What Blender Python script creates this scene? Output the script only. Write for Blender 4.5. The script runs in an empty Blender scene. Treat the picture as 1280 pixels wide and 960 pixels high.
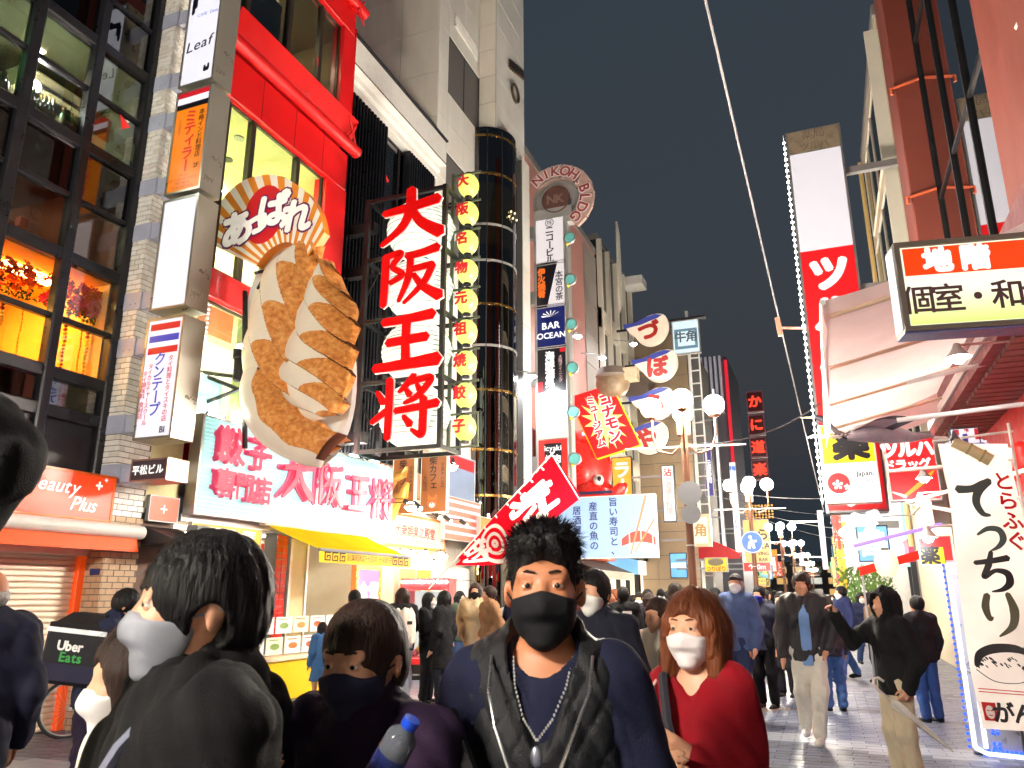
import bpy, math, random
import numpy as np
from mathutils import Vector, Matrix
from math import sin, cos, pi, radians, sqrt
sc = bpy.context.scene
COL = sc.collection
random.seed(7); RNG = np.random.default_rng(7)

# ------------------------------------------------------------- camera
FPX, YAW, PIT, ROLL, CH = 965.0, radians(21.7), radians(15.29), radians(-0.1), 1.62
_fw = np.array([-sin(YAW)*cos(PIT), cos(YAW)*cos(PIT), sin(PIT)])
_r0 = np.array([cos(YAW), sin(YAW), 0.0]); _u0 = np.cross(_r0, _fw)
_r = _r0*cos(ROLL)+_u0*sin(ROLL); _u = -_r0*sin(ROLL)+_u0*cos(ROLL)
cam = bpy.data.cameras.new('camera'); camo = bpy.data.objects.new('camera', cam); COL.objects.link(camo)
cam.sensor_fit = 'HORIZONTAL'; cam.sensor_width = 36.0; cam.lens = 36.0*FPX/1280.0
cam.clip_start = 0.05; cam.clip_end = 3000
camo.matrix_world = Matrix(((_r[0], _u[0], -_fw[0], 0), (_r[1], _u[1], -_fw[1], 0), (_r[2], _u[2], -_fw[2], CH), (0, 0, 0, 1)))
cam.dof.use_dof = True; cam.dof.focus_distance = 7.0; cam.dof.aperture_fstop = 9.0
sc.camera = camo

# ------------------------------------------------------------- night sky, exposure
world = bpy.data.worlds.new('World'); sc.world = world; world.use_nodes = True
_nt = world.node_tree; _bg = _nt.nodes['Background']
_sky = _nt.nodes.new('ShaderNodeTexSky'); _sky.sky_type = 'NISHITA'; _sky.sun_disc = False
_sky.sun_elevation = radians(-3.0); _sky.sun_rotation = radians(200); _sky.altitude = 0; _sky.air_density = 1.4; _sky.dust_density = 0.6
_mix = _nt.nodes.new('ShaderNodeMix'); _mix.data_type = 'RGBA'; _mix.blend_type = 'ADD'; _mix.inputs[0].default_value = 1.0
_sc1 = _nt.nodes.new('ShaderNodeMix'); _sc1.data_type = 'RGBA'; _sc1.blend_type = 'MULTIPLY'; _sc1.inputs[0].default_value = 1.0
_sc1.inputs[7].default_value = (0.03, 0.03, 0.03, 1)
_nt.links.new(_sky.outputs[0], _sc1.inputs[6]); _nt.links.new(_sc1.outputs[2], _mix.inputs[6])
_mix.inputs[7].default_value = (0.0023, 0.0033, 0.0043, 1)        # glow of the city in the night air
_nt.links.new(_mix.outputs[2], _bg.inputs[0]); _bg.inputs[1].default_value = 1.0
moon = bpy.data.lights.new('moon', 'SUN'); moon.energy = 0.02; moon.angle = radians(0.5)
moono = bpy.data.objects.new('moon', moon); COL.objects.link(moono); moono.rotation_euler = (radians(35), 0, radians(200))
vs = sc.view_settings; vs.view_transform = 'Standard'; vs.look = 'None'; vs.exposure = 3.4; vs.gamma = 1.0; vs.use_curve_mapping = False
cy = sc.cycles
cy.use_denoising = True
try: cy.denoiser = 'OPENIMAGEDENOISE'
except Exception: pass
cy.max_bounces = 6; cy.diffuse_bounces = 3; cy.glossy_bounces = 3; cy.transmission_bounces = 4; cy.transparent_max_bounces = 10
cy.sample_clamp_indirect = 4.0; cy.caustics_reflective = False; cy.caustics_refractive = False

# ------------------------------------------------------------- pixel helpers (photo pixel + a known plane -> metres)
def ray(x, y): return _fw+_r*(x-640)/FPX-_u*(y-480)/FPX
def on(x, y, ax, v):
    d = ray(x, y); t = (v-(0, 0, CH)[ax])/d[ax]; return np.array([0, 0, CH])+d*t
def atX(x, y, v): return on(x, y, 0, v)
def atY(x, y, v): return on(x, y, 1, v)
def atZ(x, y, v=0.0): return on(x, y, 2, v)
def proj(p):
    d = np.asarray(p)-np.array([0, 0, CH]); z = d@_fw; return 640+FPX*(d@_r)/z, 480-FPX*(d@_u)/z, z
def RY(x0, y0, x1, y1, Y):                       # top-left, bottom-right pixel on a plane facing down the street
    a, b = atY(x0, y0, Y), atY(x1, y1, Y); return a[0], b[0], b[2], a[2]
def RX(x0, y0, x1, y1, X):                       # the same on a facade along the street
    a, b = atX(x0, y0, X), atX(x1, y1, X); return a[1], b[1], b[2], a[2]

# ------------------------------------------------------------- materials
def lin(*c):
    if len(c) == 1: c = c[0]
    return tuple(((v/255)/12.92 if v/255 <= 0.04045 else ((v/255+0.055)/1.055)**2.4) for v in c)+(1.0,)
MATS = {}
LAMP_GAIN, SIGN_GAIN = 3.2, 0.105          # lamps far outshine backlit print
def P(name, col, rough=0.6, metal=0.0, var=0.12, scale=6.0, bump=0.0, bscale=40.0, emit=0.0, ecol=None, spec=0.5, coat=0.0, sss=0.0, stretch=None, alpha=1.0, trans=0.0, raw=False):
    if name in MATS: return MATS[name]
    m = bpy.data.materials.new(name); m.use_nodes = True; MATS[name] = m
    nt = m.node_tree; b = nt.nodes['Principled BSDF']; c = lin(col)
    b.inputs['Roughness'].default_value = rough; b.inputs['Metallic'].default_value = metal
    b.inputs['Specular IOR Level'].default_value = spec; b.inputs['Base Color'].default_value = c
    b.inputs['Coat Weight'].default_value = coat; b.inputs['Alpha'].default_value = alpha
    b.inputs['Transmission Weight'].default_value = trans
    if sss: b.inputs['Subsurface Weight'].default_value = sss; b.inputs['Subsurface Radius'].default_value = (0.012, 0.005, 0.003)
    if var or bump:
        tc = nt.nodes.new('ShaderNodeTexCoord'); src = tc.outputs['Object']
        if stretch:
            mp = nt.nodes.new('ShaderNodeMapping'); mp.inputs['Scale'].default_value = stretch; nt.links.new(src, mp.inputs[0]); src = mp.outputs[0]
    if var:
        n = nt.nodes.new('ShaderNodeTexNoise'); n.inputs['Scale'].default_value = scale; n.inputs['Detail'].default_value = 5; n.inputs['Roughness'].default_value = 0.65
        nt.links.new(src, n.inputs['Vector'])
        r = nt.nodes.new('ShaderNodeMapRange'); r.inputs[1].default_value = 0.25; r.inputs[2].default_value = 0.75
        r.inputs[3].default_value = 1-var; r.inputs[4].default_value = 1+var*0.6; nt.links.new(n.outputs[0], r.inputs[0])
        mx = nt.nodes.new('ShaderNodeMix'); mx.data_type = 'RGBA'; mx.blend_type = 'MULTIPLY'; mx.inputs[0].default_value = 1
        mx.inputs[6].default_value = c; nt.links.new(r.outputs[0], mx.inputs[7]); nt.links.new(mx.outputs[2], b.inputs['Base Color'])
        r2 = nt.nodes.new('ShaderNodeMapRange'); r2.inputs[1].default_value = 0.3; r2.inputs[2].default_value = 0.7
        r2.inputs[3].default_value = max(0.02, rough-0.12); r2.inputs[4].default_value = min(1, rough+0.12); nt.links.new(n.outputs[0], r2.inputs[0]); nt.links.new(r2.outputs[0], b.inputs['Roughness'])
    if bump:
        n2 = nt.nodes.new('ShaderNodeTexNoise'); n2.inputs['Scale'].default_value = bscale; n2.inputs['Detail'].default_value = 4; nt.links.new(src, n2.inputs['Vector'])
        bp = nt.nodes.new('ShaderNodeBump'); bp.inputs['Strength'].default_value = bump; bp.inputs['Distance'].default_value = 0.02
        nt.links.new(n2.outputs[0], bp.inputs['Height']); nt.links.new(bp.outputs[0], b.inputs['Normal'])
    if emit:  # also lends some unlit things a glow of their own
        b.inputs['Emission Color'].default_value = lin(ecol or col); b.inputs['Emission Strength'].default_value = emit if raw else emit*SIGN_GAIN
    return m
def E(name, col, s=1.0, var=0.0, scale=3.0):                 # a lit (backlit or glowing) surface
    if name in MATS: return MATS[name]
    s *= LAMP_GAIN if s >= 2 else SIGN_GAIN/1.0
    m = P(name, col, rough=0.35, var=0, emit=s, raw=True)
    m.node_tree.nodes['Principled BSDF'].inputs['Base Color'].default_value = tuple(v*0.4 for v in lin(col)[:3])+(1,)
    if var:
        nt = m.node_tree; b = nt.nodes['Principled BSDF']; tc = nt.nodes.new('ShaderNodeTexCoord')
        n = nt.nodes.new('ShaderNodeTexNoise'); n.inputs['Scale'].default_value = scale; n.inputs['Detail'].default_value = 3; nt.links.new(tc.outputs['Object'], n.inputs['Vector'])
        r = nt.nodes.new('ShaderNodeMapRange'); r.inputs[1].default_value = 0.25; r.inputs[2].default_value = 0.75; r.inputs[3].default_value = s*(1-var); r.inputs[4].default_value = s*(1+var)
        nt.links.new(n.outputs[0], r.inputs[0]); nt.links.new(r.outputs[0], b.inputs['Emission Strength'])
    return m
def glass(name, tint=(255, 255, 255), refl=0.08, rough=0.0):
    if name in MATS: return MATS[name]
    m = bpy.data.materials.new(name); m.use_nodes = True; MATS[name] = m
    nt = m.node_tree; nt.nodes.clear(); o = nt.nodes.new('ShaderNodeOutputMaterial'); mx = nt.nodes.new('ShaderNodeMixShader')
    t = nt.nodes.new('ShaderNodeBsdfTransparent'); t.inputs[0].default_value = lin(tint); g = nt.nodes.new('ShaderNodeBsdfGlossy'); g.inputs['Roughness'].default_value = rough
    f = nt.nodes.new('ShaderNodeFresnel'); 
    gm_ = nt.nodes.new('ShaderNodeNewGeometry'); io = nt.nodes.new('ShaderNodeMapRange'); io.inputs[3].default_value = 1.5; io.inputs[4].default_value = 1/1.5
    nt.links.new(gm_.outputs['Backfacing'], io.inputs[0]); nt.links.new(io.outputs[0], f.inputs[0])
    a = nt.nodes.new('ShaderNodeMath'); a.operation = 'ADD'; a.inputs[1].default_value = refl; a.use_clamp = True; nt.links.new(f.outputs[0], a.inputs[0])
    nt.links.new(a.outputs[0], mx.inputs[0]); nt.links.new(t.outputs[0], mx.inputs[1]); nt.links.new(g.outputs[0], mx.inputs[2]); nt.links.new(mx.outputs[0], o.inputs[0])
    return m
def cloth_translucent(name, col, tr=0.5):
    if name in MATS: return MATS[name]
    m = bpy.data.materials.new(name); m.use_nodes = True; MATS[name] = m
    nt = m.node_tree; nt.nodes.clear(); o = nt.nodes.new('ShaderNodeOutputMaterial'); mx = nt.nodes.new('ShaderNodeMixShader'); mx.inputs[0].default_value = tr
    d = nt.nodes.new('ShaderNodeBsdfDiffuse'); t = nt.nodes.new('ShaderNodeBsdfTranslucent')
    tc = nt.nodes.new('ShaderNodeTexCoord'); n = nt.nodes.new('ShaderNodeTexNoise'); n.inputs['Scale'].default_value = 2.2; n.inputs['Detail'].default_value = 4; nt.links.new(tc.outputs['Object'], n.inputs[0])
    cr = nt.nodes.new('ShaderNodeMix'); cr.data_type = 'RGBA'; c = lin(col); cr.inputs[6].default_value = tuple(v*0.82 for v in c[:3])+(1,); cr.inputs[7].default_value = tuple(min(1, v*1.1) for v in c[:3])+(1,)
    nt.links.new(n.outputs[0], cr.inputs[0])
    for s in (d, t): nt.links.new(cr.outputs[2], s.inputs[0])
    nt.links.new(d.outputs[0], mx.inputs[1]); nt.links.new(t.outputs[0], mx.inputs[2]); nt.links.new(mx.outputs[0], o.inputs[0])
    return m

WHITE = P('white paint', (225, 225, 220), 0.5); CREAM = P('cream panel', (222, 216, 200), 0.45, var=0.07, scale=1.5, bump=0.02)
BLACKM = P('black metal', (30, 31, 34), 0.4, 0.3); STEEL = P('brushed steel', (186, 186, 184), 0.4, 0.45, var=0.06, scale=12, stretch=(1, 1, 8)); ALU = P('dull aluminium', (150, 152, 156), 0.45, 0.6)
DARK = P('dark fascia', (34, 34, 38), 0.5); RED = P('red enamel', (205, 22, 24), 0.38, var=0.1, scale=2.5, coat=0.2, bump=0.03, bscale=3)
INKR = P('red ink', (205, 20, 30), 0.5, var=0); INKK = P('black ink', (25, 24, 30), 0.5, var=0); GREY = P('grey concrete', (128, 124, 120), 0.8, var=0.15, scale=2, bump=0.1)
GOLD = P('brass band', (190, 150, 80), 0.25, 0.9)

# ------------------------------------------------------------- mesh builder
class M:
    def __init__(s): s.v = []; s.f = []; s.m = []
    def add(s, vs_, fs, m=0):
        o = len(s.v); s.v += [tuple(map(float, p)) for p in vs_]
        for f in fs: s.f.append([i+o for i in f]); s.m.append(m)
        return s
    def box(s, x0, x1, y0, y1, z0, z1, m=0):
        return s.add([(x0, y0, z0), (x1, y0, z0), (x1, y1, z0), (x0, y1, z0), (x0, y0, z1), (x1, y0, z1), (x1, y1, z1), (x0, y1, z1)],
                     [(0, 3, 2, 1), (4, 5, 6, 7), (0, 1, 5, 4), (1, 2, 6, 5), (2, 3, 7, 6), (3, 0, 4, 7)], m)
    def bbox(s, x0, x1, y0, y1, z0, z1, b=0.006, m=0):     # box with chamfered front edges (front is -y)
        V = [(x0, y1, z0), (x1, y1, z0), (x1, y1, z1), (x0, y1, z1), (x0, y0+b, z0), (x1, y0+b, z0), (x1, y0+b, z1), (x0, y0+b, z1),
             (x0+b, y0, z0+b), (x1-b, y0, z0+b), (x1-b, y0, z1-b), (x0+b, y0, z1-b)]
        return s.add(V, [(8, 9, 10, 11), (0, 3, 2, 1), (4, 5, 9, 8), (5, 6, 10, 9), (6, 7, 11, 10), (7, 4, 8, 11), (0, 1, 5, 4), (1, 2, 6, 5), (2, 3, 7, 6), (3, 0, 4, 7)], m)
    def prism(s, poly, y0, y1, m=0):                         # polygon in x,z pushed along y
        n = len(poly); V = [(x, y0, z) for x, z in poly]+[(x, y1, z) for x, z in poly]
        return s.add(V, [tuple(range(n)), tuple(range(2*n-1, n-1, -1))]+[(i, i+n, (i+1) % n+n, (i+1) % n) for i in range(n)], m)
    def tube(s, pts, r, n=8, m=0, r1=None, cap=True):
        pts = [Vector(p) for p in pts]; k = len(pts); rr = r if isinstance(r, (list, tuple)) else [r+((r1 if r1 is not None else r)-r)*i/max(1, k-1) for i in range(k)]
        V = []; ref = None
        for i, p in enumerate(pts):
            t = (pts[min(i+1, k-1)]-pts[max(i-1, 0)]).normalized()
            if ref is None: ref = Vector((0, 0, 1)) if abs(t.z) < 0.9 else Vector((1, 0, 0))
            a = (ref-t*ref.dot(t)).normalized(); ref = a; b = t.cross(a)
            V += [p+(a*cos(2*pi*j/n)+b*sin(2*pi*j/n))*rr[i] for j in range(n)]
        F = [(i*n+j, i*n+(j+1) % n, (i+1)*n+(j+1) % n, (i+1)*n+j) for i in range(k-1) for j in range(n)]
        if cap: F += [tuple(range(n-1, -1, -1)), tuple(range((k-1)*n, k*n))]
        return s.add(V, F, m)
    def lathe(s, prof, n=16, c=(0, 0, 0), m=0, a0=0, a1=2*pi):
        full = abs(a1-a0-2*pi) < 1e-6; q = n if full else n+1; k = len(prof)
        V = [(c[0]+r*cos(a0+(a1-a0)*j/n), c[1]+r*sin(a0+(a1-a0)*j/n), c[2]+z) for r, z in prof for j in range(q)]
        return s.add(V, [(i*q+j, i*q+(j+1) % q, (i+1)*q+(j+1) % q, (i+1)*q+j) for i in range(k-1) for j in range(n if full else n)], m)
    def ball(s, c, r, n=12, k=8, m=0):
        r = r if isinstance(r, (list, tuple)) else (r, r, r)
        V = [(c[0]+r[0]*sin(pi*i/k)*cos(2*pi*j/n), c[1]+r[1]*sin(pi*i/k)*sin(2*pi*j/n), c[2]-r[2]*cos(pi*i/k)) for i in range(k+1) for j in range(n)]
        return s.add(V, [(i*n+j, i*n+(j+1) % n, (i+1)*n+(j+1) % n, (i+1)*n+j) for i in range(k) for j in range(n)], m)
    def grid(s, fn, nu, nv, m=0, mf=None):
        V = [fn(i/nu, j/nv) for i in range(nu+1) for j in range(nv+1)]; o = len(s.v); s.v += [tuple(map(float, p)) for p in V]
        for i in range(nu):
            for j in range(nv):
                s.f.append([o+i*(nv+1)+j, o+(i+1)*(nv+1)+j, o+(i+1)*(nv+1)+j+1, o+i*(nv+1)+j+1]); s.m.append(mf((i+.5)/nu, (j+.5)/nv) if mf else m)
        return s
    def mesh(s, name, mats, smooth=False, ang=35):
        me = bpy.data.meshes.new(name); me.from_pydata(s.v, [], s.f)
        for q in (mats if isinstance(mats, (list, tuple)) else [mats]): me.materials.append(q)
        me.polygons.foreach_set('material_index', s.m)
        if smooth:
            me.polygons.foreach_set('use_smooth', [True]*len(s.f)); me.set_sharp_from_angle(angle=radians(ang))
        me.update(); return me
    def build(s, name, mats, parent=None, smooth=False, loc=None, rotz=0, ang=35):
        return link(name, s.mesh(name, mats, smooth, ang), parent, loc, rotz)
def link(name, me, parent=None, loc=None, rotz=0):
    o = bpy.data.objects.new(name, me); COL.objects.link(o); o.parent = parent
    if loc is not None: o.location = loc
    o.rotation_euler[2] = rotz; return o
def tag(o, label, cat, group=None):
    o['label'] = label; o['category'] = cat
    if group: o['group'] = group
    return o
def thing(name, label, cat, loc=(0, 0, 0), rotz=0.0, group=None):
    o = bpy.data.objects.new(name, None); COL.objects.link(o); o.location = [float(v) for v in loc]; o.rotation_euler[2] = rotz
    o.empty_display_size = 0.1; return tag(o, label, cat, group)
def struct(o, kind='structure'): o['kind'] = kind; return o
def copytree(o, parent=None):
    c = o.copy(); COL.objects.link(c); c.parent = parent
    for ch in list(o.children): copytree(ch, c)
    return c
LEFT, RIGHT, FRONT = pi/2, -pi/2, 0.0     # a facade on the left side faces +X, on the right -X; a projecting sign faces -Y

# ------------------------------------------------------------- lettering
_gl = {}
def glyph(ch):
    if ch in _gl: return _gl[ch]
    c = bpy.data.curves.new('glyph', 'FONT'); c.body = ch; c.resolution_u = 3
    o = bpy.data.objects.new('glyph', c); me = o.to_mesh()
    v = np.zeros(len(me.vertices)*3); me.vertices.foreach_get('co', v); v = v.reshape(-1, 3)[:, :2]
    f = [tuple(p.vertices) for p in me.polygons]
    o.to_mesh_clear(); bpy.data.objects.remove(o); bpy.data.curves.remove(c)
    _gl[ch] = (v, f); return _gl[ch]
_ref, _ = glyph('国'); _CX, _CZ = (_ref[:, 0].min()+_ref[:, 0].max())/2, (_ref[:, 1].min()+_ref[:, 1].max())/2; _CS = 1.06*max(np.ptp(_ref[:, 0]), np.ptp(_ref[:, 1]))
def layout(s, size, vert=False, gap=1.0, aspect=1.0):
    """characters of s as unit cells centred on 0,0 -> list of (verts, faces)"""
    out = []
    wide = [ch if ord(ch) > 0x2e00 or vert else None for ch in s]; xs = []; x = 0
    for ch in s:
        if vert: adv = size*gap*(0.5 if ch == ' ' else 1.0)
        elif ch == ' ': adv = size*0.35
        elif ord(ch) > 0x2e00 or ch in '・': adv = size*gap
        else:
            v, _f = glyph(ch); adv = (np.ptp(v[:, 0])/_CS+0.10)*size*gap if len(v) else size*0.3
        xs.append((x, adv)); x += adv
    for ch, (p, adv) in zip(s, xs):
        if ch == ' ': continue
        v, f = glyph(ch)
        if not len(v): continue
        if ord(ch) > 0x2e00 or vert: w = (v-np.array([_CX, _CZ]))/_CS*size
        else: w = np.stack([(v[:, 0]-(v[:, 0].min()+v[:, 0].max())/2)/_CS*size, (v[:, 1]-_CZ)/_CS*size], 1)
        if vert:
            if ch in 'ー-〜': w = np.stack([w[:, 1], -w[:, 0]], 1)
            if ch in 'ッャュョァィェォっゃゅょ、。': w = w+np.array([0.12, 0.12])*size
            w = w+np.array([0, x/2-p-adv/2])
        else: w = w+np.array([p+adv/2-x/2, 0])
        w[:, 0] *= aspect; out.append((w, f))
    return out
_DIR8 = [(cos(k*pi/4), sin(k*pi/4)) for k in range(8)]
def text(parent, s, x, z, size, mat, vert=False, bold=0.0, gap=1.0, aspect=1.0, y=-0.006, tilt=0.0, fn=None, name='lettering', thick=0.0):
    """flat print on the front of a sign; bold draws the strokes wider; fn maps (x,z,layer) to a curved surface"""
    b = M(); L = layout(s, size, vert, gap, aspect); ca, sa = cos(tilt), sin(tilt)
    shifts = [(0, 0)]+([(dx*bold*size, dz*bold*size) for dx, dz in _DIR8] if bold else [])
    for k, (dx, dz) in enumerate(shifts):
        yy = y-0.0004*k
        for w, f in L:
            q = w+np.array([dx, dz])
            pts = [(x+a*ca-c*sa, z+a*sa+c*ca) for a, c in q]
            if fn: b.add([fn(a, c, yy) for a, c in pts], f)
            else:
                b.add([(a, yy, c) for a, c in pts], f)
    if thick:                                                  # solid cut-out letters: a second skin behind
        n = len(b.v); fs = list(b.f); b.v += [(p[0], p[1]+thick, p[2]) for p in b.v[:n]]
        ed = {}
        for f in fs:
            for i in range(len(f)):
                e = (f[i], f[(i+1) % len(f)]); ed[e] = ed.get(e, 0)+1
        for (i, j) in ed:
            if (j, i) not in ed: b.f.append([i, j, j+n, i+n]); b.m.append(0)
    return b.build(name, mat, parent)
def stroke(b, pts, w, y0, y1, m=0, n=10):
    """one brush stroke: polyline through pts with a width per point, smoothed, as a solid ribbon in x,z"""
    P_ = np.array(pts, float); k = len(P_); w = np.array(w if isinstance(w, (list, tuple)) else [w]*k, float)
    T = np.linspace(0, k-1, n*(k-1)+1); X = []; W = []
    for t in T:
        i = min(int(t), k-2); f = t-i; p0, p1, p2, p3 = P_[max(i-1, 0)], P_[i], P_[i+1], P_[min(i+2, k-1)]
        X.append(0.5*((2*p1)+(p2-p0)*f+(2*p0-5*p1+4*p2-p3)*f*f+(3*p1-p0-3*p2+p3)*f**3)); W.append(w[i]*(1-f)+w[i+1]*f)
    X = np.array(X); W = np.array(W); D = np.gradient(X, axis=0); D /= np.maximum(np.linalg.norm(D, axis=1), 1e-9)[:, None]; N = np.stack([-D[:, 1], D[:, 0]], 1)
    A, B = X+N*W[:, None]/2, X-N*W[:, None]/2
    e0, e1 = X[0]-D[0]*W[0]*0.35, X[-1]+D[-1]*W[-1]*0.35
    loop = np.vstack([A, [e1], B[::-1], [e0]]); q = len(A); L = len(loop)
    V = [(p[0], y0, p[1]) for p in loop]+[(p[0], y1, p[1]) for p in loop]
    F = [(i, i+1, L-3-i, L-2-i) for i in range(q-1)]; F = [(i, i+1, 2*q-1-i, 2*q-i) for i in range(q-1)]+[(q-1, q, q+1), (0, 2*q, 2*q+1)]
    F += [tuple(v+L for v in reversed(f)) for f in list(F)]+[(i, i+L, (i+1) % L+L, (i+1) % L) for i in range(L)]
    b.add(V, F, m)
def brush(parent, strokes, x, z, s, mat, y=-0.01, thick=0.004, name='lettering', k=1.0, tall=1.0):
    b = M()
    for i, (pts, w) in enumerate(strokes):
        stroke(b, [((px-50)*s/100+x, (50-pz)*s/100*tall+z) for px, pz in pts], [v*s/100*k for v in (w if isinstance(w, (list, tuple)) else [w]*len(pts))], y-i*0.0012, y+thick)
    return b.build(name, mat, parent)

# ------------------------------------------------------------- generic sign
def sign(name, label, rect, plane, at, face, frame=None, depth=0.18, rim=0.03, cat='sign', group=None, both=False, proud=0.012):
    """box sign: cabinet + lit face; returns root, width, height. rect = a0,a1,z0,z1"""
    a0, a1, z0, z1 = [float(v) for v in rect]
    if a0 > a1: a0, a1 = a1, a0
    w, h = a1-a0, z1-z0; loc = {'Y': ((a0+a1)/2, at, z0), 'L': (at, (a0+a1)/2, z0), 'R': (at, (a0+a1)/2, z0)}[plane]
    root = thing(name, label, cat, loc, {'Y': FRONT, 'L': LEFT, 'R': RIGHT}[plane], group)
    b = M(); b.box(-w/2, w/2, 0.004, depth, 0, h)
    for r_ in ((-w/2, w/2, 0, rim), (-w/2, w/2, h-rim, h), (-w/2, -w/2+rim, rim, h-rim), (w/2-rim, w/2, rim, h-rim)): b.box(r_[0], r_[1], -proud, 0.004, r_[2], r_[3])
    b.build('cabinet', frame or ALU, root)
    M().box(-w/2+rim, w/2-rim, -0.001, 0.0039, rim, h-rim).build('face_panel', face, root)
    return root, w, h
def panel(root, x0, x1, z0, z1, mat, y=-0.0035, name='print_panel', t=0.002): return M().box(x0, x1, y, y+t, z0, z1).build(name, mat, root)
# ============================================================= the setting
LX, RX_ = -9.05, 2.5
CLEAR = glass('clear shop glass', (235, 245, 240), 0.03); TINT = glass('tinted glass', (190, 198, 198), 0.08); SMOKE = glass('smoked glass', (168, 172, 176), 0.12)
ground = M().box(-300, 300, -60, 700, -0.5, 0.0).build('ground', P('asphalt', (74, 70, 70), 0.75, var=0.25, scale=1.2, bump=0.15, bscale=60)); struct(ground)
def paver_mat():
    m = P('stone pavers', (150, 152, 162), 0.45, var=0.16, scale=3, bump=0.05)
    nt = m.node_tree; b = nt.nodes['Principled BSDF']; br = nt.nodes.new('ShaderNodeTexBrick'); tc = nt.nodes.new('ShaderNodeTexCoord')
    br.inputs['Scale'].default_value = 1.0; br.inputs['Brick Width'].default_value = 0.3; br.inputs['Row Height'].default_value = 0.15; br.inputs['Mortar Size'].default_value = 0.006
    br.inputs['Color1'].default_value = lin(94, 98, 114); br.inputs['Color2'].default_value = lin(118, 121, 134); br.inputs['Mortar'].default_value = lin(70, 70, 75)
    nt.links.new(tc.outputs['Object'], br.inputs[0]); nt.links.new(br.outputs[0], b.inputs['Base Color']); return m
pavement = M().box(LX, RX_, -40, 160, 0.0, 0.006).build('pavement', paver_mat()); struct(pavement)
PV = [P('paver light grey', (132, 136, 148), 0.4, var=0.26, scale=9, bump=0.08), P('paver blue grey', (78, 84, 106), 0.4, var=0.26, scale=9, bump=0.08),
      P('paver mid grey', (96, 101, 118), 0.42, var=0.26, scale=9, bump=0.08), P('paver dark grey', (64, 68, 84), 0.42, var=0.26, scale=9, bump=0.08), P('paver brown', (104, 84, 78), 0.45, var=0.12, scale=9, bump=0.08)]
cand = []; PW, PD = 0.30, 0.15
for j in range(int((15.6-3.0)/PD)):
    for i in range(int((RX_-LX)/PW)):
        x = LX+0.1+(i+(0.5 if j % 2 else 0))*PW; y = 3.0+j*PD
        w = y+0.22*sin(x*2.1)+0.1*sin(x*5.2+1); rr = random.random()
        if 9.75 < w < 10.35 or 5.7 < w < 6.2: k = 0
        elif w < 9.75: k = 3 if rr < 0.6 else 1
        elif w < 12.2: k = 1 if rr < 0.65 else 2
        elif 12.2 <= w < 12.6 and x < -0.6: k = 4
        elif w > 14.6: k = 2 if rr < 0.7 else 0
        else: k = 2 if rr < 0.5 else 1
        px, py, z = proj((x, y, 0)); vis = 0 < px < 1280 and py < 965 and z > 0
        # share of the paver that people in front leave in view is largest on the open right and the far left
        sc_ = (1.0/z**3 if vis else 0)*(8 if (935 < px < 1230 or px < 70 or 545 < px < 580) else 0.2)
        cand.append((sc_, x, y, k))
cand.sort(reverse=True)
_pm = {}
for k in range(5): _pm[k] = M().bbox(-PW/2+.003, PW/2-.003, -PD/2+.003, PD/2-.003, 0, 0.012, 0).mesh('paver', PV[k])
rest = M()
for n, (s_, x, y, k) in enumerate(cand):
    if n < 300: link('paver', _pm[k], pavement, (x, y, 0.0045+random.random()*0.002))
    else: rest.box(x-PW/2+.003, x+PW/2-.003, y-PD/2+.003, y+PD/2-.003, 0.0045, 0.0165+random.random()*0.002, k)
struct(rest.build('pavers', PV, pavement), 'stuff')

def window(parent, x0, x1, z0, z1, cols=1, rows=1, fw=0.05, y=0.0, fm=None, gm=None, d=0.06, sill=False):
    b = M(); cw = (x1-x0)/cols; rh = (z1-z0)/rows
    for i in range(cols+1):
        c = x0+i*cw; b.box(max(x0, c-fw/2), min(x1, c+fw/2), y-0.002, y+d, z0, z1)
    for j in range(rows+1):
        c = z0+j*rh; b.box(x0+fw/2, x1-fw/2, y, y+d-0.004, max(z0, c-fw/2), min(z1, c+fw/2))
    w = b.build('window', fm or DARK, parent)
    for i in range(cols):
        for j in range(rows): M().box(x0+i*cw+fw/2, x0+(i+1)*cw-fw/2, y+d*0.5, y+d*0.5+0.006, z0+j*rh+fw/2, z0+(j+1)*rh-fw/2).build('pane', gm or TINT, w)
    return w
def room(parent, x0, x1, z0, z1, wall, ceil=None, y0=0.12, y1=3.0, lamps=(), floor=None):
    M().add([(x0, y1, z0), (x1, y1, z0), (x1, y1, z1), (x0, y1, z1)], [(0, 1, 2, 3)]).add([(x0, y0, z0), (x0, y1, z0), (x0, y1, z1), (x0, y0, z1)], [(0, 1, 2, 3)]).add([(x1, y1, z0), (x1, y0, z0), (x1, y0, z1), (x1, y1, z1)], [(0, 1, 2, 3)]).build('interior_wall', wall, parent)
    M().box(x0, x1, y0, y1, z1, z1+0.05).build('ceiling', ceil or wall, parent); M().box(x0, x1, y0, y1, z0-0.05, z0).build('floor', floor or wall, parent)
    for (lx, ly, lw, ld, m) in lamps: M().box(lx-lw/2, lx+lw/2, ly-ld/2, ly+ld/2, z1-0.03, z1-0.002).build('ceiling_light', m, parent)
LAMPW = E('white room light', (255, 250, 240), 9); LAMPY = E('warm room light', (255, 190, 100), 2.2); LAMPD = E('dim room light', (255, 225, 185), 3.6); LAMPG = E('green bar light', (150, 255, 150), 6)

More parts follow.
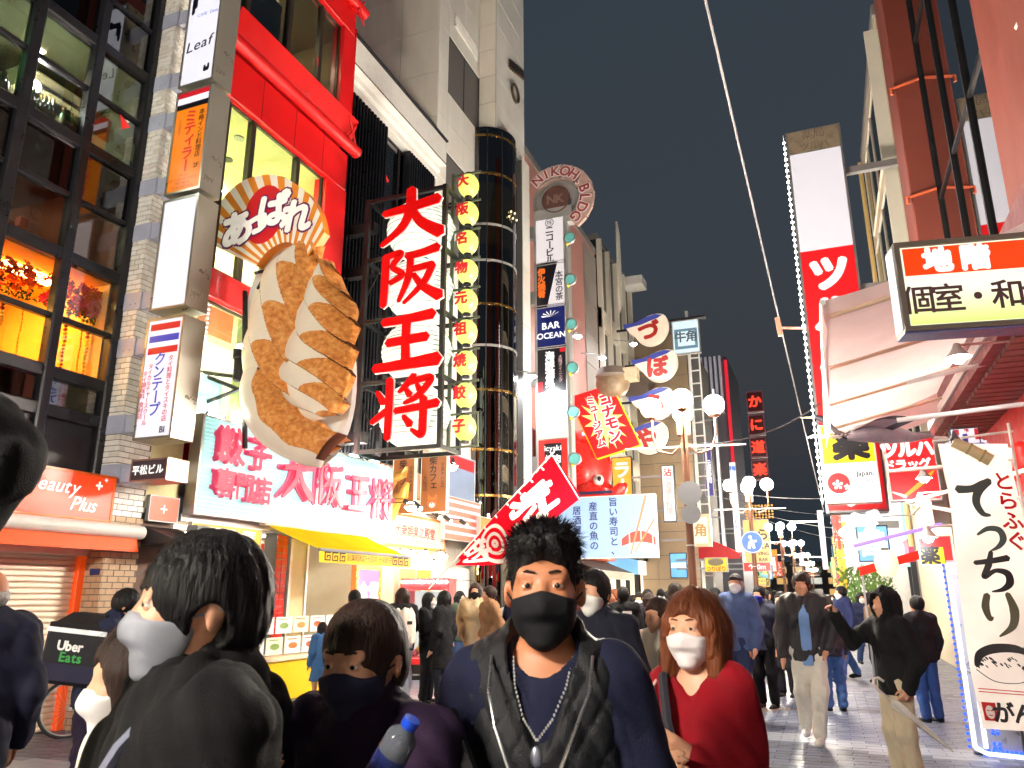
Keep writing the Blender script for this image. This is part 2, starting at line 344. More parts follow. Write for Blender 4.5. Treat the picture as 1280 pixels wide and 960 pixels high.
# ------------------------------------------------------------- black glass building
bb = thing('glass_building', 'black framed glass building with bar bottles and hanging flowers behind its panes', 'building', (LX, 1.5, 0), LEFT)
BLK = P('black window frame', (40, 40, 44), 0.35, 0.4, var=0.1)
cols = [0.0, 0.48, 1.41, 2.33, 3.26, 4.19, 5.11, 6.03]; rows = [3.9, 4.4, 5.14, 6.0, 6.86, 7.68, 8.54, 9.33, 10.17, 10.99, 11.83, 12.65, 13.5, 14.3, 15.2]
heavy = {3.9, 4.4, 6.0, 7.68, 9.33, 10.99, 12.65, 14.3}
for c in cols[1:]: M().bbox(c-0.075, c+0.075, -0.07, 0.08, 2.6, 15.3, 0.02).build('mullion', BLK, bb)
for z in rows:
    t = 0.085 if z in heavy else 0.04; M().bbox(0.02, 6.04, -0.045 if z in heavy else -0.02, 0.07, z-t, z+t, 0.015).build('transom', BLK, bb)
M().box(0, 6.04, 0.01, 0.07, 2.6, 3.85).build('spandrel', BLK, bb)
for i in range(len(cols)-1):
    for j in range(len(rows)-1): M().box(cols[i]+0.04, cols[i+1]-0.04, 0.02, 0.026, rows[j]+0.03, rows[j+1]-0.03).build('pane', SMOKE if rows[j] > 6.5 or rows[j] < 4.3 else CLEAR, bb)
OCH = P('ochre wall', (226, 172, 70), 0.8); DKW = P('dark room wall', (60, 58, 54), 0.8); RUST = P('rust wall', (150, 84, 62), 0.8); OLIVE = P('olive wall', (110, 115, 80), 0.8)
room(bb, 0.1, 5.95, 4.4, 5.93, OCH, y1=2.2, lamps=[(3.6, 0.7, 1.2, 0.3, LAMPY), (5.2, 0.8, 0.8, 0.3, LAMPY), (4.4, 1.6, 1.6, 0.3, LAMPY)])
room(bb, 0.1, 5.95, 6.05, 7.6, RUST, y1=2.6, lamps=[(4.6, 1.9, 0.12, 0.12, LAMPD)])
room(bb, 0.1, 5.95, 7.74, 9.26, OLIVE, y1=2.6, lamps=[(4.75, 0.9, 0.25, 0.25, LAMPD), (2.6, 1.0, 0.6, 0.3, LAMPG)])
room(bb, 0.1, 5.95, 9.4, 12.6, DKW, y1=2.6); room(bb, 0.1, 5.95, 12.7, 15.2, DKW, y1=2.6)
M().box(0, 5.99, 3.2, 8, 0, 15.3).box(0, 5.99, 0.1, 3.2, 15.25, 15.35).box(-0.1, 0, 0.02, 8, 0, 15.3).box(6.02, 6.06, 0.1, 8, 2.6, 15.3).build('wall', DKW, bb)
# the wall lamp that glares beside the bottles
o = thing('wall_lamp', 'glaring white lamp beside the bottles in the dark glass building', 'lamp', (LX-0.35, 6.02, 8.32), LEFT)
M().ball((0, 0, 0), 0.09).build('bulb', E('bar lamp', (255, 250, 225), 30), o); M().lathe([(0.02, -0.2), (0.035, -0.1), (0.05, -0.08)], 10).build('holder', BLACKM, o)
# bottles
GB = glass('green bottle glass', (60, 170, 60), 0.12); LBL = P('bottle label', (210, 205, 150), 0.6)
def make_bottle():
    r = thing('bottle', 'green wine bottle with a pale label standing inside the dark glass building', 'bottle', group='bottles on the bar shelf')
    M().lathe([(0, 0), (0.038, 0), (0.04, 0.02), (0.04, 0.17), (0.03, 0.205), (0.014, 0.23), (0.013, 0.29), (0, 0.29)], 12).build('glass_body', P('bottle green', (50, 130, 45), 0.1, var=0, coat=0.5), r, True)
    M().lathe([(0.0408, 0.05), (0.0408, 0.13)], 12).build('label_band', LBL, r); M().lathe([(0.016, 0.255), (0.016, 0.292), (0, 0.292)], 10).build('cap', GOLD, r); return r
_bot = make_bottle(); k = 0
for yy in [5.66, 5.72, 5.79, 5.85, 5.96, 6.02, 6.08, 6.14, 6.3, 6.36, 6.42, 6.48, 5.3, 5.36, 5.42, 5.48]:
    o = _bot if k == 0 else copytree(_bot); o.location = (LX-0.13-0.05*random.random(), yy+.06, 7.80); s = random.uniform(1.1, 1.25); o.scale = (s, s, s); k += 1
M().box(-0.02, 5.9, 0.08, 0.5, 7.775, 7.798).build('bar_shelf', BLK, bb)
# air conditioner
ac = thing('air_conditioner', 'beige ceiling air conditioner behind the dark bar window', 'air conditioner', (LX-0.9, 6.5, 8.5), LEFT)
M().bbox(-0.45, 0.45, -0.3, 0.35, 0, 0.3, 0.04).build('body', P('aged beige plastic', (196, 184, 140), 0.5), ac); M().box(-0.35, 0.35, -0.32, -0.301, 0.05, 0.1).box(-0.35, 0.35, -0.25, 0.0, -0.012, -0.002).build('vent', BLACKM, ac)
# flowers
PET = [P('orange petal', (245, 95, 25), 0.7, var=0.1), P('red petal', (205, 30, 40), 0.7), P('pink petal', (240, 70, 110), 0.7), P('yellow bead', (235, 190, 40), 0.6), P('green leaf', (70, 100, 40), 0.7), P('magenta bead', (165, 25, 60), 0.6)]
def garland(x, z, w, seed, label):
    r_ = random.Random(seed); g = thing('flower_garland', label, 'garland', (LX-0.35, x, z), LEFT, 'garlands hung in the yellow lit windows')
    b = M()
    for q in range(130):
        cx, cz = r_.uniform(-w/2, w/2), r_.uniform(-0.38, 0.0); cy = r_.uniform(-0.1, 0.15); mi = r_.choice([0, 0, 0, 0, 1, 0] if seed % 2 else [2, 2, 2, 0, 1, 1])
        for p in range(5):
            a = p*1.2566+r_.random(); t = r_.uniform(0.5, 0.9)*0.05; b.add([(cx, cy, cz), (cx+t*cos(a-.5), cy-.03, cz+t*sin(a-.5)), (cx+1.5*t*cos(a), cy-.02, cz+1.5*t*sin(a)), (cx+t*cos(a+.5), cy-.03, cz+t*sin(a+.5))], [(0, 1, 2, 3)], mi)
    b.build('blossom_cluster', PET, g); b = M()
    for q in range(60):
        cx, cz = r_.uniform(-w/2, w/2), r_.uniform(-0.46, -0.3); a = r_.uniform(3.5, 6); b.add([(cx, -0.02, cz), (cx+.03*cos(a-.5), -.05, cz+.03*sin(a-.5)), (cx+.07*cos(a), -.03, cz+.07*sin(a)), (cx+.03*cos(a+.5), -.05, cz+.03*sin(a+.5))], [(0, 1, 2, 3)])
    b.build('leaf_fringe', PET[4], g)
    for q in range(3):
        cx = -w/2+w*(q+0.5)/3; b = M(); n = 17
        for p in range(n): b.ball((cx+0.006*sin(p), 0, -0.4-p*0.055), (0.03 if q % 2 else 0.014, 0.03 if q % 2 else 0.014, 0.026), 8, 5, 1 if (p//3) % 4 == 1 and q % 2 else 0)
        b.build('bead_string', [PET[3], PET[5]], g, True)
for k, (x, w) in enumerate([(4.9, 0.8), (5.55, 0.6), (6.15, 0.8), (7.05, 0.75), (7.4, 0.3)]):
    garland(x, 5.82, w, k+1, ['orange blossom garland with bead strings in the yellow window', 'pink and red blossom garland with bead strings in the yellow window'][k % 2])
b = M()
for k in range(26):      # the red ornament silhouettes of the room above
    x, z = 3.3+random.random()*2.4, 6.2+random.random()*0.7; b.lathe([(0.02, 0), (0.1, 0.06), (0.1, 0.2), (0.02, 0.26)], 10, (x, 1.6+random.random()*0.7, z))
b.build('wall_ornaments', P('rust ornament', (190, 75, 40), 0.6), bb)
for (x, z, c, w, h, nm) in [(5.22, 7.95, (235, 120, 50), 0.3, 0.36, 'poster'), (5.62, 7.9, (225, 220, 150), 0.34, 0.28, 'poster')]: M().box(x, x+w, 0.034, 0.038, z, z+h).build(nm, E('poster lit %d' % c[2], c, 0.55), bb)
M().add([(5.62, 0.018, 8.5), (5.82, 0.018, 8.4), (5.68, 0.018, 8.28)], [(0, 2, 1)]).build('fire_access_mark', E('red triangle', (235, 40, 40), 0.8), bb)

# ------------------------------------------------------------- shop with the shutter
bs = thing('shuttered_shop', 'closed beauty shop with ribbed cream shutter and orange surround', 'shop', (LX, 1.5, 0), LEFT)
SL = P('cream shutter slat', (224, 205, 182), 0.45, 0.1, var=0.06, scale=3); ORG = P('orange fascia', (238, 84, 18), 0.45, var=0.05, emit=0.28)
_sl = M().lathe([(0.032, 0), (0.034, 0.02), (0.028, 0.045), (0.02, 0.056)], 1).v
sm = M(); nS = 6
prof = [(-0.004, 0.0), (-0.022, 0.01), (-0.026, 0.035), (-0.018, 0.056), (-0.002, 0.064), (0.0, 0.070)]
sm.add([(x, y, z) for x in (0, 5.95) for y, z in prof], [(i, i+6, i+7, i+1) for i in range(5)]); _sm = sm.mesh('slat', SL, True)
for k in range(30): link('slat', _sm, bs, (0.02, 0.06, 0.02+k*0.0705))
M().bbox(5.97, 6.1, -0.03, 0.12, 0, 2.16, 0.01).build('door_jamb', ORG, bs); M().bbox(6.1, 6.2, -0.02, 0.12, 0, 2.1, 0.01).build('side_post', ALU, bs)
M().bbox(0, 6.15, -0.06, 0.12, 2.12, 2.22, 0.01).build('shutter_box', P('pale shutter box', (228, 214, 200), 0.5), bs)
M().box(0, 6.2, 0.0, 0.1, 2.22, 2.62).build('fascia_board', ORG, bs)
b = M(); b.tube([(0.0, -0.47, 2.44), (6.5, -0.47, 2.44)], 0.09, 14); b.build('awning_case', WHITE, bs, True)
M().add([(0, -0.48, 2.36), (6.42, -0.48, 2.36), (6.42, -0.54, 2.18), (0, -0.54, 2.18)], [(0, 1, 2, 3)]).add([(0, -0.53, 2.18), (6.0, -0.53, 2.18), (6.0, -0.02, 2.24), (0, -0.02, 2.24)], [(0, 1, 2, 3)]).build('awning_cloth', ORG, bs)
root, w, h = sign('shop_sign', 'orange glowing beauty shop sign with white script above the shutter', (2.4, 7.5, 2.53, 3.13), 'L', -8.6, E('orange sign face', (250, 70, 12), 0.75, 0.15), P('orange frame', (240, 110, 30), 0.4), depth=0.12)
WL = E('white lit print', (255, 255, 250), 1.0)
def script(root, s, x, z, size): return text(root, s, x, z, size, WL, bold=0.012, fn=lambda a, c, y: (a+(c-z)*0.35, y, c+(a-x)*-0.02))
script(root, 'Beauty', w/2-.86, 0.40, 0.22); script(root, 'Plus', w/2-0.42, 0.2, 0.22)
M().box(w/2-.30, w/2-.20, -.006, -.004, .44, .465).box(w/2-.263, w/2-.237, -.0075, -.0065, .40, .505).box(w/2-.18, w/2-.13, -.006, -.004, .53, .542).box(w/2-.161, w/2-.149, -.0075, -.0065, .51, .562).build('sparkle', WL, root)

# ------------------------------------------------------------- white brick pillar
bp = thing('brick_pillar', 'white brick pillar carrying the stacked box signs', 'pillar', (LX, 7.57, 0), 0)
MOR = P('mortar', (104, 102, 100), 0.9, var=0.1); BRK = [P('white glazed brick', (240, 238, 232), 0.4, var=0.08, scale=14), P('cream glazed brick', (226, 222, 212), 0.4, var=0.08, scale=14), P('tan brick', (186, 158, 126), 0.5, var=0.12, scale=14)]
M().box(0.0, 0.325, 0.012, 0.55, 0, 15).build('core', MOR, bp)
bks = []; ch = 0.078; bw = 0.17
for c in range(int(15/ch)):
    z = c*ch; off = (c % 2)*bw/2; tanb = z < 2.6
    x = -off
    while x < 0.33:
        x0, x1 = max(0.0, x), min(0.338, x+bw-0.012)
        if x1-x0 > 0.03: bks.append((z, x0, x1, 0, tanb))
        x += bw
    y = 0.012+(-off)
    while y < 0.55:
        y0, y1 = max(0.014, y), min(0.55, y+bw-0.012)
        if y1-y0 > 0.03: bks.append((z, y0, y1, 1, tanb))
        y += bw
bks.sort(key=lambda t: abs(t[0]-6.4) if t[0] > 2.9 else 20-t[0]); rest = M()
_bc = {}
for n, (z, a, c_, side, tb) in enumerate(bks):
    k = 2 if tb else (0 if random.random() < 0.6 else 1); j = random.uniform(0, 0.004)
    args = (a, c_, -0.002-j, 0.012, z, z+ch-0.012) if side == 0 else (0.325, 0.338+j, a, c_, z, z+ch-0.012)
    if n < 300: M().box(*args).build('brick', BRK[k], bp)
    else: rest.box(*args, k)
struct(rest.build('bricks', BRK, bp), 'stuff')
M().box(0.13, 0.3, -0.012, -0.006, 1.88, 1.96).build('address_plate', P('blue plate', (40, 50, 110), 0.4), bp)

# ------------------------------------------------------------- stacked box signs on the pillar
SYP = 7.50
GALV = P('galvanised plate', (186, 192, 214), .5, .2, var=.1)
PW_ = E('backlit white acrylic', (236, 236, 250), 0.80, 0.06); PR = E('backlit red print', (200, 28, 40), 0.75); PB = E('backlit blue print', (30, 60, 190), 0.7); PK = E('backlit black print', (26, 26, 40), 0.1)
PO = E('backlit orange print', (240, 130, 25), 0.75, 0.08); PDK = E('backlit dark red print', (170, 35, 25), 0.5)
def bracket(root, w, zs):
    for z in zs: M().box(-w/2-0.26, -w/2-0.001, 0.08, 0.16, z, z+0.24).box(-w/2-0.6, -w/2-0.26, 0.055, 0.062, z-0.01, z+0.25).box(-w/2-0.272, -w/2-0.262, 0.06, 0.4, z-0.01, z+0.25).ball((-w/2-0.45, 0.052, z+0.07), 0.014, 6, 4).ball((-w/2-0.35, 0.052, z+0.07), 0.014, 6, 4).build('mounting_bracket', GALV, root)
X0, X1 = -8.40, -7.74
SIDE = P('stainless cabinet', (172, 170, 158), 0.34, 0.7, var=0.04, scale=2)
r1, w, h = sign('box_sign', 'white box sign with black cat drawing and looping script, above the orange curry sign', (X0, X1, 9.0, 11.0), 'Y', SYP, PW_, SIDE, 0.38, 0.035)
text(r1, 'Leaf', 0, 0.72, 0.25, PK, bold=0.01, tilt=0.12, fn=lambda a, c, y: (a+(c-0.72)*0.25, y, c)); text(r1, 'CAFE  Dining', 0.1, 1.25, 0.075, PB)
b = M()
for (cx, cz, rx, rz) in [(-.1, 1.62, .12, .05), (-.2, 1.5, .05, .1), (.02, 1.66, .06, .06), (-.22, 1.38, .03, .08), (.14, 1.6, .1, .05), (.2, 1.7, .04, .06), (.17, .22, .05, .035), (.21, .26, .02, .05), (.14, .26, .02, .03)]:
    b.add([(cx+rx*cos(k*pi/6)*(1+.25*(k % 2)), -0.006-cx*.002, cz+rz*sin(k*pi/6)*(1+.2*(k % 3))) for k in range(12)], [tuple(range(12))])
b.build('cat_drawing', PK, r1); bracket(r1, w, [0.15, 1.3])
r2, w, h = sign('box_sign', 'orange box sign of an Indian restaurant with red katakana', (X0, X1, 7.2, 8.92), 'Y', SYP, PO, SIDE, 0.38, 0.035)
panel(r2, -w/2+.035, w/2-.035, 1.60, 1.685, PR); panel(r2, -w/2+.035, w/2-.035, 1.49, 1.60, PW_); panel(r2, -w/2+.035, w/2-.035, 1.40, 1.49, PK)
text(r2, 'ミティラー', -0.0, 0.84, 0.215, PR, True, 0.03, 0.95); text(r2, '本格インド料理店', 0.2, 0.93, 0.1, PK, True, 0.012); text(r2, '2F', 0.2, 0.4, 0.1, PK, bold=0.02); text(r2, '日本語表記', -0.2, 1.1, 0.05, PDK, True)
for k, s in enumerate(['INDIAN', 'RESTAURANT & BAR', 'MITHILA', 'TEL06-6484-6682']): text(r2, s, -0.02, 0.28-k*0.062, (0.04, 0.05, 0.065, 0.05)[k], PDK)
bracket(r2, w, [0.15, 1.25])
r3, w, h = sign('box_sign', 'blank white box sign between the orange and the striped signs', (X0, X1, 5.42, 7.12), 'Y', SYP, PW_, SIDE, 0.38, 0.035); bracket(r3, w, [0.12, 1.2])
r4, w, h = sign('box_sign', 'white Thai restaurant box sign with red and blue stripes on top', (X0, X1, 3.6, 5.3), 'Y', SYP, PW_, SIDE, 0.38, 0.035)
for z, m in ((1.52, PR), (1.35, PB), (1.18, PR)): panel(r4, -.26, .26, z, z+0.095, m)
text(r4, 'クンテープ', -.02, 0.75, 0.19, PB, True, 0.02, 0.92); text(r4, 'タイ料理とタイスキの店', 0.17, 0.68, 0.083, PR, True, 0.015); text(r4, 'タイカルチャースクール', -0.17, 0.62, 0.078, PR, True, 0.015); text(r4, 'タイ調味料 食材店', -0.255, 0.62, 0.078, PR, True, 0.015); text(r4, 'B1', 0.16, 0.12, 0.11, PK, bold=0.03); bracket(r4, w, [0.15, 1.25])
r5, w, h = sign('name_plate_sign', 'dark building name plate with white characters under the stacked signs', (-8.36, -7.74, 3.05, 3.34), 'Y', SYP, P('dark plate', (70, 62, 70), 0.4), P('pinkish metal', (176, 140, 130), 0.35, 0.6), 0.36, 0.02)
text(r5, '平松ビル', -0.02, h/2, 0.125, WL, bold=0.02, gap=1.08); bracket(r5, w, [0.02])

# ------------------------------------------------------------- red building
RBX = -8.71
rb = thing('red_building', 'glossy red building with rounded ledges and large lit upper windows', 'building', (RBX, 8.1, 0), LEFT)
REDB = P('red panel', (214, 20, 22), 0.42, var=0.12, scale=2.2, coat=0.1, stretch=(1, 1, .3))
PALEW = P('pale yellow wall', (232, 226, 170), 0.7)
for (z0, z1, d) in ((9.88, 10.75, 0.0), (11.0, 11.5, 0.03), (6.22, 6.72, 0.0), (13.75, 14.4, 0.0)): M().bbox(0.62, 4.28, -d, 0.3, z0, z1, 0.02).build('spandrel', REDB, rb)
M().add([(0.6, -0.03, 11.0), (4.28, -0.03, 11.0), (4.28, -0.22, 11.52), (0.6, -0.22, 11.52), (0.6, 0.02, 11.56), (4.28, 0.02, 11.56)], [(0, 1, 2, 3), (3, 2, 5, 4)]).build('splayed_ledge', REDB, rb); M().add([(0.6, -0.03, 14.5), (4.28, -0.03, 14.5), (4.28, -0.22, 15.0), (0.6, -0.22, 15.0)], [(0, 1, 2, 3)]).build('splayed_ledge', REDB, rb)
for x in (1.55, 2.5, 3.4):
    for (z0, z1) in ((9.9, 10.74), (6.24, 6.7)): M().box(x, x+.012, -.004, 0.0, z0, z1).build('panel_joint', P('dark red joint', (110, 12, 14), .7), rb)  # thin dark red strips as panel joints
for z in (10.88, 14.45): M().tube([(0.55, -0.1, z), (4.45, -0.1, z)], 0.13, 16).build('rounded_moulding', REDB, rb, True)
M().bbox(3.6, 4.3, -0.0, 0.3, 4.2, 9.88, 0.01).build('pier', REDB, rb); M().bbox(3.86, 4.3, -0.0, 0.3, 11.5, 13.75, 0.01).build('pier', REDB, rb)
M().box(0.62, 4.28, 0.02, 0.3, 14.4, 17.5).build('upper_wall', REDB, rb)
for z in (10.75, 13.9):
    b = M(); b.tube([(3.95, -0.2, z+.75), (4.29, -0.2, z+.1)], 0.02, 6).tube([(4.28, -0.2, z+.75), (3.95, -0.15, z+.15)], 0.02, 6).build('cross_brace', REDB, rb)
for k in range(15): M().box(4.305, 4.33, 0.0+k*0.05, 0.03+k*0.05, 11.5, 14).build('corrugation', REDB, rb)
FR = P('dark bronze frame', (62, 56, 48), 0.4, 0.5)
window(rb, 0.64, 3.6, 6.75, 9.86, 1, 1, 0.06, 0.1, FR, CLEAR); [M().box(x-.05, x+.05, 0.08, 0.2, 6.75, 9.86).build('mullion', FR, rb) for x in (0.85, 1.5, 2.78)]
window(rb, 0.64, 3.86, 11.53, 13.73, 1, 1, 0.06, 0.1, FR, TINT); [M().box(x-.05, x+.05, 0.08, 0.2, 11.53, 13.73).build('mullion', FR, rb) for x in (1.05, 2.2, 3.2)]
window(rb, 0.64, 3.6, 4.3, 6.2, 2, 1, 0.05, 0.1, FR, CLEAR)
room(rb, 0.65, 4.2, 6.7, 9.86, P('pale room wall', (226, 222, 170), 0.8), y1=4, lamps=[(1.5, 2.0, 0.5, 0.5, LAMPW), (3.0, 2.6, 0.5, 0.5, LAMPW)])
room(rb, 0.65, 4.2, 11.55, 13.74, P('tan room wall', (190, 172, 125), 0.8), y1=3, lamps=[(2.6, 1.2, 0.35, 0.35, LAMPD), (1.2, 2, 0.3, 0.3, LAMPD)])
M().box(1.2, 2.4, 0.5, 0.56, 11.6, 13.2).build('dark_partition', DARK, rb); M().box(0.75, 1.0, 0.5, 0.6, 11.6, 13.7).build('curtain', P('curtain', (120, 110, 70), 0.8), rb)
for k, (x, y) in enumerate([(1.2, 1.2), (1.8, 0.7), (2.3, 1.4), (3.3, 0.9), (2.7, 2)]): M().lathe([(0, -0.005), (0.09, -0.005), (0.1, -0.03), (0, -0.03)], 12, (x, y, 9.86)).build('downlight', ALU if k % 2 else DARK, rb)
room(rb, 0.65, 4.2, 4.3, 6.2, P('pale mural wall', (225, 228, 205), 0.7), y1=1.6, lamps=[(1.3, 0.7, 0.8, 0.15, LAMPD), (2.9, 0.8, 0.8, 0.15, LAMPD)])
M().box(0.7, 1.6, 0.22, 0.24, 5.7, 6.18).build('orange_blind', P('orange blind', (240, 130, 80), 0.6), rb); M().box(1.72, 2.35, 0.22, 0.24, 4.3, 6.18).build('green_blind', P('sage blind', (176, 180, 120), 0.6), rb); M().box(0.72, 1.7, 0.4, 0.42, 4.3, 5.1).build('sky_mural', P('sky mural', (190, 215, 240), 0.6, var=0.3, scale=2), rb)
M().box(0.0, 0.62, 0.02, 0.3, 2.8, 17.5).build('side_strip', PALEW, rb)
M().box(0, 4.3, 4.1, 9, 0, 17.5).box(4.21, 4.28, 0.3, 4.1, 4.2, 17.5).box(0.0, 0.05, 0.32, 4.1, 4.2, 17.5).box(0.05, 4.2, 0.3, 4.1, 17.4, 17.5).build('wall', REDB, rb)
for (x, z) in ((3.0, 7.4), (3.1, 12.2), (0.75, 9.0)): M().add([(x, 0.085, z+.22), (x+.16, 0.085, z+.12), (x+.04, 0.085, z)], [(0, 2, 1)]).build('fire_access_mark', MATS['red triangle'], rb)

# ------------------------------------------------------------- black louvred shop with white cornice
lb = thing('louvred_building', 'low building with black vertical louvres and a white stepped cornice', 'building', (LX, 12.42, 0), LEFT)
LOU = P('black louvre', (24, 26, 32), 0.35, 0.3)
M().box(0, 4.6, 0.25, 7, 4.2, 13.8).box(0, 4.6, 0.02, 7, 13.7, 13.85).build('wall', CREAM, lb)
b = M(); [b.bbox(-0.02, 4.62, -0.05-0.09*k, 0.2, 12.75+k*0.2, 12.95+k*0.2, 0.02) for k in range(2)]; b.build('cornice', WHITE, lb); M().bbox(0, 4.64, -0.32, 0.3, 13.12, 13.85, 0.03).build('parapet', WHITE, lb)
M().box(-.01, 4.64, -.36, .1, 13.85, 13.9).build('coping', DARK, lb)
b = M(); n = 40
[b.tube([(4.6*k/n, -.34, 13.12), (4.6*(k+.5)/n, -.36, 13.09), (4.6*(k+1)/n, -.34, 13.12)], .012, 5) for k in range(n)]; b.build('rope_light', BLACKM, lb, True)
for k in range(14): M().bbox(0.15+k*0.13, 0.21+k*0.13, -0.1, 0.1, 4.4, 12.7, 0.01).build('louvre_slat', LOU, lb)
for k in range(12): M().bbox(3.0+k*0.12, 3.06+k*0.12, -0.1, 0.1, 9.0, 12.7, 0.01).build('louvre_slat', LOU, lb)
window(lb, 2.0, 4.55, 4.5, 12.7, 3, 4, 0.06, 0.12, DARK, SMOKE)
M().add([(2.2, 0.09, 11.6), (2.34, 0.09, 11.5), (2.24, 0.09, 11.4)], [(0, 2, 1)]).build('fire_access_mark', MATS['red triangle'], lb)

# ------------------------------------------------------------- white panelled tower with the black glass cylinder
wt = thing('white_tower', 'tall white panelled tower with dark windows and curved gutters', 'building', (LX, 17.05, 0), LEFT)
M().box(0.02, 2.9, 0.03, 9, 0, 25).box(2.9, 5.4, 0.2, 9, 0, 25).box(2.87, 5.4, -0.58, 0.2, 15.95, 25).box(4.75, 5.4, -0.75, 0.2, 0, 15.9).build('wall', MOR, wt)
PANM = [P('white enamel panel', (238, 237, 230), 0.4, var=0.12, scale=1.6, stretch=(1, 1, .18)), P('warm white panel', (236, 231, 217), 0.4, var=0.12, scale=1.6, stretch=(1, 1, .18))]
for k in range(17):                                          # side wall facing down the street
    z = 1.5*k-0.2
    for (y0, y1) in ((0.02, 1.3), (1.3, 4.2), (4.2, 9)): M().box(0.0, 0.02, y0+.008, y1-.008, max(0.01, z), z+1.485).build('panel', PANM[1], wt)
for k in range(26):
    z = k*1.0
    for (x0, x1) in ((0.0, 0.62), (0.62, 1.75), (1.75, 2.86)):
        if x0 > 0.5 and (15.75 < z+.5 < 17.7 or 11.2 < z+.5 < 14.1): continue
        M().box(x0+.008, x1-.008, 0.004, 0.03, z+.008, z+.992).build('panel', PANM[0], wt)
for (z0, z1) in ((16.02, 17.98), (11.02, 13.98)): window(wt, 0.63, 2.84, z0, z1, 2, 1, 0.05, 0.015, DARK, SMOKE)
b = M()
for k in range(22): b.box(1.1, 2.8, 0.1, 0.11, 16.1+k*0.085, 16.14+k*0.085)
b.build('blind', P('bronze blind', (112, 98, 70), 0.5), wt)
for k in range(9):
    z = 16.0+k*1.0
    M().box(2.85, 2.87, -0.57, -0.0, z+.01, z+.99).build('panel', PANM[1], wt); M().box(2.88, 5.39, -0.6, -0.58, z+.01, z+.99).build('panel', PANM[0], wt)
M().add([(2.88, -0.58, 15.94), (5.4, -0.58, 15.94), (5.4, 0.2, 15.94), (2.88, 0.2, 15.94)], [(0, 1, 2, 3)]).build('soffit', WHITE, wt)
for k in range(4):
    r_ = 0.12; z = 18.9-k*0.12
    M().tube([(0.9, -0.05, z), (2.3, -0.05, z), (2.6, 0.0, z), (2.75, 0.1, z), (2.8, 0.3, z)], 0.045, 8).build('gutter_pipe', WHITE, wt, True)
for k in range(16): M().box(4.74, 5.39, -0.78, -0.75, k*1.0+.01, k*1.0+.985).build('panel', PANM[0], wt)
cx, cyy, cr = 3.55, 0.05, 0.98                               # the cylinder, in tower coordinates
GLB = glass('black curved glass', (30, 32, 38), 0.13); M().lathe([(cr, 0), (cr, 16.0)], 40, (cx, cyy, 0)).build('glass_cylinder', GLB, wt, True)
M().lathe([(cr-.25, 0), (cr-.25, 16)], 24, (cx, cyy, 0)).build('lift_core', P('dark core', (16, 16, 20), 0.5), wt, True)
for z in (15.7, 14.35, 12.6, 11.4, 10.0, 8.7, 7.35, 5.6, 4.3, 2.9): M().lathe([(cr, -.035), (cr+.02, -.035), (cr+.02, .035), (cr, .035)], 40, (cx, cyy, z)).build('brass_band', GOLD if int(z*10) % 3 else STEEL, wt, True)
M().lathe([(cr-.12, 0), (cr-.12, 2.1)], 24, (cx, cyy, 12.0), a0=pi*0.95, a1=pi*1.75).build('lit_lift_car', E('lift car light', (225, 185, 70), 0.55, 0.4, 1.5), wt, True)
b = M(); [b.ball((cx-.35+k*.08, cyy-cr+.02-.03*k, 13.0+.2*(k % 2)), .035, 8, 5) for k in range(5)]; b.build('lift_lamp', E('lift lamp', (255, 225, 160), 1.9), wt)
for k, a in enumerate((3.6, 4.1, 4.6, 5.2)): M().tube([(cx+(cr+.01)*cos(a), cyy+(cr+.01)*sin(a), 0), (cx+(cr+.01)*cos(a), cyy+(cr+.01)*sin(a), 15.9)], .018, 6).build('glazing_bar', DARK, wt)
b = M(); b.lathe([(0.28, -.04), (0.34, -.04), (0.34, .04), (0.28, .04), (0.28, -.04)], 24); 
cr_o = b.build('wall_crest', P('bronze crest', (90, 78, 66), 0.4, 0.6), wt, True, (4.4, -.66, 18.3)); cr_o.rotation_euler = (pi/2, 0, 0)
for k in range(7): M().bbox(3.9+.2*k, 4.05+.2*k, -.67, -.61, 19.0+.07*k, 19.35+.07*k).build('crest_letter', MATS['bronze crest'], wt)

# ------------------------------------------------------------- entrance between the pillar and the dumpling restaurant
en = thing('basement_entrance', 'dark basement entrance with a sloping canopy beside the brick pillar', 'entrance', (-8.72, 8.12, 0), LEFT)
M().box(0, .62, .05, .12, 0, 2.9).build('door_wall', P('brown door wall', (96, 70, 58), .6), en); M().add([(0, -.02, 2.55), (.62, -.02, 2.55), (.62, -.75, 2.3), (0, -.75, 2.3), (0, -.02, 2.3), (.62, -.02, 2.3)], [(0, 1, 2, 3), (4, 5, 2, 3), (0, 3, 4), (1, 5, 2)]).build('canopy', DARK, en)
M().bbox(.3, .55, -.7, -.5, 2.42, 2.56, .01).build('canopy_lamp', P('grey lamp body', (120, 130, 134), .4), en)
r, w, h = sign('orange_poster_sign', 'orange poster board with sparkle mark under the dark name plate', (8.14, 8.68, 2.62, 2.98), 'L', -8.66, E('orange poster face', (244, 96, 60), .7, .1), ALU, .05, .012); M().box(-.06, .06, -.006, -.004, .17, .19).box(-.01, .01, -.0075, -.0065, .12, .24).build('sparkle', WL, r)
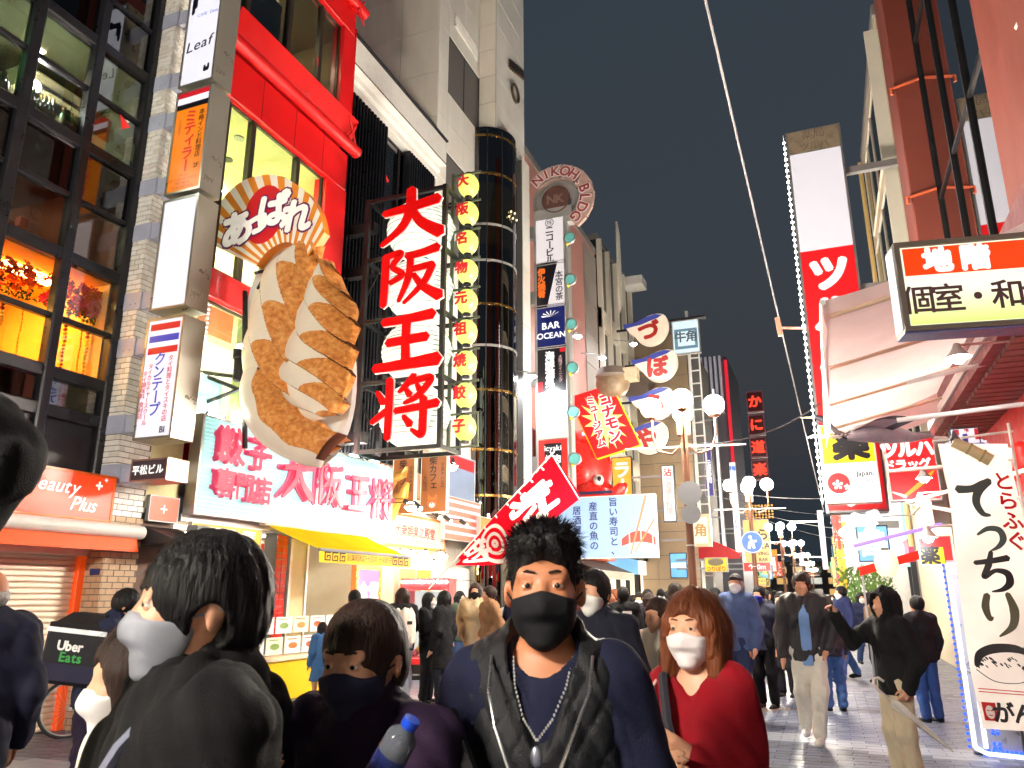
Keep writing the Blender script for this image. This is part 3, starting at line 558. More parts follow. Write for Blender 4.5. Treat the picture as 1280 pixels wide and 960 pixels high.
# ============================================================= left side signs and shops
KANJI = dict(
 大=[([(8, 40), (50, 36), (92, 30)], [9, 12, 14]), ([(50, 4), (49, 38), (38, 68), (6, 96)], [13, 14, 12, 6]), ([(52, 40), (66, 66), (96, 90)], [9, 13, 17])],
 阪=[([(14, 10), (14, 50), (13, 96)], [11, 11, 9]), ([(14, 12), (37, 9), (25, 30), (40, 46), (22, 58)], [8, 9, 8, 9, 7]), ([(46, 16), (70, 14), (93, 9)], [9, 10, 12]), ([(52, 16), (50, 52), (36, 92)], [9, 10, 5]),
    ([(56, 40), (86, 37)], [8, 9]), ([(86, 37), (73, 66), (44, 96)], [10, 9, 4]), ([(58, 50), (72, 72), (97, 92)], [7, 10, 15])],
 王=[([(14, 15), (50, 14), (88, 11)], [10, 11, 14]), ([(22, 50), (80, 47)], [11, 12]), ([(4, 90), (50, 88), (97, 85)], [11, 13, 17]), ([(50, 14), (49, 50), (50, 88)], [12, 11, 12])],
 将=[([(28, 4), (28, 50), (27, 97)], [10, 10, 9]), ([(10, 22), (20, 40)], [5, 10]), ([(3, 70), (24, 54)], [6, 9]), ([(64, 2), (52, 16), (42, 26)], [9, 8, 4]), ([(58, 12), (88, 8), (70, 34), (50, 44)], [7, 9, 8, 4]), ([(52, 22), (58, 32)], [5, 9]), ([(68, 16), (72, 25)], [5, 8]),
    ([(38, 55), (70, 52), (98, 48)], [8, 9, 11]), ([(78, 38), (78, 70), (76, 94), (62, 86)], [10, 10, 10, 4]), ([(50, 64), (60, 78)], [5, 10])],
 て=[([(4, 32), (40, 30), (70, 18), (92, 8)], [18, 15, 16, 12]), ([(90, 9), (58, 34), (46, 62), (58, 88), (76, 92)], [14, 17, 16, 12, 5])],
 っ=[([(8, 46), (45, 26), (80, 30), (88, 58), (70, 82), (40, 98)], [6, 14, 18, 17, 12, 3])],
 ち=[([(8, 30), (50, 24), (90, 16)], [10, 12, 14]), ([(50, 2), (40, 34), (26, 64), (55, 48), (84, 54), (88, 76), (70, 92), (42, 99)], [8, 13, 10, 9, 15, 16, 10, 3])],
 り=[([(24, 6), (18, 34), (26, 60), (34, 56)], [12, 15, 10, 3]), ([(72, 2), (84, 38), (76, 74), (44, 99)], [10, 17, 13, 3])],
)
# ------------------------------------------------------------- fan sign
FY = 9.05; fo = atY(350, 345, FY)
fan = thing('fan_sign', 'fan shaped sign with orange sunburst rays and a red disc', 'sign', fo, FRONT)
def fp(px, py, d=0.0): a = atY(px, py, FY); return (a[0]-fo[0], -d, a[2]-fo[2])
def poly_at(pts, t):
    pts = np.array(pts, float); k = len(pts)-1; x = t*k; i = min(int(x), k-1); f = x-i; p0, p1, p2, p3 = pts[max(i-1, 0)], pts[i], pts[i+1], pts[min(i+2, k)]
    return 0.5*((2*p1)+(p2-p0)*f+(2*p0-5*p1+4*p2-p3)*f*f+(3*p1-p0-3*p2+p3)*f**3)
FO = [(262, 304), (266, 275), (283, 243), (310, 223), (345, 219), (378, 236), (398, 262), (405, 290)]; FI = [(320, 332), (338, 311), (362, 303), (384, 322)]
FANM = [P('fan white', (245, 236, 220), 0.5, var=0.04, emit=0.22), P('fan orange', (232, 140, 40), 0.5, var=0.04, emit=0.2)]  # faint glow in the fan paint stands in for light falling on it
b = M(); n = 26
for k in range(n):
    for h_ in range(3):
        t0, t1 = (k+h_/3)/n, (k+(h_+1)/3)/n
        q = [fp(*poly_at(FI, t0)), fp(*poly_at(FI, t1)), fp(*poly_at(FO, t1)), fp(*poly_at(FO, t0))]; b.add([(x, y, z) for x, y, z in q], [(0, 1, 2, 3)], k % 2)
b.build('fan_face', FANM, fan)
L_ = [fp(*poly_at(FO, k/40)) for k in range(41)]+[fp(*poly_at(FI, 1-k/20)) for k in range(21)]
M().prism([(p[0], p[2]) for p in L_], 0.006, 0.16).build('fan_backing', P('orange edge', (214, 120, 30), 0.5), fan)
c0 = fp(330, 268); M().add([(c0[0]+0.42*cos(a)*0.95, -0.004, c0[2]+0.52*sin(a)) for a in np.linspace(0, 2*pi, 37)[:-1]], [tuple(range(36))]).build('red_disc', P('fan red', (214, 22, 36), 0.45, emit=0.2), fan)
PUR = P('purple outline', (110, 20, 90), 0.5, emit=0.08); LWH = P('fan letter white', (250, 246, 240), 0.5, emit=0.35)
for ch, px, py, s, tl in (('あ', 297, 287, 0.62, .12), ('っ', 322, 277, 0.5, 0.05), ('ぱ', 342, 263, 0.58, 0), ('れ', 371, 271, 0.56, -0.14)):
    p = fp(px, py); text(fan, ch, p[0], p[2], s, PUR, bold=0.12, y=-0.012, tilt=tl); text(fan, ch, p[0], p[2], s, LWH, bold=0.06, y=-0.018, tilt=tl)
for x0, x1 in ((-.95, -1.02), (.0, -.05)): M().tube([(x0+.2, .1, -.1), (x1+.25, .45, -2.6)], .045, 6).build('support_post', BLACKM, fan)
b = M(); [b.tube([(-.5+.25*k, .1, -.1), (-.4+.25*k, .3, .45)], .025, 6) for k in range(4)]; b.tube([(-.6, .12, .2), (.6, .12, .2)], .03, 6).build('support_frame', BLACKM, fan)

# ------------------------------------------------------------- giant dumplings on a plate
GY = 9.35; go = atY(385, 590, GY)
gz = thing('dumpling_sculpture', 'giant pan fried dumplings on a white plate projecting over the street', 'sculpture', go, FRONT)
def gp(px, py, d=0.0): a = atY(px, py, GY); return (a[0]-go[0], -d, a[2]-go[2])
GW = P('dumpling dough', (250, 240, 224), 0.45, var=0.06, scale=4, bump=0.06, bscale=9, coat=0.2)
def brownmat():
    m = P('fried dough', (196, 104, 30), 0.4, var=0.0, coat=0.25, bump=0.15, bscale=20); nt = m.node_tree; bs_ = nt.nodes['Principled BSDF']
    tc = nt.nodes.new('ShaderNodeTexCoord'); v = nt.nodes.new('ShaderNodeTexNoise'); v.inputs['Scale'].default_value = 13; v.inputs['Detail'].default_value = 6; v.inputs['Distortion'].default_value = .5; nt.links.new(tc.outputs['Object'], v.inputs['Vector'])
    r = nt.nodes.new('ShaderNodeValToRGB'); r.color_ramp.elements[0].position = 0.3; r.color_ramp.elements[0].color = lin(198, 116, 50); r.color_ramp.elements[1].position = 0.72; r.color_ramp.elements[1].color = lin(246, 190, 120)
    e = r.color_ramp.elements.new(0.5); e.color = lin(230, 152, 78); nt.links.new(v.outputs[0], r.inputs[0]); nt.links.new(r.outputs[0], bs_.inputs['Base Color']); return m
GBR = brownmat(); GLN = P('dark pleat edge', (92, 42, 16), 0.5)  # darker brown line along the pleat edges
b = M(); n = 48; cpx, cpy = 376, 445
def plate_pt(a, rx, ry): 
    x, y = rx*cos(a), ry*sin(a); tl = radians(-8); return cpx+x*cos(tl)-y*sin(tl), cpy+x*sin(tl)+y*cos(tl)
for ra, rb_, d0, d1 in ((1.0, 0.96, 0.0, 0.05), (0.96, 0.86, 0.05, 0.02), (0.86, 0.02, 0.02, -0.06), (1.0, 0.9, 0.0, -0.16), (0.9, 0.02, -0.16, -0.2)):
    b.grid(lambda u, v: gp(*plate_pt(2*pi*u, (68*(ra+(rb_-ra)*v)), (140*(ra+(rb_-ra)*v))), d0+(d1-d0)*v), n, 3)
b.build('plate', P('plate glaze', (236, 236, 234), 0.2, var=0.03, coat=0.5, emit=0.04), gz, True, ang=50)  # glaze carries a slight painted glow, the plate is no lamp
def dumpling(Lp, Rp, npl, D, base, sh=1.0, name='dumpling', lastlong=0.0):
    def ph(t, s): return npl*t-sh*s+1.0
    def fn(t, s):
        a, c = poly_at(Lp, t), poly_at(Rp, t); p = a+(c-a)*s; f = ph(t, s) % 1.0
        edge = 1.0
        if s > 0.93: p = p+(c-a)/np.linalg.norm(c-a)*(4.5*(f-0.4))*(1 if t < .9 else 0)
        if s < 0.05: p = p-(c-a)/np.linalg.norm(c-a)*3.0*sin(pi*f)
        d = D*(sin(pi*(0.04+0.92*s))**0.55)*(sin(pi*min(1, max(0.03, t*0.94+0.05)))**0.3)
        return gp(p[0], p[1], base+d+0.22*(f**1.8)*(0.4+0.6*s)+0.04*sin(pi*f)-0.08)
    def mf(t, s):
        f = ph(t, s) % 1.0
        if s > 0.32+0.36*(1-f)**1.4+0.03*sin(23*t):
            return 2 if (f < 0.07 or f > 0.975) else 1
        return 2 if (f > 0.972 and s > 0.2) else 0
    M().grid(fn, 260, 84, mf=mf).build(name, [GW, GBR, GLN], gz, True, ang=60)
dumpling([(374, 310), (338, 345), (321, 400), (313, 460), (322, 522), (357, 566), (412, 584)], [(412, 312), (412, 352), (402, 396), (388, 440), (380, 478), (402, 522), (442, 552)], 6, 0.38, 0.05, 2.7)
dumpling([(416, 337), (399, 372), (386, 410), (373, 450), (367, 480), (381, 512), (408, 532)], [(432, 338), (447, 368), (464, 400), (463, 430), (461, 458), (455, 492), (444, 522)], 6, 0.34, 0.22, 2.5)
# big smooth belly at the foot of the left dumpling
dumpling([(318, 468), (318, 505), (336, 545), (372, 574), (412, 588)], [(352, 462), (362, 490), (384, 520), (416, 540), (446, 548)], 1.001, 0.30, 0.26, 0.0)
for (a, c) in (((300, 470), (243, 462)), ((300, 482), (250, 500)), ((246, 466), (300, 488))):
    p, q = gp(*a), gp(*c); M().tube([(p[0], .1, p[2]), (q[0], .15, q[2])], .035, 6).build('support_arm', BLACKM, gz)
p = gp(303, 462); M().lathe([(0.05, -.22), (.07, -.2), (.07, .12), (.1, .16), (.1, .3), (.0, .3)], 12, (p[0], -.1, p[2])).build('flood_lamp', BLACKM, gz, True); M().ball((p[0], -.1, p[2]+.33), .06, 10, 6).build('flood_bulb', E('dumpling flood', (255, 250, 235), 14), gz, True)

# ------------------------------------------------------------- dumpling restaurant: neon fascia, awning, counter
NZ0, NZ1 = 2.77, 4.27
NEONW = E('neon white panel', (196, 246, 238), .5, 0.2, 1.2); NEONC = E('cyan neon tube', (170, 240, 238), 1.15); NEONR = E('red neon letter', (238, 8, 70), 1.0); NEONP = P('pink letter side', (206, 90, 130), 0.6, emit=0.3)
ns, w, h = sign('neon_fascia_sign', 'wide white neon fascia with big red letters over the yellow awning', (8.8, 14.42, NZ0, NZ1), 'L', -8.5, NEONW, STEEL, 0.2, 0.035)
for k in range(24):
    z = 0.06+k*(h-0.12)/23
    for x0, x1 in ((-w/2+.06, -w/6-.03), (-w/6+.03, w/6-.03), (w/6+.03, w/2-.06)): M().tube([(x0, -.014, z), (x1, -.014, z)], .009, 5).build('neon_tube', NEONC, ns)
for s, x, z, sz in (('餃', -2.28, 1.08, .56), ('子', -1.62, 1.06, .54), ('専', -2.36, .5, .42), ('門', -1.93, .49, .42), ('店', -1.5, .48, .42)):
    text(ns, s, x, z, sz, NEONP, bold=0.05, y=-.03, thick=.0); text(ns, s, x+.035, z, sz, NEONR, bold=0.035, y=-.12)
for s, x, z, sz in (('大', -.66, .86, .9), ('阪', .3, .82, .82), ('王', 1.28, .78, .78), ('将', 2.18, .76, .84)):
    brush(ns, KANJI[s], x, z, sz, NEONP, y=-.05, thick=.03, k=1.15); brush(ns, KANJI[s], x+.05, z, sz, NEONR, y=-.15, thick=.02)
for k in range(28): M().tube([(-w/2+.1+k*.2, .05, h), (-w/2+.1+k*.2, .02, h+.06)], .012, 5).build('wire_clip', BLACKM, ns)
for k in range(7): M().box(-w/2+.3+k*.78, -w/2+.52+k*.78, .1, .18, h+.03, h+.07).build('added_uplight', E('fascia uplight', (255, 246, 230), 12), ns)  # lamps added along the top to light the red building
gr = thing('dumpling_restaurant', 'bright dumpling restaurant front with menu counter and red tiled pier under the neon fascia', 'restaurant', (RBX, 8.75, 0), LEFT)
SHOPW = P('white shop wall', (222, 214, 194), 0.6, var=0.06); YEL = P('yellow vinyl', (246, 196, 10), 0.45, var=0.05, emit=0.16)
room(gr, 0.0, 5.7, 0.02, 2.7, SHOPW, y0=0.1, y1=2.4, lamps=[(1.2, 0.9, .7, .12, E('shop tube light', (255, 250, 235), 2.0)), (3.4, 0.9, .7, .12, MATS['shop tube light']), (2.4, 1.8, .9, .12, MATS['shop tube light'])], floor=GREY)
M().bbox(0, 5.7, -.05, .1, 2.66, 2.78, .01).build('lintel', STEEL, gr)
tl = M().box(2.25, 2.55, 0.0, .25, 0, 2.66).build('tiled_pier', MOR, gr); TR = P('red glazed tile', (205, 28, 20), 0.2, var=0.1, coat=0.4)
for k in range(24):
    for q in range(2): M().box(2.256+q*.15, 2.396+q*.15, -.012, 0, .02+k*.11, .122+k*.11).build('tile', TR, tl)
M().box(2.7, 3.1, .0, .08, .9, 2.6).build('beige_screen', P('beige screen', (190, 180, 140), 0.7, var=.15, scale=3), gr); M().box(3.1, 3.16, -.02, .1, 0, 2.66).box(2.62, 2.68, -.02, .1, 0, 2.66).build('door_post', STEEL, gr)
M().bbox(1.0, 4.4, -.55, .0, .02, .62, .02).build('counter_base', YEL, gr); M().bbox(.95, 4.45, -.6, .02, .62, .68, .01).build('counter_ledge', P('pale counter', (236, 220, 190), .4), gr)
MENU = [E('menu card %d' % k, c, .8) for k, c in enumerate([(250, 246, 232), (252, 232, 200), (245, 240, 226)])]; DISH = [P('dish brown', (170, 90, 40), .5), P('dish orange', (220, 130, 60), .5), P('dish green', (120, 150, 70), .5)]
for r_ in range(2):
    for k in range(7):
        x = 1.1+k*.46; m_ = M().box(x, x+.4, -.5+r_*.2, -.49+r_*.2, .72+r_*.3, .98+r_*.3).build('menu_card', MENU[(k+r_) % 3], gr)
        bb_ = M(); bb_.add([(x+.2+.12*cos(a), -.502+r_*.2, .84+r_*.3+.05*sin(a)) for a in np.linspace(0, 2*pi, 13)[:-1]], [tuple(range(12))]); bb_.box(x+.05, x+.3, -.504+r_*.2, -.502+r_*.2, .93+r_*.3, .95+r_*.3); bb_.build('dish_picture', DISH[(k*2+r_) % 3], m_)
M().box(1.05, 4.35, -.45, -.44, .7, .72).build('card_rail', STEEL, gr)
M().box(.25, 1.9, -.02, .02, 1.3, 2.5).build('menu_board', MENU[1], gr)
for k in range(3): M().box(.35+.5*k, .75+.5*k, -.028, -.022, 1.4, 1.85).build('dish_picture', DISH[k], gr)
M().box(.25, 1.9, -.03, -.022, 2.2, 2.45).build('red_header', P('menu red', (215, 40, 35), .5, emit=.4), gr)
ys, w2, h2 = sign('founding_banner', 'yellow banner board with white brush characters left of the awning', RX(240, 652, 325, 690, -8.2), 'L', -8.2, E('yellow lit board', (240, 190, 40), .7, .1), STEEL, .06, .015)
text(ys, '創業昭和四十四年', 0, h2*.66, .15, WL, bold=.02); text(ys, '元祖焼餃子', -.1, h2*.28, .15, WL, bold=.02)
po, w2, h2 = sign('purple_poster', 'purple lit poster with white characters edged with yellow bulbs', (13.35, 14.3, .8, 2.2), 'L', -8.62, E('purple lit face', (196, 110, 226), .8, .1), P('orange bulb frame', (220, 120, 40), .5, emit=.3), .1, .09)
text(po, '食堂', .02, h2*.62, .4, WL, bold=.04); 
for k in range(9):
    for x in (-w2/2+.045, w2/2-.045): M().ball((x, -.03, .1+k*.15), .025, 8, 5).build('bulb', E('yellow bulb', (255, 220, 90), 1.9), po)
aw = thing('awning', 'yellow folding arm awning with black fret pattern on its valance', 'awning', (-8.6, 10.5, 2.78), LEFT)
awm = cloth_translucent('yellow awning cloth', (250, 214, 40), .55)
def awf(u, v): return (0.0+2.95*u, 1.0*0-1.12*v, -.44*v-.02*sin(pi*v)+.01*sin(9*u))
M().grid(awf, 20, 8).build('cloth', awm, aw, True)
M().grid(lambda u, v: (2.95*u, -1.13-.01*sin(20*u)*v, -.45-.2*v), 24, 3).build('valance', YEL, aw, True)
M().tube([(0, -1.12, -.455), (2.95, -1.12, -.455)], .03, 8).build('front_bar', ALU, aw, True)
for x in (.15, 2.8): M().tube([(x, -.02, -.1), (x+.45*(1 if x < 1 else -1), -.55, -.3), (x, -1.1, -.46)], .028, 8).build('folding_arm', ALU, aw, True)
M().bbox(-.1, 3.05, -.12, .02, -.05, .1, .02).build('cassette', P('cream cassette', (226, 216, 196), .5), aw)
b = M()
for x0 in (.12, .33, .54, 2.25, 2.46, 2.67):
    for (a0, a1, z0, z1) in ((0, .16, .12, .14), (0, .02, 0, .12), (.02, .16, 0, .02), (.14, .16, .02, .09), (.06, .14, .07, .09), (.06, .08, .04, .07)): b.box(x0+a0, x0+a1, -1.152, -1.148, -.62+z0, -.62+z1)
struct(b.build('fret_pattern', INKK, aw), 'stuff'); text(aw, '創業昭和四十四年 元祖餃子', 1.5, -.55, .12, INKK, y=-1.15)

# ------------------------------------------------------------- lantern sign
LY = 13.0
lf = thing('lantern_rack', 'black steel rack holding the big white lanterns over the street', 'sign frame', (-7.37, LY, 4.25), FRONT)
b = M(); fw_ = .9; HH = 5.45
for x in (-fw_, fw_):
    for y in (-.38, .42): b.box(x-.045, x+.045, y-.045, y+.045, 0, HH)
for z in (0.0, 1.36, 2.66, 4.0, HH-.09):
    for y in (-.38, .42): b.box(-fw_+.045, fw_-.045, y-.035, y+.035, z, z+.08)
    for x in (-fw_, fw_): b.box(x-.035, x+.035, -.335, .375, z, z+.08)
b.build('frame', BLACKM, lf)
for z in (3.9, 4.9, 1.4, .3): M().box(-1.66, -fw_-.045, -.1, .1, z, z+.22).box(-1.75, -1.66, -.2, .2, z-.06, z+.28).build('mounting_beam', BLACKM, lf)
M().tube([(-1.6, .1, 2.7), (-.9, .1, 4.0)], .025, 6).tube([(-1.6, .1, 2.2), (-.9, .1, .6)], .025, 6).build('stay_rod', BLACKM, lf)
PAPER = E('lantern paper', (240, 248, 232), .84, .12, 2.0); RIB = P('lantern rib', (120, 130, 110), .6); CUT = P('red cut out letter', (176, 3, 5), .85, var=.03, emit=.6, spec=.1); CUTW = P('white letter edge', (240, 226, 220), .5, emit=.3)
def lantern(ch, z, scale_w):
    o = thing('paper_lantern', 'big white ribbed lantern, %s, with a red brush character' % {'大': 'topmost on the rack', '阪': 'second from the rack top', '王': 'third from the rack top', '将': 'lowest on the rack'}[ch], 'lantern', (-7.2, LY, z), FRONT, 'big lanterns with red characters')
    prof = [(.02, -.6)]+[(.16+.56*(sin(pi*(k+.4)/12.8))**.55, -.6+1.2*k/12) for k in range(13)]+[(.02, .6)]
    M().lathe(prof, 32).build('paper_shade', PAPER, o, True, ang=80)
    for k in range(2, 11):
        r_ = prof[k+1][0]; zz = prof[k+1][1]; b = M(); b.lathe([(r_+.001, -.008), (r_+.012, 0), (r_+.001, .008)], 32, (0, 0, zz)).build('rib', RIB, o, True)
    for zz in (-.64, .6): M().lathe([(.0, 0), (.17, 0), (.17, .05), (0, .05)], 16, (0, 0, zz)).build('end_cap', BLACKM, o)
    brush(o, KANJI[ch], .16, 0.02, 1.46, CUTW, y=-.735, thick=.02, k=1.25, tall=.84); brush(o, KANJI[ch], .16, 0.02, 1.46, CUT, y=-.775, thick=.02, k=1.08, tall=.84)
for ch, z in (('大', 8.93), ('阪', 7.62), ('王', 6.28), ('将', 4.98)): lantern(ch, z, 1)
sf = thing('small_lantern_rack', 'narrow grey rack holding a column of small yellow lanterns', 'sign frame', (-6.2, LY+.1, 4.3), FRONT)
b = M()
for x in (-.33,): b.box(x-.03, x+.03, -.03, .03, 0, 5.9)
for k in range(10): b.box(-.3, .3, -.02, .02, .02+k*.645, .06+k*.645)
b.box(.27, .3, -.019, .019, .06, .665).build('frame', P('green grey steel', (86, 96, 80), .45, .4), sf)
for z in (1.0, 3.2, 5.2): M().box(-.5, -.36, -.02, .02, z, z+.05).build('link_bar', BLACKM, sf)
SLAN = E('small lantern paper', (236, 246, 120), .85, .3, 6); SRED = E('small lantern print', (215, 20, 40), .7)
for k, ch in enumerate('大阪名物元祖焼餃子'):
    o = thing('small_lantern', 'small glowing yellow lantern with red character, %s of its column' % ['topmost', 'second', 'third', 'fourth', 'fifth', 'sixth', 'seventh and most orange', 'eighth', 'lowest'][k], 'lantern', (-6.18, LY+.1, 9.86-k*.645), FRONT, 'column of small lanterns')
    M().lathe([(.02, -.25)]+[(.07+.15*sin(pi*(q+.3)/8.6)**.6, -.23+.46*q/8) for q in range(9)]+[(.02, .23)], 20).build('paper_shade', SLAN, o, True, ang=80)
    M().lathe([(0, .25), (.08, .25), (.08, .29), (0, .29)], 12).lathe([(0, -.29), (.08, -.29), (.08, -.25), (0, -.25)], 12).build('end_cap', BLACKM, o)
    text(o, ch, -.02, 0, .26, SRED, bold=.05, y=-.24)

# ------------------------------------------------------------- amusement arcade next door (ground floor of the louvred building and the tower)
ar = thing('amusement_arcade', 'cluttered lit amusement arcade front below the louvred building', 'shop', (LX, 14.45, 0), LEFT)
room(ar, 0.06, 9.3, .02, 4.0, P('arcade wall', (206, 190, 170), .7, var=.2, scale=2), y0=.3, y1=3, lamps=[(x, 1.0, .9, .3, E('arcade tube', (255, 244, 225), 4)) for x in (1, 3.2, 5.6, 8)], floor=GREY)
M().box(0, 9.4, .05, .3, 3.9, 4.5).build('fascia_beam', P('wood fascia', (150, 110, 80), .6), ar)
r, w2, h2 = sign('framed_sign', 'white framed sign with red brush title and black side writing on an orange frame', RX(478, 637, 556, 690, -8.75), 'L', -8.75, E('aged white face', (236, 232, 215), .75, .08), P('orange wood frame', (214, 120, 60), .5), .12, .06)
text(r, '大衆娯楽之殿堂', 0, h2*.5, .26, PR, bold=.02, gap=1.05); text(r, '創業大阪府公認の射的第一号指定店', 0, h2*.2, .12, PK); text(r, '日本一', 0, h2*.8, .11, E('orange print', (230, 120, 60), .7)); text(r, '景品付', -w2*.44, h2*.5, .17, PK, True); text(r, '景品付', w2*.44, h2*.5, .17, PK, True)
WOODS = E('brown lit wood', (176, 108, 60), .55, .1)
for (px0, py0, px1, py1, yy, lab) in ((527, 568, 558, 640, 15.6, 'upright brown cafe sign with a dog face and white frame'), (492, 574, 517, 642, 15.2, 'brown cafe sign half hidden behind the golden tail')):
    r, w2, h2 = sign('cafe_sign', lab, RY(px0, py0, px1, py1, yy), 'Y', yy, WOODS, WHITE, .12, .015)
    text(r, '柴カフェ', -.02, h2*.66, .19, PK, True, .02); text(r, 'SHIBA CAFE', w2*.33, h2*.62, .1, PK, fn=lambda a, c, y, h2=h2, w2=w2: (w2*.33+(c-h2*.62), y, h2*.62-(a-w2*.33))); text(r, '大阪店', -w2*.33, h2*.5, .12, PK, True)
    if px0 == 527:
        b = M(); b.add([(.12*cos(a)-.03, -.006, .22+.13*sin(a)) for a in np.linspace(0, 2*pi, 19)[:-1]], [tuple(range(18))]).add([(-.15, -.0065, .3), (-.13, -.0065, .42), (-.05, -.0065, .34)], [(0, 2, 1)]).add([(.01, -.0065, .34), (.08, -.0065, .42), (.1, -.0065, .3)], [(0, 2, 1)]); b.build('dog_face', E('shiba orange', (226, 130, 70), .6), r)
        b = M(); b.add([(.07*cos(a)-.03, -.008, .17+.06*sin(a)) for a in np.linspace(0, 2*pi, 15)[:-1]], [tuple(range(14))]).build('muzzle', PW_, r); M().ball((-.03, -.01, .2), .018, 8, 5).ball((-.08, -.01, .26), .013, 8, 5).ball((.02, -.01, .26), .013, 8, 5).build('dog_eyes', PK, r)
# golden carp tail ornament that curls beside the fascia
gt = thing('golden_ornament', 'golden curled wooden ornament beside the neon fascia end', 'ornament', atY(488, 640, 14.6), FRONT)
GO = P('carved gold wood', (206, 150, 70), .35, .3, var=.15, emit=.05)
for pts in (([(-.1, 0, -.1), (.1, 0, .25), (.3, 0, .35), (.42, -.05, .6)], [.2, .17, .12, .05]), ([(-.15, 0, .5), (.05, 0, .75), (.3, 0, .8), (.4, -.05, .95)], [.16, .13, .09, .03]), ([(-.15, 0, 0), (-.2, 0, .4), (-.1, 0, .8)], [.2, .17, .12])): M().tube(pts[0], pts[1], 10).build('scroll', GO, gt, True)
# claw cabinet with a red bulb frame
cm = thing('prize_cabinet', 'red prize machine cabinet framed with round white bulbs', 'game machine', (-7.6, 14.3, 0), FRONT+.25)
M().box(-.45, .45, 0, .8, .1, .3).bbox(-.5, .5, -.02, .8, 0.0, .12, .02).build('plinth', BLACKM, cm); REDL = P('red machine', (206, 24, 30), .4, emit=.25)
for (x0, x1, z0, z1) in ((-.5, .5, 1.72, 1.95), (-.5, -.38, .3, 1.72), (.38, .5, .3, 1.72), (-.5, .5, .3, .42)): M().bbox(x0, x1, 0, .8, z0, z1, .01).build('red_frame', REDL, cm)
M().box(-.37, .37, .05, .055, .43, 1.7).build('glass_front', CLEAR, cm); M().box(-.37, .37, .7, .72, .43, 1.7).build('back_panel', E('machine white back', (250, 245, 250), 1.0), cm)
for k in range(11):
    for (x, z) in ((-.45+.09*k, 1.88),): M().ball((x, -.02, z), .025, 8, 5).build('bulb', E('white bulb', (255, 248, 235), 8), cm)
for k in range(9):
    for x in (-.44, .44): M().ball((x, -.02, .45+k*.15), .022, 8, 5).build('bulb', MATS['white bulb'], cm)
b = M(); [b.ball((-.25+.1*(k % 6), .3+.1*(k//6), .5+.08*(k % 3)), (.06, .06, .07), 8, 6, k % 3) for k in range(18)]; struct(b.build('plush_prizes', [P('plush a', (230, 120, 150), .8), P('plush b', (240, 220, 120), .8), P('plush c', (120, 160, 220), .8)], cm, True), 'stuff')
# lit showcases and posters further in
for (x0, x1, z0, z1, y, c, nm, lab) in ((14.8, 15.6, 1.0, 2.2, -8.5, (240, 200, 120), 'food_poster', 'amber food poster at the arcade corner'), (15.75, 16.5, 1.0, 2.2, -8.6, (226, 160, 70), 'food_poster', 'orange food poster by the arcade doorway'),
    (16.6, 17.8, .3, 1.7, -8.4, (240, 240, 220), 'showcase', 'white glowing showcase behind the people queueing'), (20.3, 22.0, 1.5, 2.6, -8.3, (110, 190, 230), 'blue_showcase', 'blue white game cabinet under the black glass cylinder')):
    r, w2, h2 = sign(nm, lab, (x0, x1, z0, z1), 'L', y, E('face '+nm+str(c[2]), c, .8, .25, 4), STEEL, .1, .03)
    rr = random.Random(x0)
    for k in range(10): panel(r, *(lambda a, z: (a, a+.16, z, z+.14))(rr.uniform(-w2/2+.06, w2/2-.22), rr.uniform(.06, h2-.2)), DISH[k % 3] if k % 2 else PW_, y=-.004-.0012*k, name='picture')
# striped board and orange board at the tower foot
def board(px, Yp, face, lab, txt=None, tm=None, frame=None, plane='L', size=.3, nm='shop_board', vert=False, bold=.03, depth=.1, rim=.02):
    rc = RX(*px, Yp) if plane == 'L' else RY(*px, Yp); r, w2, h2 = sign(nm, lab, rc, plane, Yp, face, frame or STEEL, depth, rim)
    if txt: text(r, txt, 0, h2/2, size, tm or PK, vert, bold)
    return r, w2, h2
r, w2, h2 = board((556, 618, 600, 680), -8.5, E('salmon stripes', (240, 130, 100), .75), 'salmon striped board with white waves below the small lanterns')
for k in range(5): panel(r, -w2/2+.03, w2/2-.03, .15+k*h2*.18, .22+k*h2*.18, PW_, name='stripe')
r, w2, h2 = board((600, 645, 655, 703), -8.3, E('amber board', (214, 150, 50), .7, .2), 'amber board with a white circled emblem behind the red flag')
b = M(); b.lathe([(.34, 0), (.4, 0), (.4, .01), (.34, .01), (.34, 0)], 24); o = b.build('ring', WL, r, False, (-.3, -.006, h2/2)); o.rotation_euler = (pi/2, 0, 0); text(r, '串柴', -.3, h2/2, .3, WL, bold=.03); text(r, '串カツ', w2*.25, h2*.7, .26, E('amber print', (240, 190, 110), .8), bold=.03)
# spot lamps on brackets over the arcade
for k, (px, py) in enumerate([(517, 628), (541, 640), (555, 645), (575, 650), (505, 625)]):
    p = atX(px, py, -8.2); o = thing('spot_lamp', 'small dark spot lamp on a bracket over the arcade front', 'lamp', p, LEFT, 'spot lamps over the arcade')
    M().tube([(0, 0, 0), (.05, -.14, -.12)], .05, 8).build('housing', BLACKM, o, True); M().tube([(0, 0, .02), (0, .5, .05)], .012, 5).build('bracket', BLACKM, o); M().ball((.055, -.15, -.13), .04, 8, 6).build('bulb', E('spot bulb', (255, 240, 210), 6), o)
for k in range(9):
    p = atX(500+k*7+random.uniform(-3, 3), 697+random.uniform(-6, 8), -8.3); o = thing('bare_bulb', 'bare warm bulb strung under the framed sign of the arcade', 'bulb', p, LEFT, 'warm bulbs strung under the framed sign')
    M().ball((0, 0, 0), .055, 10, 7).build('glass_globe', E('warm bare bulb', (255, 222, 150), 6), o, True); M().lathe([(.02, .05), (.025, .1), (0, .1)], 8).build('socket', BLACKM, o)
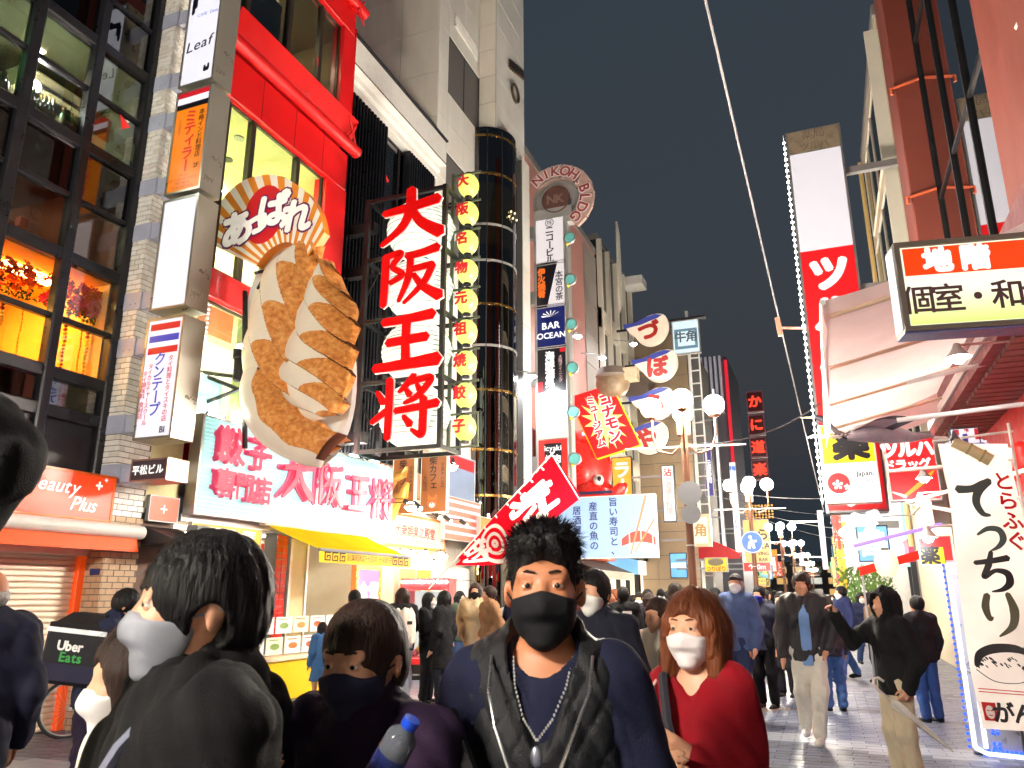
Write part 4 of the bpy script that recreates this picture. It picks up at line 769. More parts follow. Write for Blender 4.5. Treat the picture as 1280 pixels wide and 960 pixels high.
p = atX(513, 633, -8.0); o = thing('flood_lamp', 'dazzling floodlight below the cafe signs', 'lamp', p, LEFT); M().ball((0, 0, 0), .1, 10, 8).build('bulb', E('flood bulb', (255, 246, 220), 9), o); M().lathe([(.05, .09), (.12, .02), (.13, -.02)], 12).build('reflector', STEEL, o); M().tube([(0, 0, .09), (0, .8, .1)], .012, 5).build('bracket', BLACKM, o)
p = atX(566, 583, -7.9); o = thing('flood_lamp', 'white floodlight hanging beneath the small lantern rack', 'lamp', p, LEFT); M().ball((0, 0, 0), .1, 10, 8).build('bulb', MATS['flood bulb'], o); M().lathe([(.03, .2), (.05, .09), (.15, .0)], 12).build('reflector', DARK, o); M().tube([(0, 0, .2), (0, 1.1, .3)], .012, 5).build('bracket', BLACKM, o)
# poster windows above the arcade
r, w2, h2 = board((556, 562, 593, 640), -8.65, E('mixed poster', (150, 170, 200), .5, .6, 2.5), 'tall colourful poster window beside the black cylinder', frame=WHITE)
panel(r, -w2/2+.05, w2/2-.05, h2*.75, h2-.05, PR); 
# ------------------------------------------------------------- red flag
FLY = 13.9; fa = atY(540, 732, FLY)
fl = thing('banner_flag', 'red slanted banner with white character and target rings on a white pole', 'flag', fa, FRONT)
def lp(px, py, d=0.): a = atY(px, py, FLY); return Vector((a[0]-fa[0], d, a[2]-fa[2]))
A_, B_, C_, D_ = lp(690, 569), lp(722, 622), lp(572, 697), lp(600, 703)
def flf(u, v):                     # u along the pole from the tip down, v across
    top = A_.lerp(C_, u); wv = (B_-A_)*(1-u*.82+.10*sin(pi*u)); p = top+wv*v+Vector((.05*sin(u*9+3*v)*v, .2*sin(u*8+v*2.5)*(0.25+v), -.2*sin(pi*u)*v*v*1.6)); return (p.x, p.y, p.z)
M().grid(flf, 50, 16).build('cloth', cloth_translucent('red flag cloth', (218, 18, 36), .35), fl, True)
M().tube([lp(536, 736), lp(693, 564)], .014, 8).build('pole', WHITE, fl, True); M().tube([lp(688, 565), lp(724, 624)], .012, 8).build('cross_bar', WHITE, fl, True)
for k in range(9):
    q = Vector(flf(k/8.5, 0)); M().tube([q, q+Vector((.05, -.01, -.05))], .02, 5).build('loop', WHITE, fl)
FW = P('white flag print', (236, 228, 224), .7, emit=.05)  # print glows a little by itself in place of light on the cloth
def onflag(a, c, y): 
    p = Vector(flf(min(1, max(0, a)), min(1, max(0, c)))); return (p.x, p.y-.02+y*.4, p.z)
def ftxt(s, u0, v0, s_u, s_v, bold):
    for k, (dx, dz) in enumerate([(0, 0)]+[(q[0]*bold, q[1]*bold) for q in _DIR8]):
        b = M()
        for wv_, f in layout(s, 1.0):
            # writing runs down the pole: cell up = towards the tip
            b.add([onflag(u0-(z+dz)*s_u, v0+(x+dx)*s_v, -.002*k) for x, z in wv_], f)
        b.build('lettering', FW, fl)
ftxt('射', .30, .5, .34, .72, .04); ftxt('的', .86, .5, .2, .8, .04)
b = M()
for r0, r1 in ((.72, .58), (.42, .3), (.16, .03)):
    b.grid(lambda u, v: onflag(.70-cos(u*pi*2)*.19*(r0+(r1-r0)*v), .55+sin(u*pi*2)*.62*(r0+(r1-r0)*v), -.004), 36, 2)
b.build('target_ring', FW, fl)
# ============================================================= tall sign column, left side beyond the cylinder
CYN = 22.6
ct = thing('sign_column', 'tall steel sign column with a round crest and portholes on its edge', 'sign column', (-7.62, CYN+.05, 0), FRONT)
M().box(-.55, .55, .06, .42, 4.4, 13.9).box(.55, .6, .04, .4, 4.4, 13.9).box(-.6, -.55, .04, .4, 4.4, 13.9).build('column_body', STEEL, ct)
for z in (5.4, 8.2, 11.0, 13.4): M().box(-1.1, -.6, .1, .35, z, z+.45).build('mounting_arm', STEEL, ct)
TEAL = P('teal porthole glass', (110, 190, 186), .2, emit=.12)
for py in (300, 352, 408, 462, 517, 575):
    z = atY(709, py, CYN)[2]; h_ = M().lathe([(.0, 0), (.16, 0), (.2, .02), (.2, .12)], 16).build('porthole', STEEL, ct, True, (.74, -.1, z)); h_.rotation_euler = (pi/2, 0, 0); q = M().lathe([(0, .121), (.16, .121)], 16).build('glass_disc', TEAL, h_); M().ball((-.1, -.17, 0), .06, 8, 5).build('yellow_cap', P('yellow cap', (236, 210, 60), .5, emit=.3), h_)
# crest
cc = atY(694, 248, CYN); b = M(); b.lathe([(.45, 0), (.78, .0), (.82, .04), (.82, .36)], 40); o = b.build('crest_ring', STEEL, ct, True, (cc[0]+7.62, .0, cc[2])); o.rotation_euler = (pi/2, 0, 0); o.location.y = .36
b = M(); b.lathe([(0, .31), (.46, .31), (.47, .38), (.5, .38), (.5, .3)], 32); o2 = b.build('crest_disc', P('brown crest disc', (104, 72, 66), .5), ct, True, (cc[0]+7.62, .36, cc[2])); o2.rotation_euler = (pi/2, 0, 0)
text(ct, 'NK', cc[0]+7.62, cc[2], .42, P('crest letter', (140, 112, 104), .5), bold=.03, y=-.035)
M().box(cc[0]+7.62-.8, cc[0]+7.62+.55, .02, .36, cc[2]-.9, cc[2]-.3).build('crest_base', STEEL, ct)
for k, ch in enumerate('NIKOH.BLDG'):
    a = radians(128-k*19.5); rr = 1.06; x, z = cc[0]+7.62+rr*cos(a), cc[2]+rr*sin(a)
    text(ct, ch, x, z, .46, P('crest rim letter edge', (226, 206, 200), .5, emit=.25), bold=.09, y=-.01, tilt=a-pi/2, name='crest_letter'); text(ct, ch, x, z, .46, P('crest rim letter', (150, 60, 60), .5), bold=.03, y=-.03, tilt=a-pi/2, name='crest_letter')
    M().box(-.2, .2, .05, .2, -.26, .26).build('letter_box', P('letter box', (190, 160, 150), .5), ct, False, (x, 0, z)).rotation_euler = (0, -(a-pi/2), 0)
def csign(py0, py1, face, lab):
    rc = RY(669, py0, 705, py1, CYN); r, w, h = sign('column_panel_sign', lab, (-8.13, -7.11, rc[2], rc[3]), 'Y', CYN, face, STEEL, .05, .03); return r, w, h
WARMW = E('warm white panel face', (232, 224, 226), .7, .05)
r, w, h = csign(276, 328, WARMW, 'white panel with black building name at the head of the column'); text(r, 'ニコービル', 0, h*.42, .3, PK, True, .03, .92); b = M(); b.lathe([(.13, 0), (.155, 0)], 20); o = b.build('ring', PK, r, False, (0, -.006, h*.9)); o.rotation_euler = (pi/2, 0, 0); text(r, '株', 0, h*.9, .19, PK)
r, w, h = csign(330, 382, WARMW, 'panel split black and white with orange and black brush characters'); M().add([(-w/2+.03, -.003, .03), (-w/2+.03, -.003, h-.03), (w*.26, -.003, h-.03), (-w*.12, -.003, .03)], [(0, 3, 2, 1)]).build('print_panel', PK, r); text(r, '伊火焼肴', -w*.3, h*.55, .26, E('orange panel print', (240, 110, 30), .8), True, .05); text(r, '本宮の茶', w*.3, h*.45, .26, PK, True, .02)
r, w, h = csign(383, 434, E('night blue panel', (20, 34, 110), .45, .5, 1.5), 'dark blue bar panel with pale crest and lettering'); text(r, 'BAR', 0, h*.52, .3, WL, bold=.02); text(r, 'OCEAN', 0, h*.3, .26, WL, bold=.02); b = M(); [b.add([(0, -.006, h*.72), (.34*cos(a), -.006, h*.72+.2*abs(sin(a))+.03), (.3*cos(a+.12), -.006, h*.72+.2*abs(sin(a+.12)))], [(0, 1, 2)]) for a in np.linspace(.05, 3, 7)]; b.build('crown_mark', WL, r)
r, w, h = csign(435, 490, E('dark ink panel', (26, 24, 34), .3), 'black panel with white brush writing and red corners'); text(r, '海鮮酒処', -.06, h*.5, .3, WL, True, .05); text(r, '大阪ダイニング', .3, h*.5, .13, E('pale pink print', (236, 190, 190), .8), True); panel(r, w*.28, w*.46, h*.85, h*.96, PR); panel(r, -w*.46, -w*.3, h*.05, h*.25, PR)
r, w, h = csign(492, 548, P('blank beige panel', (196, 188, 164), .5, emit=.15), 'blank beige panel low on the column')
r, w, h = csign(550, 606, E('red panel face', (222, 40, 34), .75), 'red panel with a black label at the foot of the column'); panel(r, -.28, .28, h*.38, h*.9, PK); text(r, 'icyaki', 0, h*.8, .22, WL, bold=.02); text(r, '焼肉', 0, h*.56, .26, WL, bold=.02)

# ============================================================= further buildings on the left
def windows_grid(root, x0, x1, z0, z1, nx, nz, lit=.35, seed=1, fm=None, wf=.62, hf=.55):
    r_ = random.Random(seed); cw, rh = (x1-x0)/nx, (z1-z0)/nz
    for i in range(nx):
        for j in range(nz):
            a = x0+i*cw+cw*(1-wf)/2; c = z0+j*rh+rh*(1-hf)/2; L = r_.random() < lit
            f = M().box(a-.05, a+cw*wf+.05, -.03, .02, c-.05, c+rh*hf+.05).build('window', fm or ALU, root)
            M().box(a, a+cw*wf, -.036, -.031, c, c+rh*hf).build('pane', E('lit pane %d' % (i % 3), [(255, 226, 170), (240, 240, 225), (255, 200, 120)][i % 3], .7, .35) if L else P('dark pane', (38, 44, 54), .12, var=.05), f)
def block(name, label, y0, y1, h, front, mat, side, nx=0, nz=0, z0=4.5, lit=.3, depth=9, seed=1, roof=True):
    root = thing(name, label, 'building', (front, y0 if side == 'L' else y1, 0), LEFT if side == 'L' else RIGHT); L = y1-y0
    M().box(0, L, 0, depth, 0, h).build('wall', mat, root); M().box(-.04, L+.04, -.06, depth+.04, h, h+.3).build('roof_coping', GREY, root)
    if nx: windows_grid(root, .3, L-.3, z0, h-.6, nx, nz, lit, seed)
    return root, L
PINK = P('pink render', (196, 140, 130), .7, var=.08, scale=1); STONE = P('grey stone cladding', (150, 142, 134), .6, var=.1, scale=1.2)
pb, L = block('pink_building', 'pink rendered building with a grey stone corner behind the sign column', 23.3, 33.6, 17.6, LX, PINK, 'L')
for k in range(12): M().box(8.3, 10.3, -.05, 0, k*1.45+.02, k*1.45+1.43).build('stone_slab', STONE, pb)
window(pb, 1.2, 7.6, 4.6, 7.2, 4, 1, .08, -.05, ALU, TINT)
dkb, L = block('glazed_building', 'dark glazed building with pale frames and a slanted fin on the roof edge', 34.0, 40.5, 18.6, LX, P('dark glazing', (40, 44, 50), .15, .2, var=.1), 'L')
for k in range(5): M().bbox(k*1.6, k*1.6+.14, -.25, .0, 4.5, 18.6, .02).build('frame_fin', CREAM, dkb)
for z in (7.4, 10.6, 14.0): M().bbox(0, 6.5, -.18, .0, z, z+1.0, .02).build('spandrel', CREAM, dkb)
M().prism([(0.2, 14.6), (.9, 15.4), (.9, 19), (.5, 19.6)], -1.0, -.9).build('slanted_fin', CREAM, dkb); M().bbox(5.4, 6.6, -1.1, 0, 18.2, 18.7).build('roof_eave', WHITE, dkb); M().prism([(4.6, 11.6), (6.6, 12.6), (6.6, 13.0), (4.4, 12.4)], -1.3, -.1).build('canopy', P('brown canopy', (110, 96, 86), .6), dkb)
TILEB = P('tan wall tile', (158, 138, 112), .6, var=.08, scale=2)
fb = thing('tiled_building', 'tan tiled building wall behind the blowfish lanterns', 'building', (-9.05, 41.0, 0), FRONT)
M().box(-8, 3.0, .03, 9, 0, 15.6).build('wall', MOR, fb)
for i in range(4):
    for k in range(13): M().box(-1.2+i*1.05, -.16+i*1.05, 0, .03, k*1.2+.01, k*1.2+1.18).build('tile_panel', TILEB, fb)
M().box(3.0, 3.15, .5, .65, 0, 17).build('downpipe', WHITE, fb); M().box(-8, 3.1, -.1, .4, 15.6, 15.9).build('coping', GREY, fb)
ft = thing('steel_mast', 'slim white lattice mast beside the tiled building', 'mast', (-5.0, 36.5, 0), FRONT)
for x in (-.22, .22): M().box(x-.035, x+.035, -.035, .035, 0, 12.9).build('mast_leg', WHITE, ft)
for k in range(20): M().box(-.185, .185, -.02, .02, .5+k*.64, .56+k*.64).build('rung', WHITE, ft)
ra = random.Random(3)
BM = [P('far wall a', (150, 140, 126), .7, var=.1, scale=.6), P('far wall b', (112, 108, 106), .7, var=.1, scale=.6), P('far wall c', (176, 160, 140), .7, var=.1, scale=.6), P('far wall d', (92, 84, 84), .7, var=.1, scale=.6)]
fardesc = ['cream office block with small lit windows past the tan tiled wall', 'dark grey block with a flat roof beyond the crab restaurant', 'beige block with rows of windows halfway down the street', 'brown block at the far left end of the street', 'pale narrow block near the end of the street', 'grey block closing the left row']
yy = 50.5
for k, (L, h) in enumerate([(7.5, 13.4), (10, 12.0), (12, 12.5), (14, 11), (20, 13), (25, 12)]):
    block('far_building', fardesc[k], yy, yy+L-.2, h, LX+ra.uniform(-.1, .3), BM[k % 4], 'L', max(2, int(L/2.4)), 3, 4.2, .45, 9, k+3); yy += L
kb = thing('crab_restaurant', 'restaurant tower with vertical white fins and red edge behind the crab signs', 'building', (-9.0, 60.0, 0), FRONT)
M().box(-4, 3.2, .4, 9, 0, 19.8).build('wall', P('slate grey wall', (84, 84, 94), .6), kb)  # plain grey wall behind the fins
for k in range(9): M().bbox(-.3+k*.36, -.12+k*.36, 0, .4, 15.2, 19.8, .02).build('vertical_fin', P('pale fin', (206, 206, 222), .5, emit=.05), kb)
M().box(3.0, 3.22, -.02, .4, 8, 19.4).build('red_edge', E('red neon edge', (235, 40, 60), .7), kb)
# end of the street
block('far_building', 'distant block closing the end of the street', 165, 176, 9, -30, BM[1], 'R', 0, 0)
eb = thing('distant_block', 'low distant building where the street ends', 'building', (-4, 170, 0), FRONT); M().box(-14, 14, 0, 6, 0, 8).build('wall', BM[3], eb); windows_grid(eb, -13, 13, 1, 7.5, 8, 3, .6, 9)

# ------------------------------------------------------------- octopus sign
KY = 26.2
ko = thing('museum_sign', 'tilted red sign with yellow starburst and yellow fringe held by an octopus', 'sign', atY(755, 527, KY), FRONT)
k0 = atY(755, 527, KY)
def kp(px, py): a = atY(px, py, KY); return np.array([a[0]-k0[0], a[2]-k0[2]])
q = [kp(711, 497), kp(763, 480), kp(800, 556), kp(746, 573)]
M().prism([tuple(p) for p in q][::-1], 0.0, .14).build('board', P('museum red', (222, 26, 30), .45, emit=.45), ko)  # board, starburst, letters and fringe glow in their paint, not backlit
ce = (q[0]+q[1]+q[2]+q[3])/4; b = M(); ux, uz = (q[1]-q[0])/np.linalg.norm(q[1]-q[0]), (q[0]-q[3])/np.linalg.norm(q[0]-q[3])
hw, hh = np.linalg.norm(q[1]-q[0])/2, np.linalg.norm(q[0]-q[3])/2
def loc(a, c): return ce+ux*a+uz*c
st_ = []
for k in range(32): rr = (1.0 if k % 2 == 0 else .52); st_.append(loc(hw*.9*rr*cos(k*pi/16), hh*.92*rr*sin(k*pi/16)))
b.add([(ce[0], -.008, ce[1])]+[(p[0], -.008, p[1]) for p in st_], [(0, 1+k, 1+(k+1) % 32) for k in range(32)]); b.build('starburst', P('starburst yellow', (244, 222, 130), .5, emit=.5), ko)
tlt = math.atan2(ux[1], ux[0])
for s, a in (('コナモン', .26), ('ミュージアム', -.26)):
    p = loc(a, .05); text(ko, s, p[0], p[1], .46 if len(s) == 4 else .32, P('letter rim', (245, 240, 235), .5, emit=.5), True, .14, y=-.012, tilt=tlt); text(ko, s, p[0], p[1], .46 if len(s) == 4 else .32, P('letter crimson', (190, 20, 50), .5, emit=.4), True, .05, y=-.02, tilt=tlt)
for (pa, pb_) in ((q[1], q[2]), (q[2], q[3]), (q[0], q[3])):
    n = 26
    for k in range(n):
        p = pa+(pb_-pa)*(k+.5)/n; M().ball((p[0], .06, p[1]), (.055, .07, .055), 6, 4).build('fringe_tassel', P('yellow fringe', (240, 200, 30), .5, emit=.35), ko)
M().tube([(q[3][0], .1, q[3][1]-.1), (q[3][0]-1, .4, q[3][1]-.6)], .05, 6).build('support_arm', BLACKM, ko)
oc = thing('octopus_sculpture', 'giant red octopus with white eye clinging below the tilted sign', 'sculpture', atY(736, 600, 26.9), FRONT)
OR_ = P('octopus red', (214, 40, 34), .3, var=.12, scale=2, coat=.4, emit=.12); b = M(); b.ball((-.15, 0, .35), (1.0, .9, 1.5), 24, 18).ball((.25, -.3, -.75), (.9, .8, .75), 20, 14); b.build('body', OR_, oc, True, ang=80)  # red paint brightened by a glow of its own
for k, pts in enumerate([[(-.2, 0, .9), (-.7, -.4, 1.8), (-.9, -.5, 2.6), (-.5, -.6, 3.2)], [(.6, -.5, -.8), (1.2, -.7, -.7), (1.4, -.7, -.4), (1.5, -.6, -.3)], [(0, -.5, -1.1), (.5, -.9, -1.6), (1.2, -.9, -1.5), (1.6, -.8, -1.1)], [(-.6, -.3, -.9), (-1, -.6, -1.6), (-.6, -.8, -2), (0, -.8, -1.9)]]): M().tube(pts, [.4, .3, .2, .07], 12).build('tentacle', OR_, oc, True)
M().lathe([(.1, -.5), (.22, -.3), (.26, 0)], 16, (.75, -.75, -.45)).build('siphon', OR_, oc, True); M().ball((.6, -.85, -.15), (.2, .15, .2), 12, 8).build('eye', WHITE, oc, True); M().ball((.66, -.98, -.12), (.08, .05, .09), 10, 6).build('pupil', INKK, oc, True)
ch_ = thing('round_figurehead', 'round weathered bronze figurehead perched on the tilted red sign', 'sculpture', atY(766, 482, KY+.2), FRONT)
FBZ = P('weathered bronze', (150, 128, 104), .5, .2, var=.5, scale=3); M().ball((0, 0, .1), (.62, .55, .62), 20, 14).build('head', FBZ, ch_, True); M().lathe([(.5, .2), (.62, .34), (.5, .62), (.1, .74), (0, .75)], 18, (0, 0, 0)).build('cap', P('grey cap', (120, 108, 100), .6), ch_, True); M().bbox(.4, .95, -.3, .2, .1, .55).build('fist_block', P('tan block', (210, 190, 160), .5, var=.4, scale=5), ch_)

# ------------------------------------------------------------- screen of the sushi restaurant
SY = 25.4
SCB = E('blue screen', (176, 208, 246), .82, .10, .5)
r, w, h = sign('sushi_screen', 'pale blue lit sushi pub board with chopsticks holding prawn sushi', RY(688, 623, 822, 697, SY), 'Y', SY, SCB, WHITE, .3, .03)
NVY = E('navy print', (40, 40, 130), .35)
for s, fx, fz in (('旨い寿司と、', .11, .5), ('産直の魚の', -.08, .52), ('居酒屋', -.24, .62)): text(r, s, w*fx, h*fz, .29, NVY, True, .02, 1.12)
SAL = [E('salmon print', (240, 90, 80), .8), E('salmon stripe print', (250, 200, 190), .9), E('rice print', (246, 240, 240), .9), E('chopstick print', (206, 160, 110), .75)]
cx, cz = w*.34, h*.2
b = M(); b.grid(lambda u, v: (cx-.58+1.16*u, -.006, cz-.02+.36*v*sin(pi*(.12+.76*u))**.5+.12*sin(pi*u)), 24, 3, mf=lambda u, v: 1 if (u*9) % 1 < .18 else 0); b.build('prawn_print', SAL[:2], r)
b = M(); b.add([(cx+.4*cos(a), -.005, cz-.02+.16*sin(a)) for a in np.linspace(0, 2*pi, 25)[:-1]], [tuple(range(24))]); b.build('rice_print', SAL[2], r)
b = M(); stroke(b, [(w*.42, h*.97), (w*.26, h*.06)], [.09, .05], -.012, -.008); stroke(b, [(w*.49, h*.6), (w*.3, h*.1)], [.07, .04], -.010, -.007); b.build('chopsticks_print', SAL[3], r)
M().tube([(-w/2, .1, h+.12), (w*.1, .1, h+.14)], .05, 8).build('top_rail', P('blue steel', (60, 66, 110), .4, .4), r)
# shopfront below the screen
sp = thing('shuttered_izakaya', 'closed shopfront with pale green shutters and small awning below the sushi board', 'shop', (-8.75, 23.6, 0), LEFT)
SHG = P('pale green shutter', (176, 196, 184), .5, var=.05)
for k in range(24):
    for q in range(3): M().bbox(1.7+q*2.6, 4.2+q*2.6, .0, .05, k*.1, k*.1+.094, .006).build('slat', SHG, sp)
M().box(0, 9.6, .06, .3, 0, 4.4).build('wall', P('brown wall', (120, 84, 66), .7), sp); M().box(0, 1.6, -.03, .06, 2.0, 2.9).box(0, .4, -.03, .06, 0, 2.0).build('red_fascia', P('brick red fascia', (190, 80, 56), .5), sp)
for x in (1.65, 4.25, 6.85, 9.45): M().box(x, x+.05, -.03, .05, 0, 2.4).build('post', ALU, sp)
M().grid(lambda u, v: (3.6+5.8*u, -1.1*v, 2.95-.45*v), 10, 3).build('awning_cloth', P('dark awning', (70, 66, 66), .7), sp); M().grid(lambda u, v: (3.6+5.8*u, -1.1-.01*sin(40*u), 2.5-.3*v), 30, 2).build('awning_valance', P('cream valance', (222, 216, 196), .7), sp)
M().bbox(5.0, 9.6, -.3, .06, 3.0, 4.3, .02).build('picture_fascia', E('food picture fascia', (226, 110, 70), .7, .6, 2.5), sp)
# ------------------------------------------------------------- blowfish lanterns
FSY = 36.0
FB, FT, FI_ = P('blowfish belly', (236, 216, 192), .45, var=.06, emit=.5), P('blowfish back', (66, 76, 160), .4, emit=.3), P('blowfish print', (196, 50, 40), .5, emit=.12)
for ch, px, py, s in (('づ', 809, 411, 1.0), ('ぼ', 820, 456, 1.0), ('ら', 816, 503, 1.0), ('や', 806, 546, 1.05)):
    o = thing('blowfish_lantern', 'flat blowfish shaped lantern with red kana, %s of the hanging set' % {'づ': 'topmost', 'ぼ': 'second', 'ら': 'third', 'や': 'lowest'}[ch], 'sign', atY(px, py, FSY), FRONT, 'blowfish lanterns')
    out = [(-1.18*s, .28), (-.86*s, .12), (-.92*s, -.05), (-.78*s, -.1)]; pr = [(-.72*s, -.2), (-.4*s, -.62), (.1*s, -.8), (.62*s, -.62), (.94*s, -.18), (1.0*s, .28), (.86*s, .62), (.4*s, .72), (-.1*s, .6), (-.5*s, .42), (-.86*s, .38)]
    poly = [tuple(poly_at(pr, k/40)) for k in range(41)]; M().prism((poly+[(-1.2*s, .38), (-1.0*s, .05), (-.86*s, -.12)]), -.0, .5).build('body', FB, o, True)
    M().add([(p[0]*1.0, -.006, p[1]) for p in [(-1.2*s, .38), (-.86*s, .38), (-.5*s, .42), (-.1*s, .6), (.4*s, .72), (.8*s, .64), (.55*s, .5), (.1*s, .38), (-.3*s, .25), (-.7*s, .2), (-1.15*s, .12)]][::-1], [tuple(range(11))]).build('back_stripe', FT, o)
    text(o, ch, .05, -.1, 1.0, FI_, bold=.06, y=-.012); M().prism([tuple(np.array(p)*1.03) for p in poly], .5, .56).build('rim', P('lantern rim', (60, 56, 60), .5), o, True); M().box(-1.6*s, -.6*s, .2, .3, .1, .2).build('support_arm', BLACKM, o)
r, w, h = sign('hanging_sign', 'pale blue lit square sign with a painted grey crest on the mast', RY(839, 402, 876, 440, 36.3), 'Y', 36.3, E('ice blue face', (214, 238, 246), .85, .15, 2), STEEL, .25, .05)
GRB = E('grey brush print', (96, 110, 120), .35)
for r4 in ((-.55, .55, .25, .4), (-.55, .55, 1.15, 1.28), (-.55, -.4, .4, 1.15), (.42, .55, .4, 1.15)): panel(r, *r4, E('slate print', (120, 156, 176), .5))
text(r, '牛角', 0, h*.5, .55, GRB, bold=.03, y=-.008); M().box(-.8, 1.0, -.1, .3, h+.02, h+.1).build('top_rail', DARK, r)

# ------------------------------------------------------------- projecting signs further along
def psign(name, label, px, Yp, face, frame=None, txt=(), depth=.25, rim=.03, group=None):
    r, w, h = sign(name, label, RY(*px, Yp), 'Y', Yp, face, frame or ALU, depth, rim, group=group)
    for (s, fx, fz, sz, m, v) in txt: text(r, s, w*fx, h*fz, sz*w, m, v, .03)
    M().box(-w/2-1.2, -w/2-.001, .06, .12, h*.8, h*.8+.08).box(-w/2-1.2, -w/2-.001, .06, .12, h*.2, h*.2+.08).build('support_arm', ALU, r)
    return r, w, h
LW = E('lit white column', (250, 250, 250), 1.15, .05); PPL = E('purple sign face', (66, 50, 130), .55)
psign('column_sign', 'white lit sign with a square red seal behind the first lamp post', (826, 582, 846, 652), 30.5, E('cream lit face', (240, 236, 228), .8), DARK, [('沾', 0, .87, .6, PR, False), ('酒場の料理', 0, .42, .5, E('pale print', (190, 180, 180), .7), True)])
psign('purple_sign', 'purple vertical sushi sign with white characters', (878, 553, 893, 620), 38.5, PPL, None, [('元禄寿司', 0, .45, .72, WL, True)])
psign('column_sign', 'tall thin glaring white sign next to the purple sign', (889, 486, 908, 690), 44.5, LW, None, [('むかつうれ', 0, .2, .4, E('faint print', (200, 200, 215), .9), True)])
psign('column_sign', 'white vertical sign with blue top and blue kana', (911, 578, 928, 690), 52.5, LW, None, [('いろりや', 0, .35, .75, E('blue kana', (50, 70, 160), .5), True), ('梅', 0, .93, .9, E('blue tile print', (40, 110, 210), .8), False)])
r, w, h = psign('square_sign', 'cream lit square sign with a brown brush character', (862, 643, 890, 683), 31.5, E('cream square face', (246, 232, 200), .95, .1), P('pale wood frame', (220, 200, 160), .5), [('角', 0, .5, .62, E('tan brush', (190, 140, 70), .7), False)], rim=.12)
r, w, h = psign('sushi_bar_sign', 'amber lit revolving sushi bar sign with dark brush letters', (928, 650, 965, 706), 47.0, E('amber face', (246, 196, 110), .85, .12), None, [('くら', 0, .66, .46, PK, False), ('KURA', .06, .42, .3, PK, False), ('VING', .2, .25, .17, PK, False), ('BAR', .2, .12, .17, PK, False)])
for k in range(5):
    for q in range(9): M().box(-w/2+.2+q*.18, -w/2+.3+q*.18, -.01, -.005, h+.05+k*.17, h+.15+k*.17).build('lattice_block', E('orange lattice', (250, 170, 40), .8), r)
psign('distance_sign', 'red sign with white arrow and distance below the amber sign', (929, 703, 964, 714), 46.8, E('red distance face', (226, 40, 24), .8), None, [('↑50m', 0, .5, .24, WL, False)])
psign('fish_sign', 'yellow sign with a grey fish and red kana', (880, 697, 910, 715), 34.5, E('yellow fish face', (246, 220, 40), .8), None, [('つりぼり', 0, .22, .22, PR, False)])
r = [o for o in COL.objects if o.name.startswith('fish_sign')][-1]; M().ball((0, -.02, .42), (.34, .02, .16), 14, 8).build('fish_print', P('grey fish', (150, 140, 120), .5), r, True)
for k, (ch, py) in enumerate(zip('かに道楽', (502, 531, 559, 587))):
    r, w, h = sign('crab_neon_sign', 'square red neon sign, %s of the crab restaurant column' % ['topmost', 'second', 'third', 'lowest'][k], RY(932+k*2.2, py-12, 955+k*2.2, py+12, 57.0), 'Y', 57.0, E('dark red face', (70, 8, 14), .25), P('neon case', (110, 60, 70), .4), .5, .08, group='crab restaurant neon signs')
    text(r, ch, 0, h/2, w*.78, E('hot red neon', (255, 60, 40), 1.5), bold=.04, y=-.02)
ls = thing('curved_awning', 'red and cream barrel awning beyond the lamp post', 'awning', atY(905, 690, 37), FRONT)
M().grid(lambda u, v: (-1.0+1.8*v, -2*u+1, .75*cos(v*1.5)-.2), 10, 10, mf=lambda u, v: 1 if v > .35 else 0).build('barrel_cloth', [P('cream awning', (226, 206, 160), .6), P('scarlet awning', (206, 30, 40), .5, emit=.1)], ls, True); M().grid(lambda u, v: (-1.0+1.8*v, -1, (.75*cos(v*1.5)-.2)*u-.35*(1-u)), 6, 10).build('end_cloth', MATS['scarlet awning'], ls)

# clutter of small far signs, both sides, and lit shop fronts along the foot of the far facades
farc = [(255, 250, 240), (250, 220, 120), (240, 90, 60), (255, 170, 60), (120, 190, 240), (240, 240, 120), (230, 70, 110), (160, 230, 170)]
FM_ = [E('far sign %d' % k, c, .95, .25, 2) for k, c in enumerate(farc)]
rf = random.Random(11)
farlab = ['white', 'amber', 'scarlet', 'orange', 'sky blue', 'lemon', 'pink', 'mint']
for k in range(116):
    left = k % 2 == 0; y = 29+ (k//2)*1.75+rf.uniform(-.8, .8); w = rf.uniform(.5, 1.3); h = rf.choice([.8, 1.2, 2.2, 3.2]); z = rf.uniform(2.4, 5.2); ci = rf.randrange(8)
    x = LX+rf.uniform(.4, 2.3) if left else RX_-rf.uniform(.9, 1.7)
    r, w, h = sign('street_sign_box', 'small %s lit sign box far along the %s row of shops' % (farlab[ci], 'left' if left else 'right'), (x-w/2, x+w/2, z, z+h), 'Y', y, FM_[ci], DARK, .2, .04, group='small %s sign boxes %s' % (farlab[ci], 'left' if left else 'right'))
    t = rf.choice(['居酒屋', '串カツ', 'たこ焼', '寿司', 'ラーメン', '焼肉', '酒', 'うどん', '鶴', '道頓堀'])
    if h > 1.5: text(r, t, 0, h/2, min(w*.8, h/len(t)*.9), PK if ci in (0, 1, 5, 7) else WL, True, .03)
    else: text(r, t, 0, h/2, min(h*.7, w/len(t)*.9), PK if ci in (0, 1, 5, 7) else WL, False, .03)
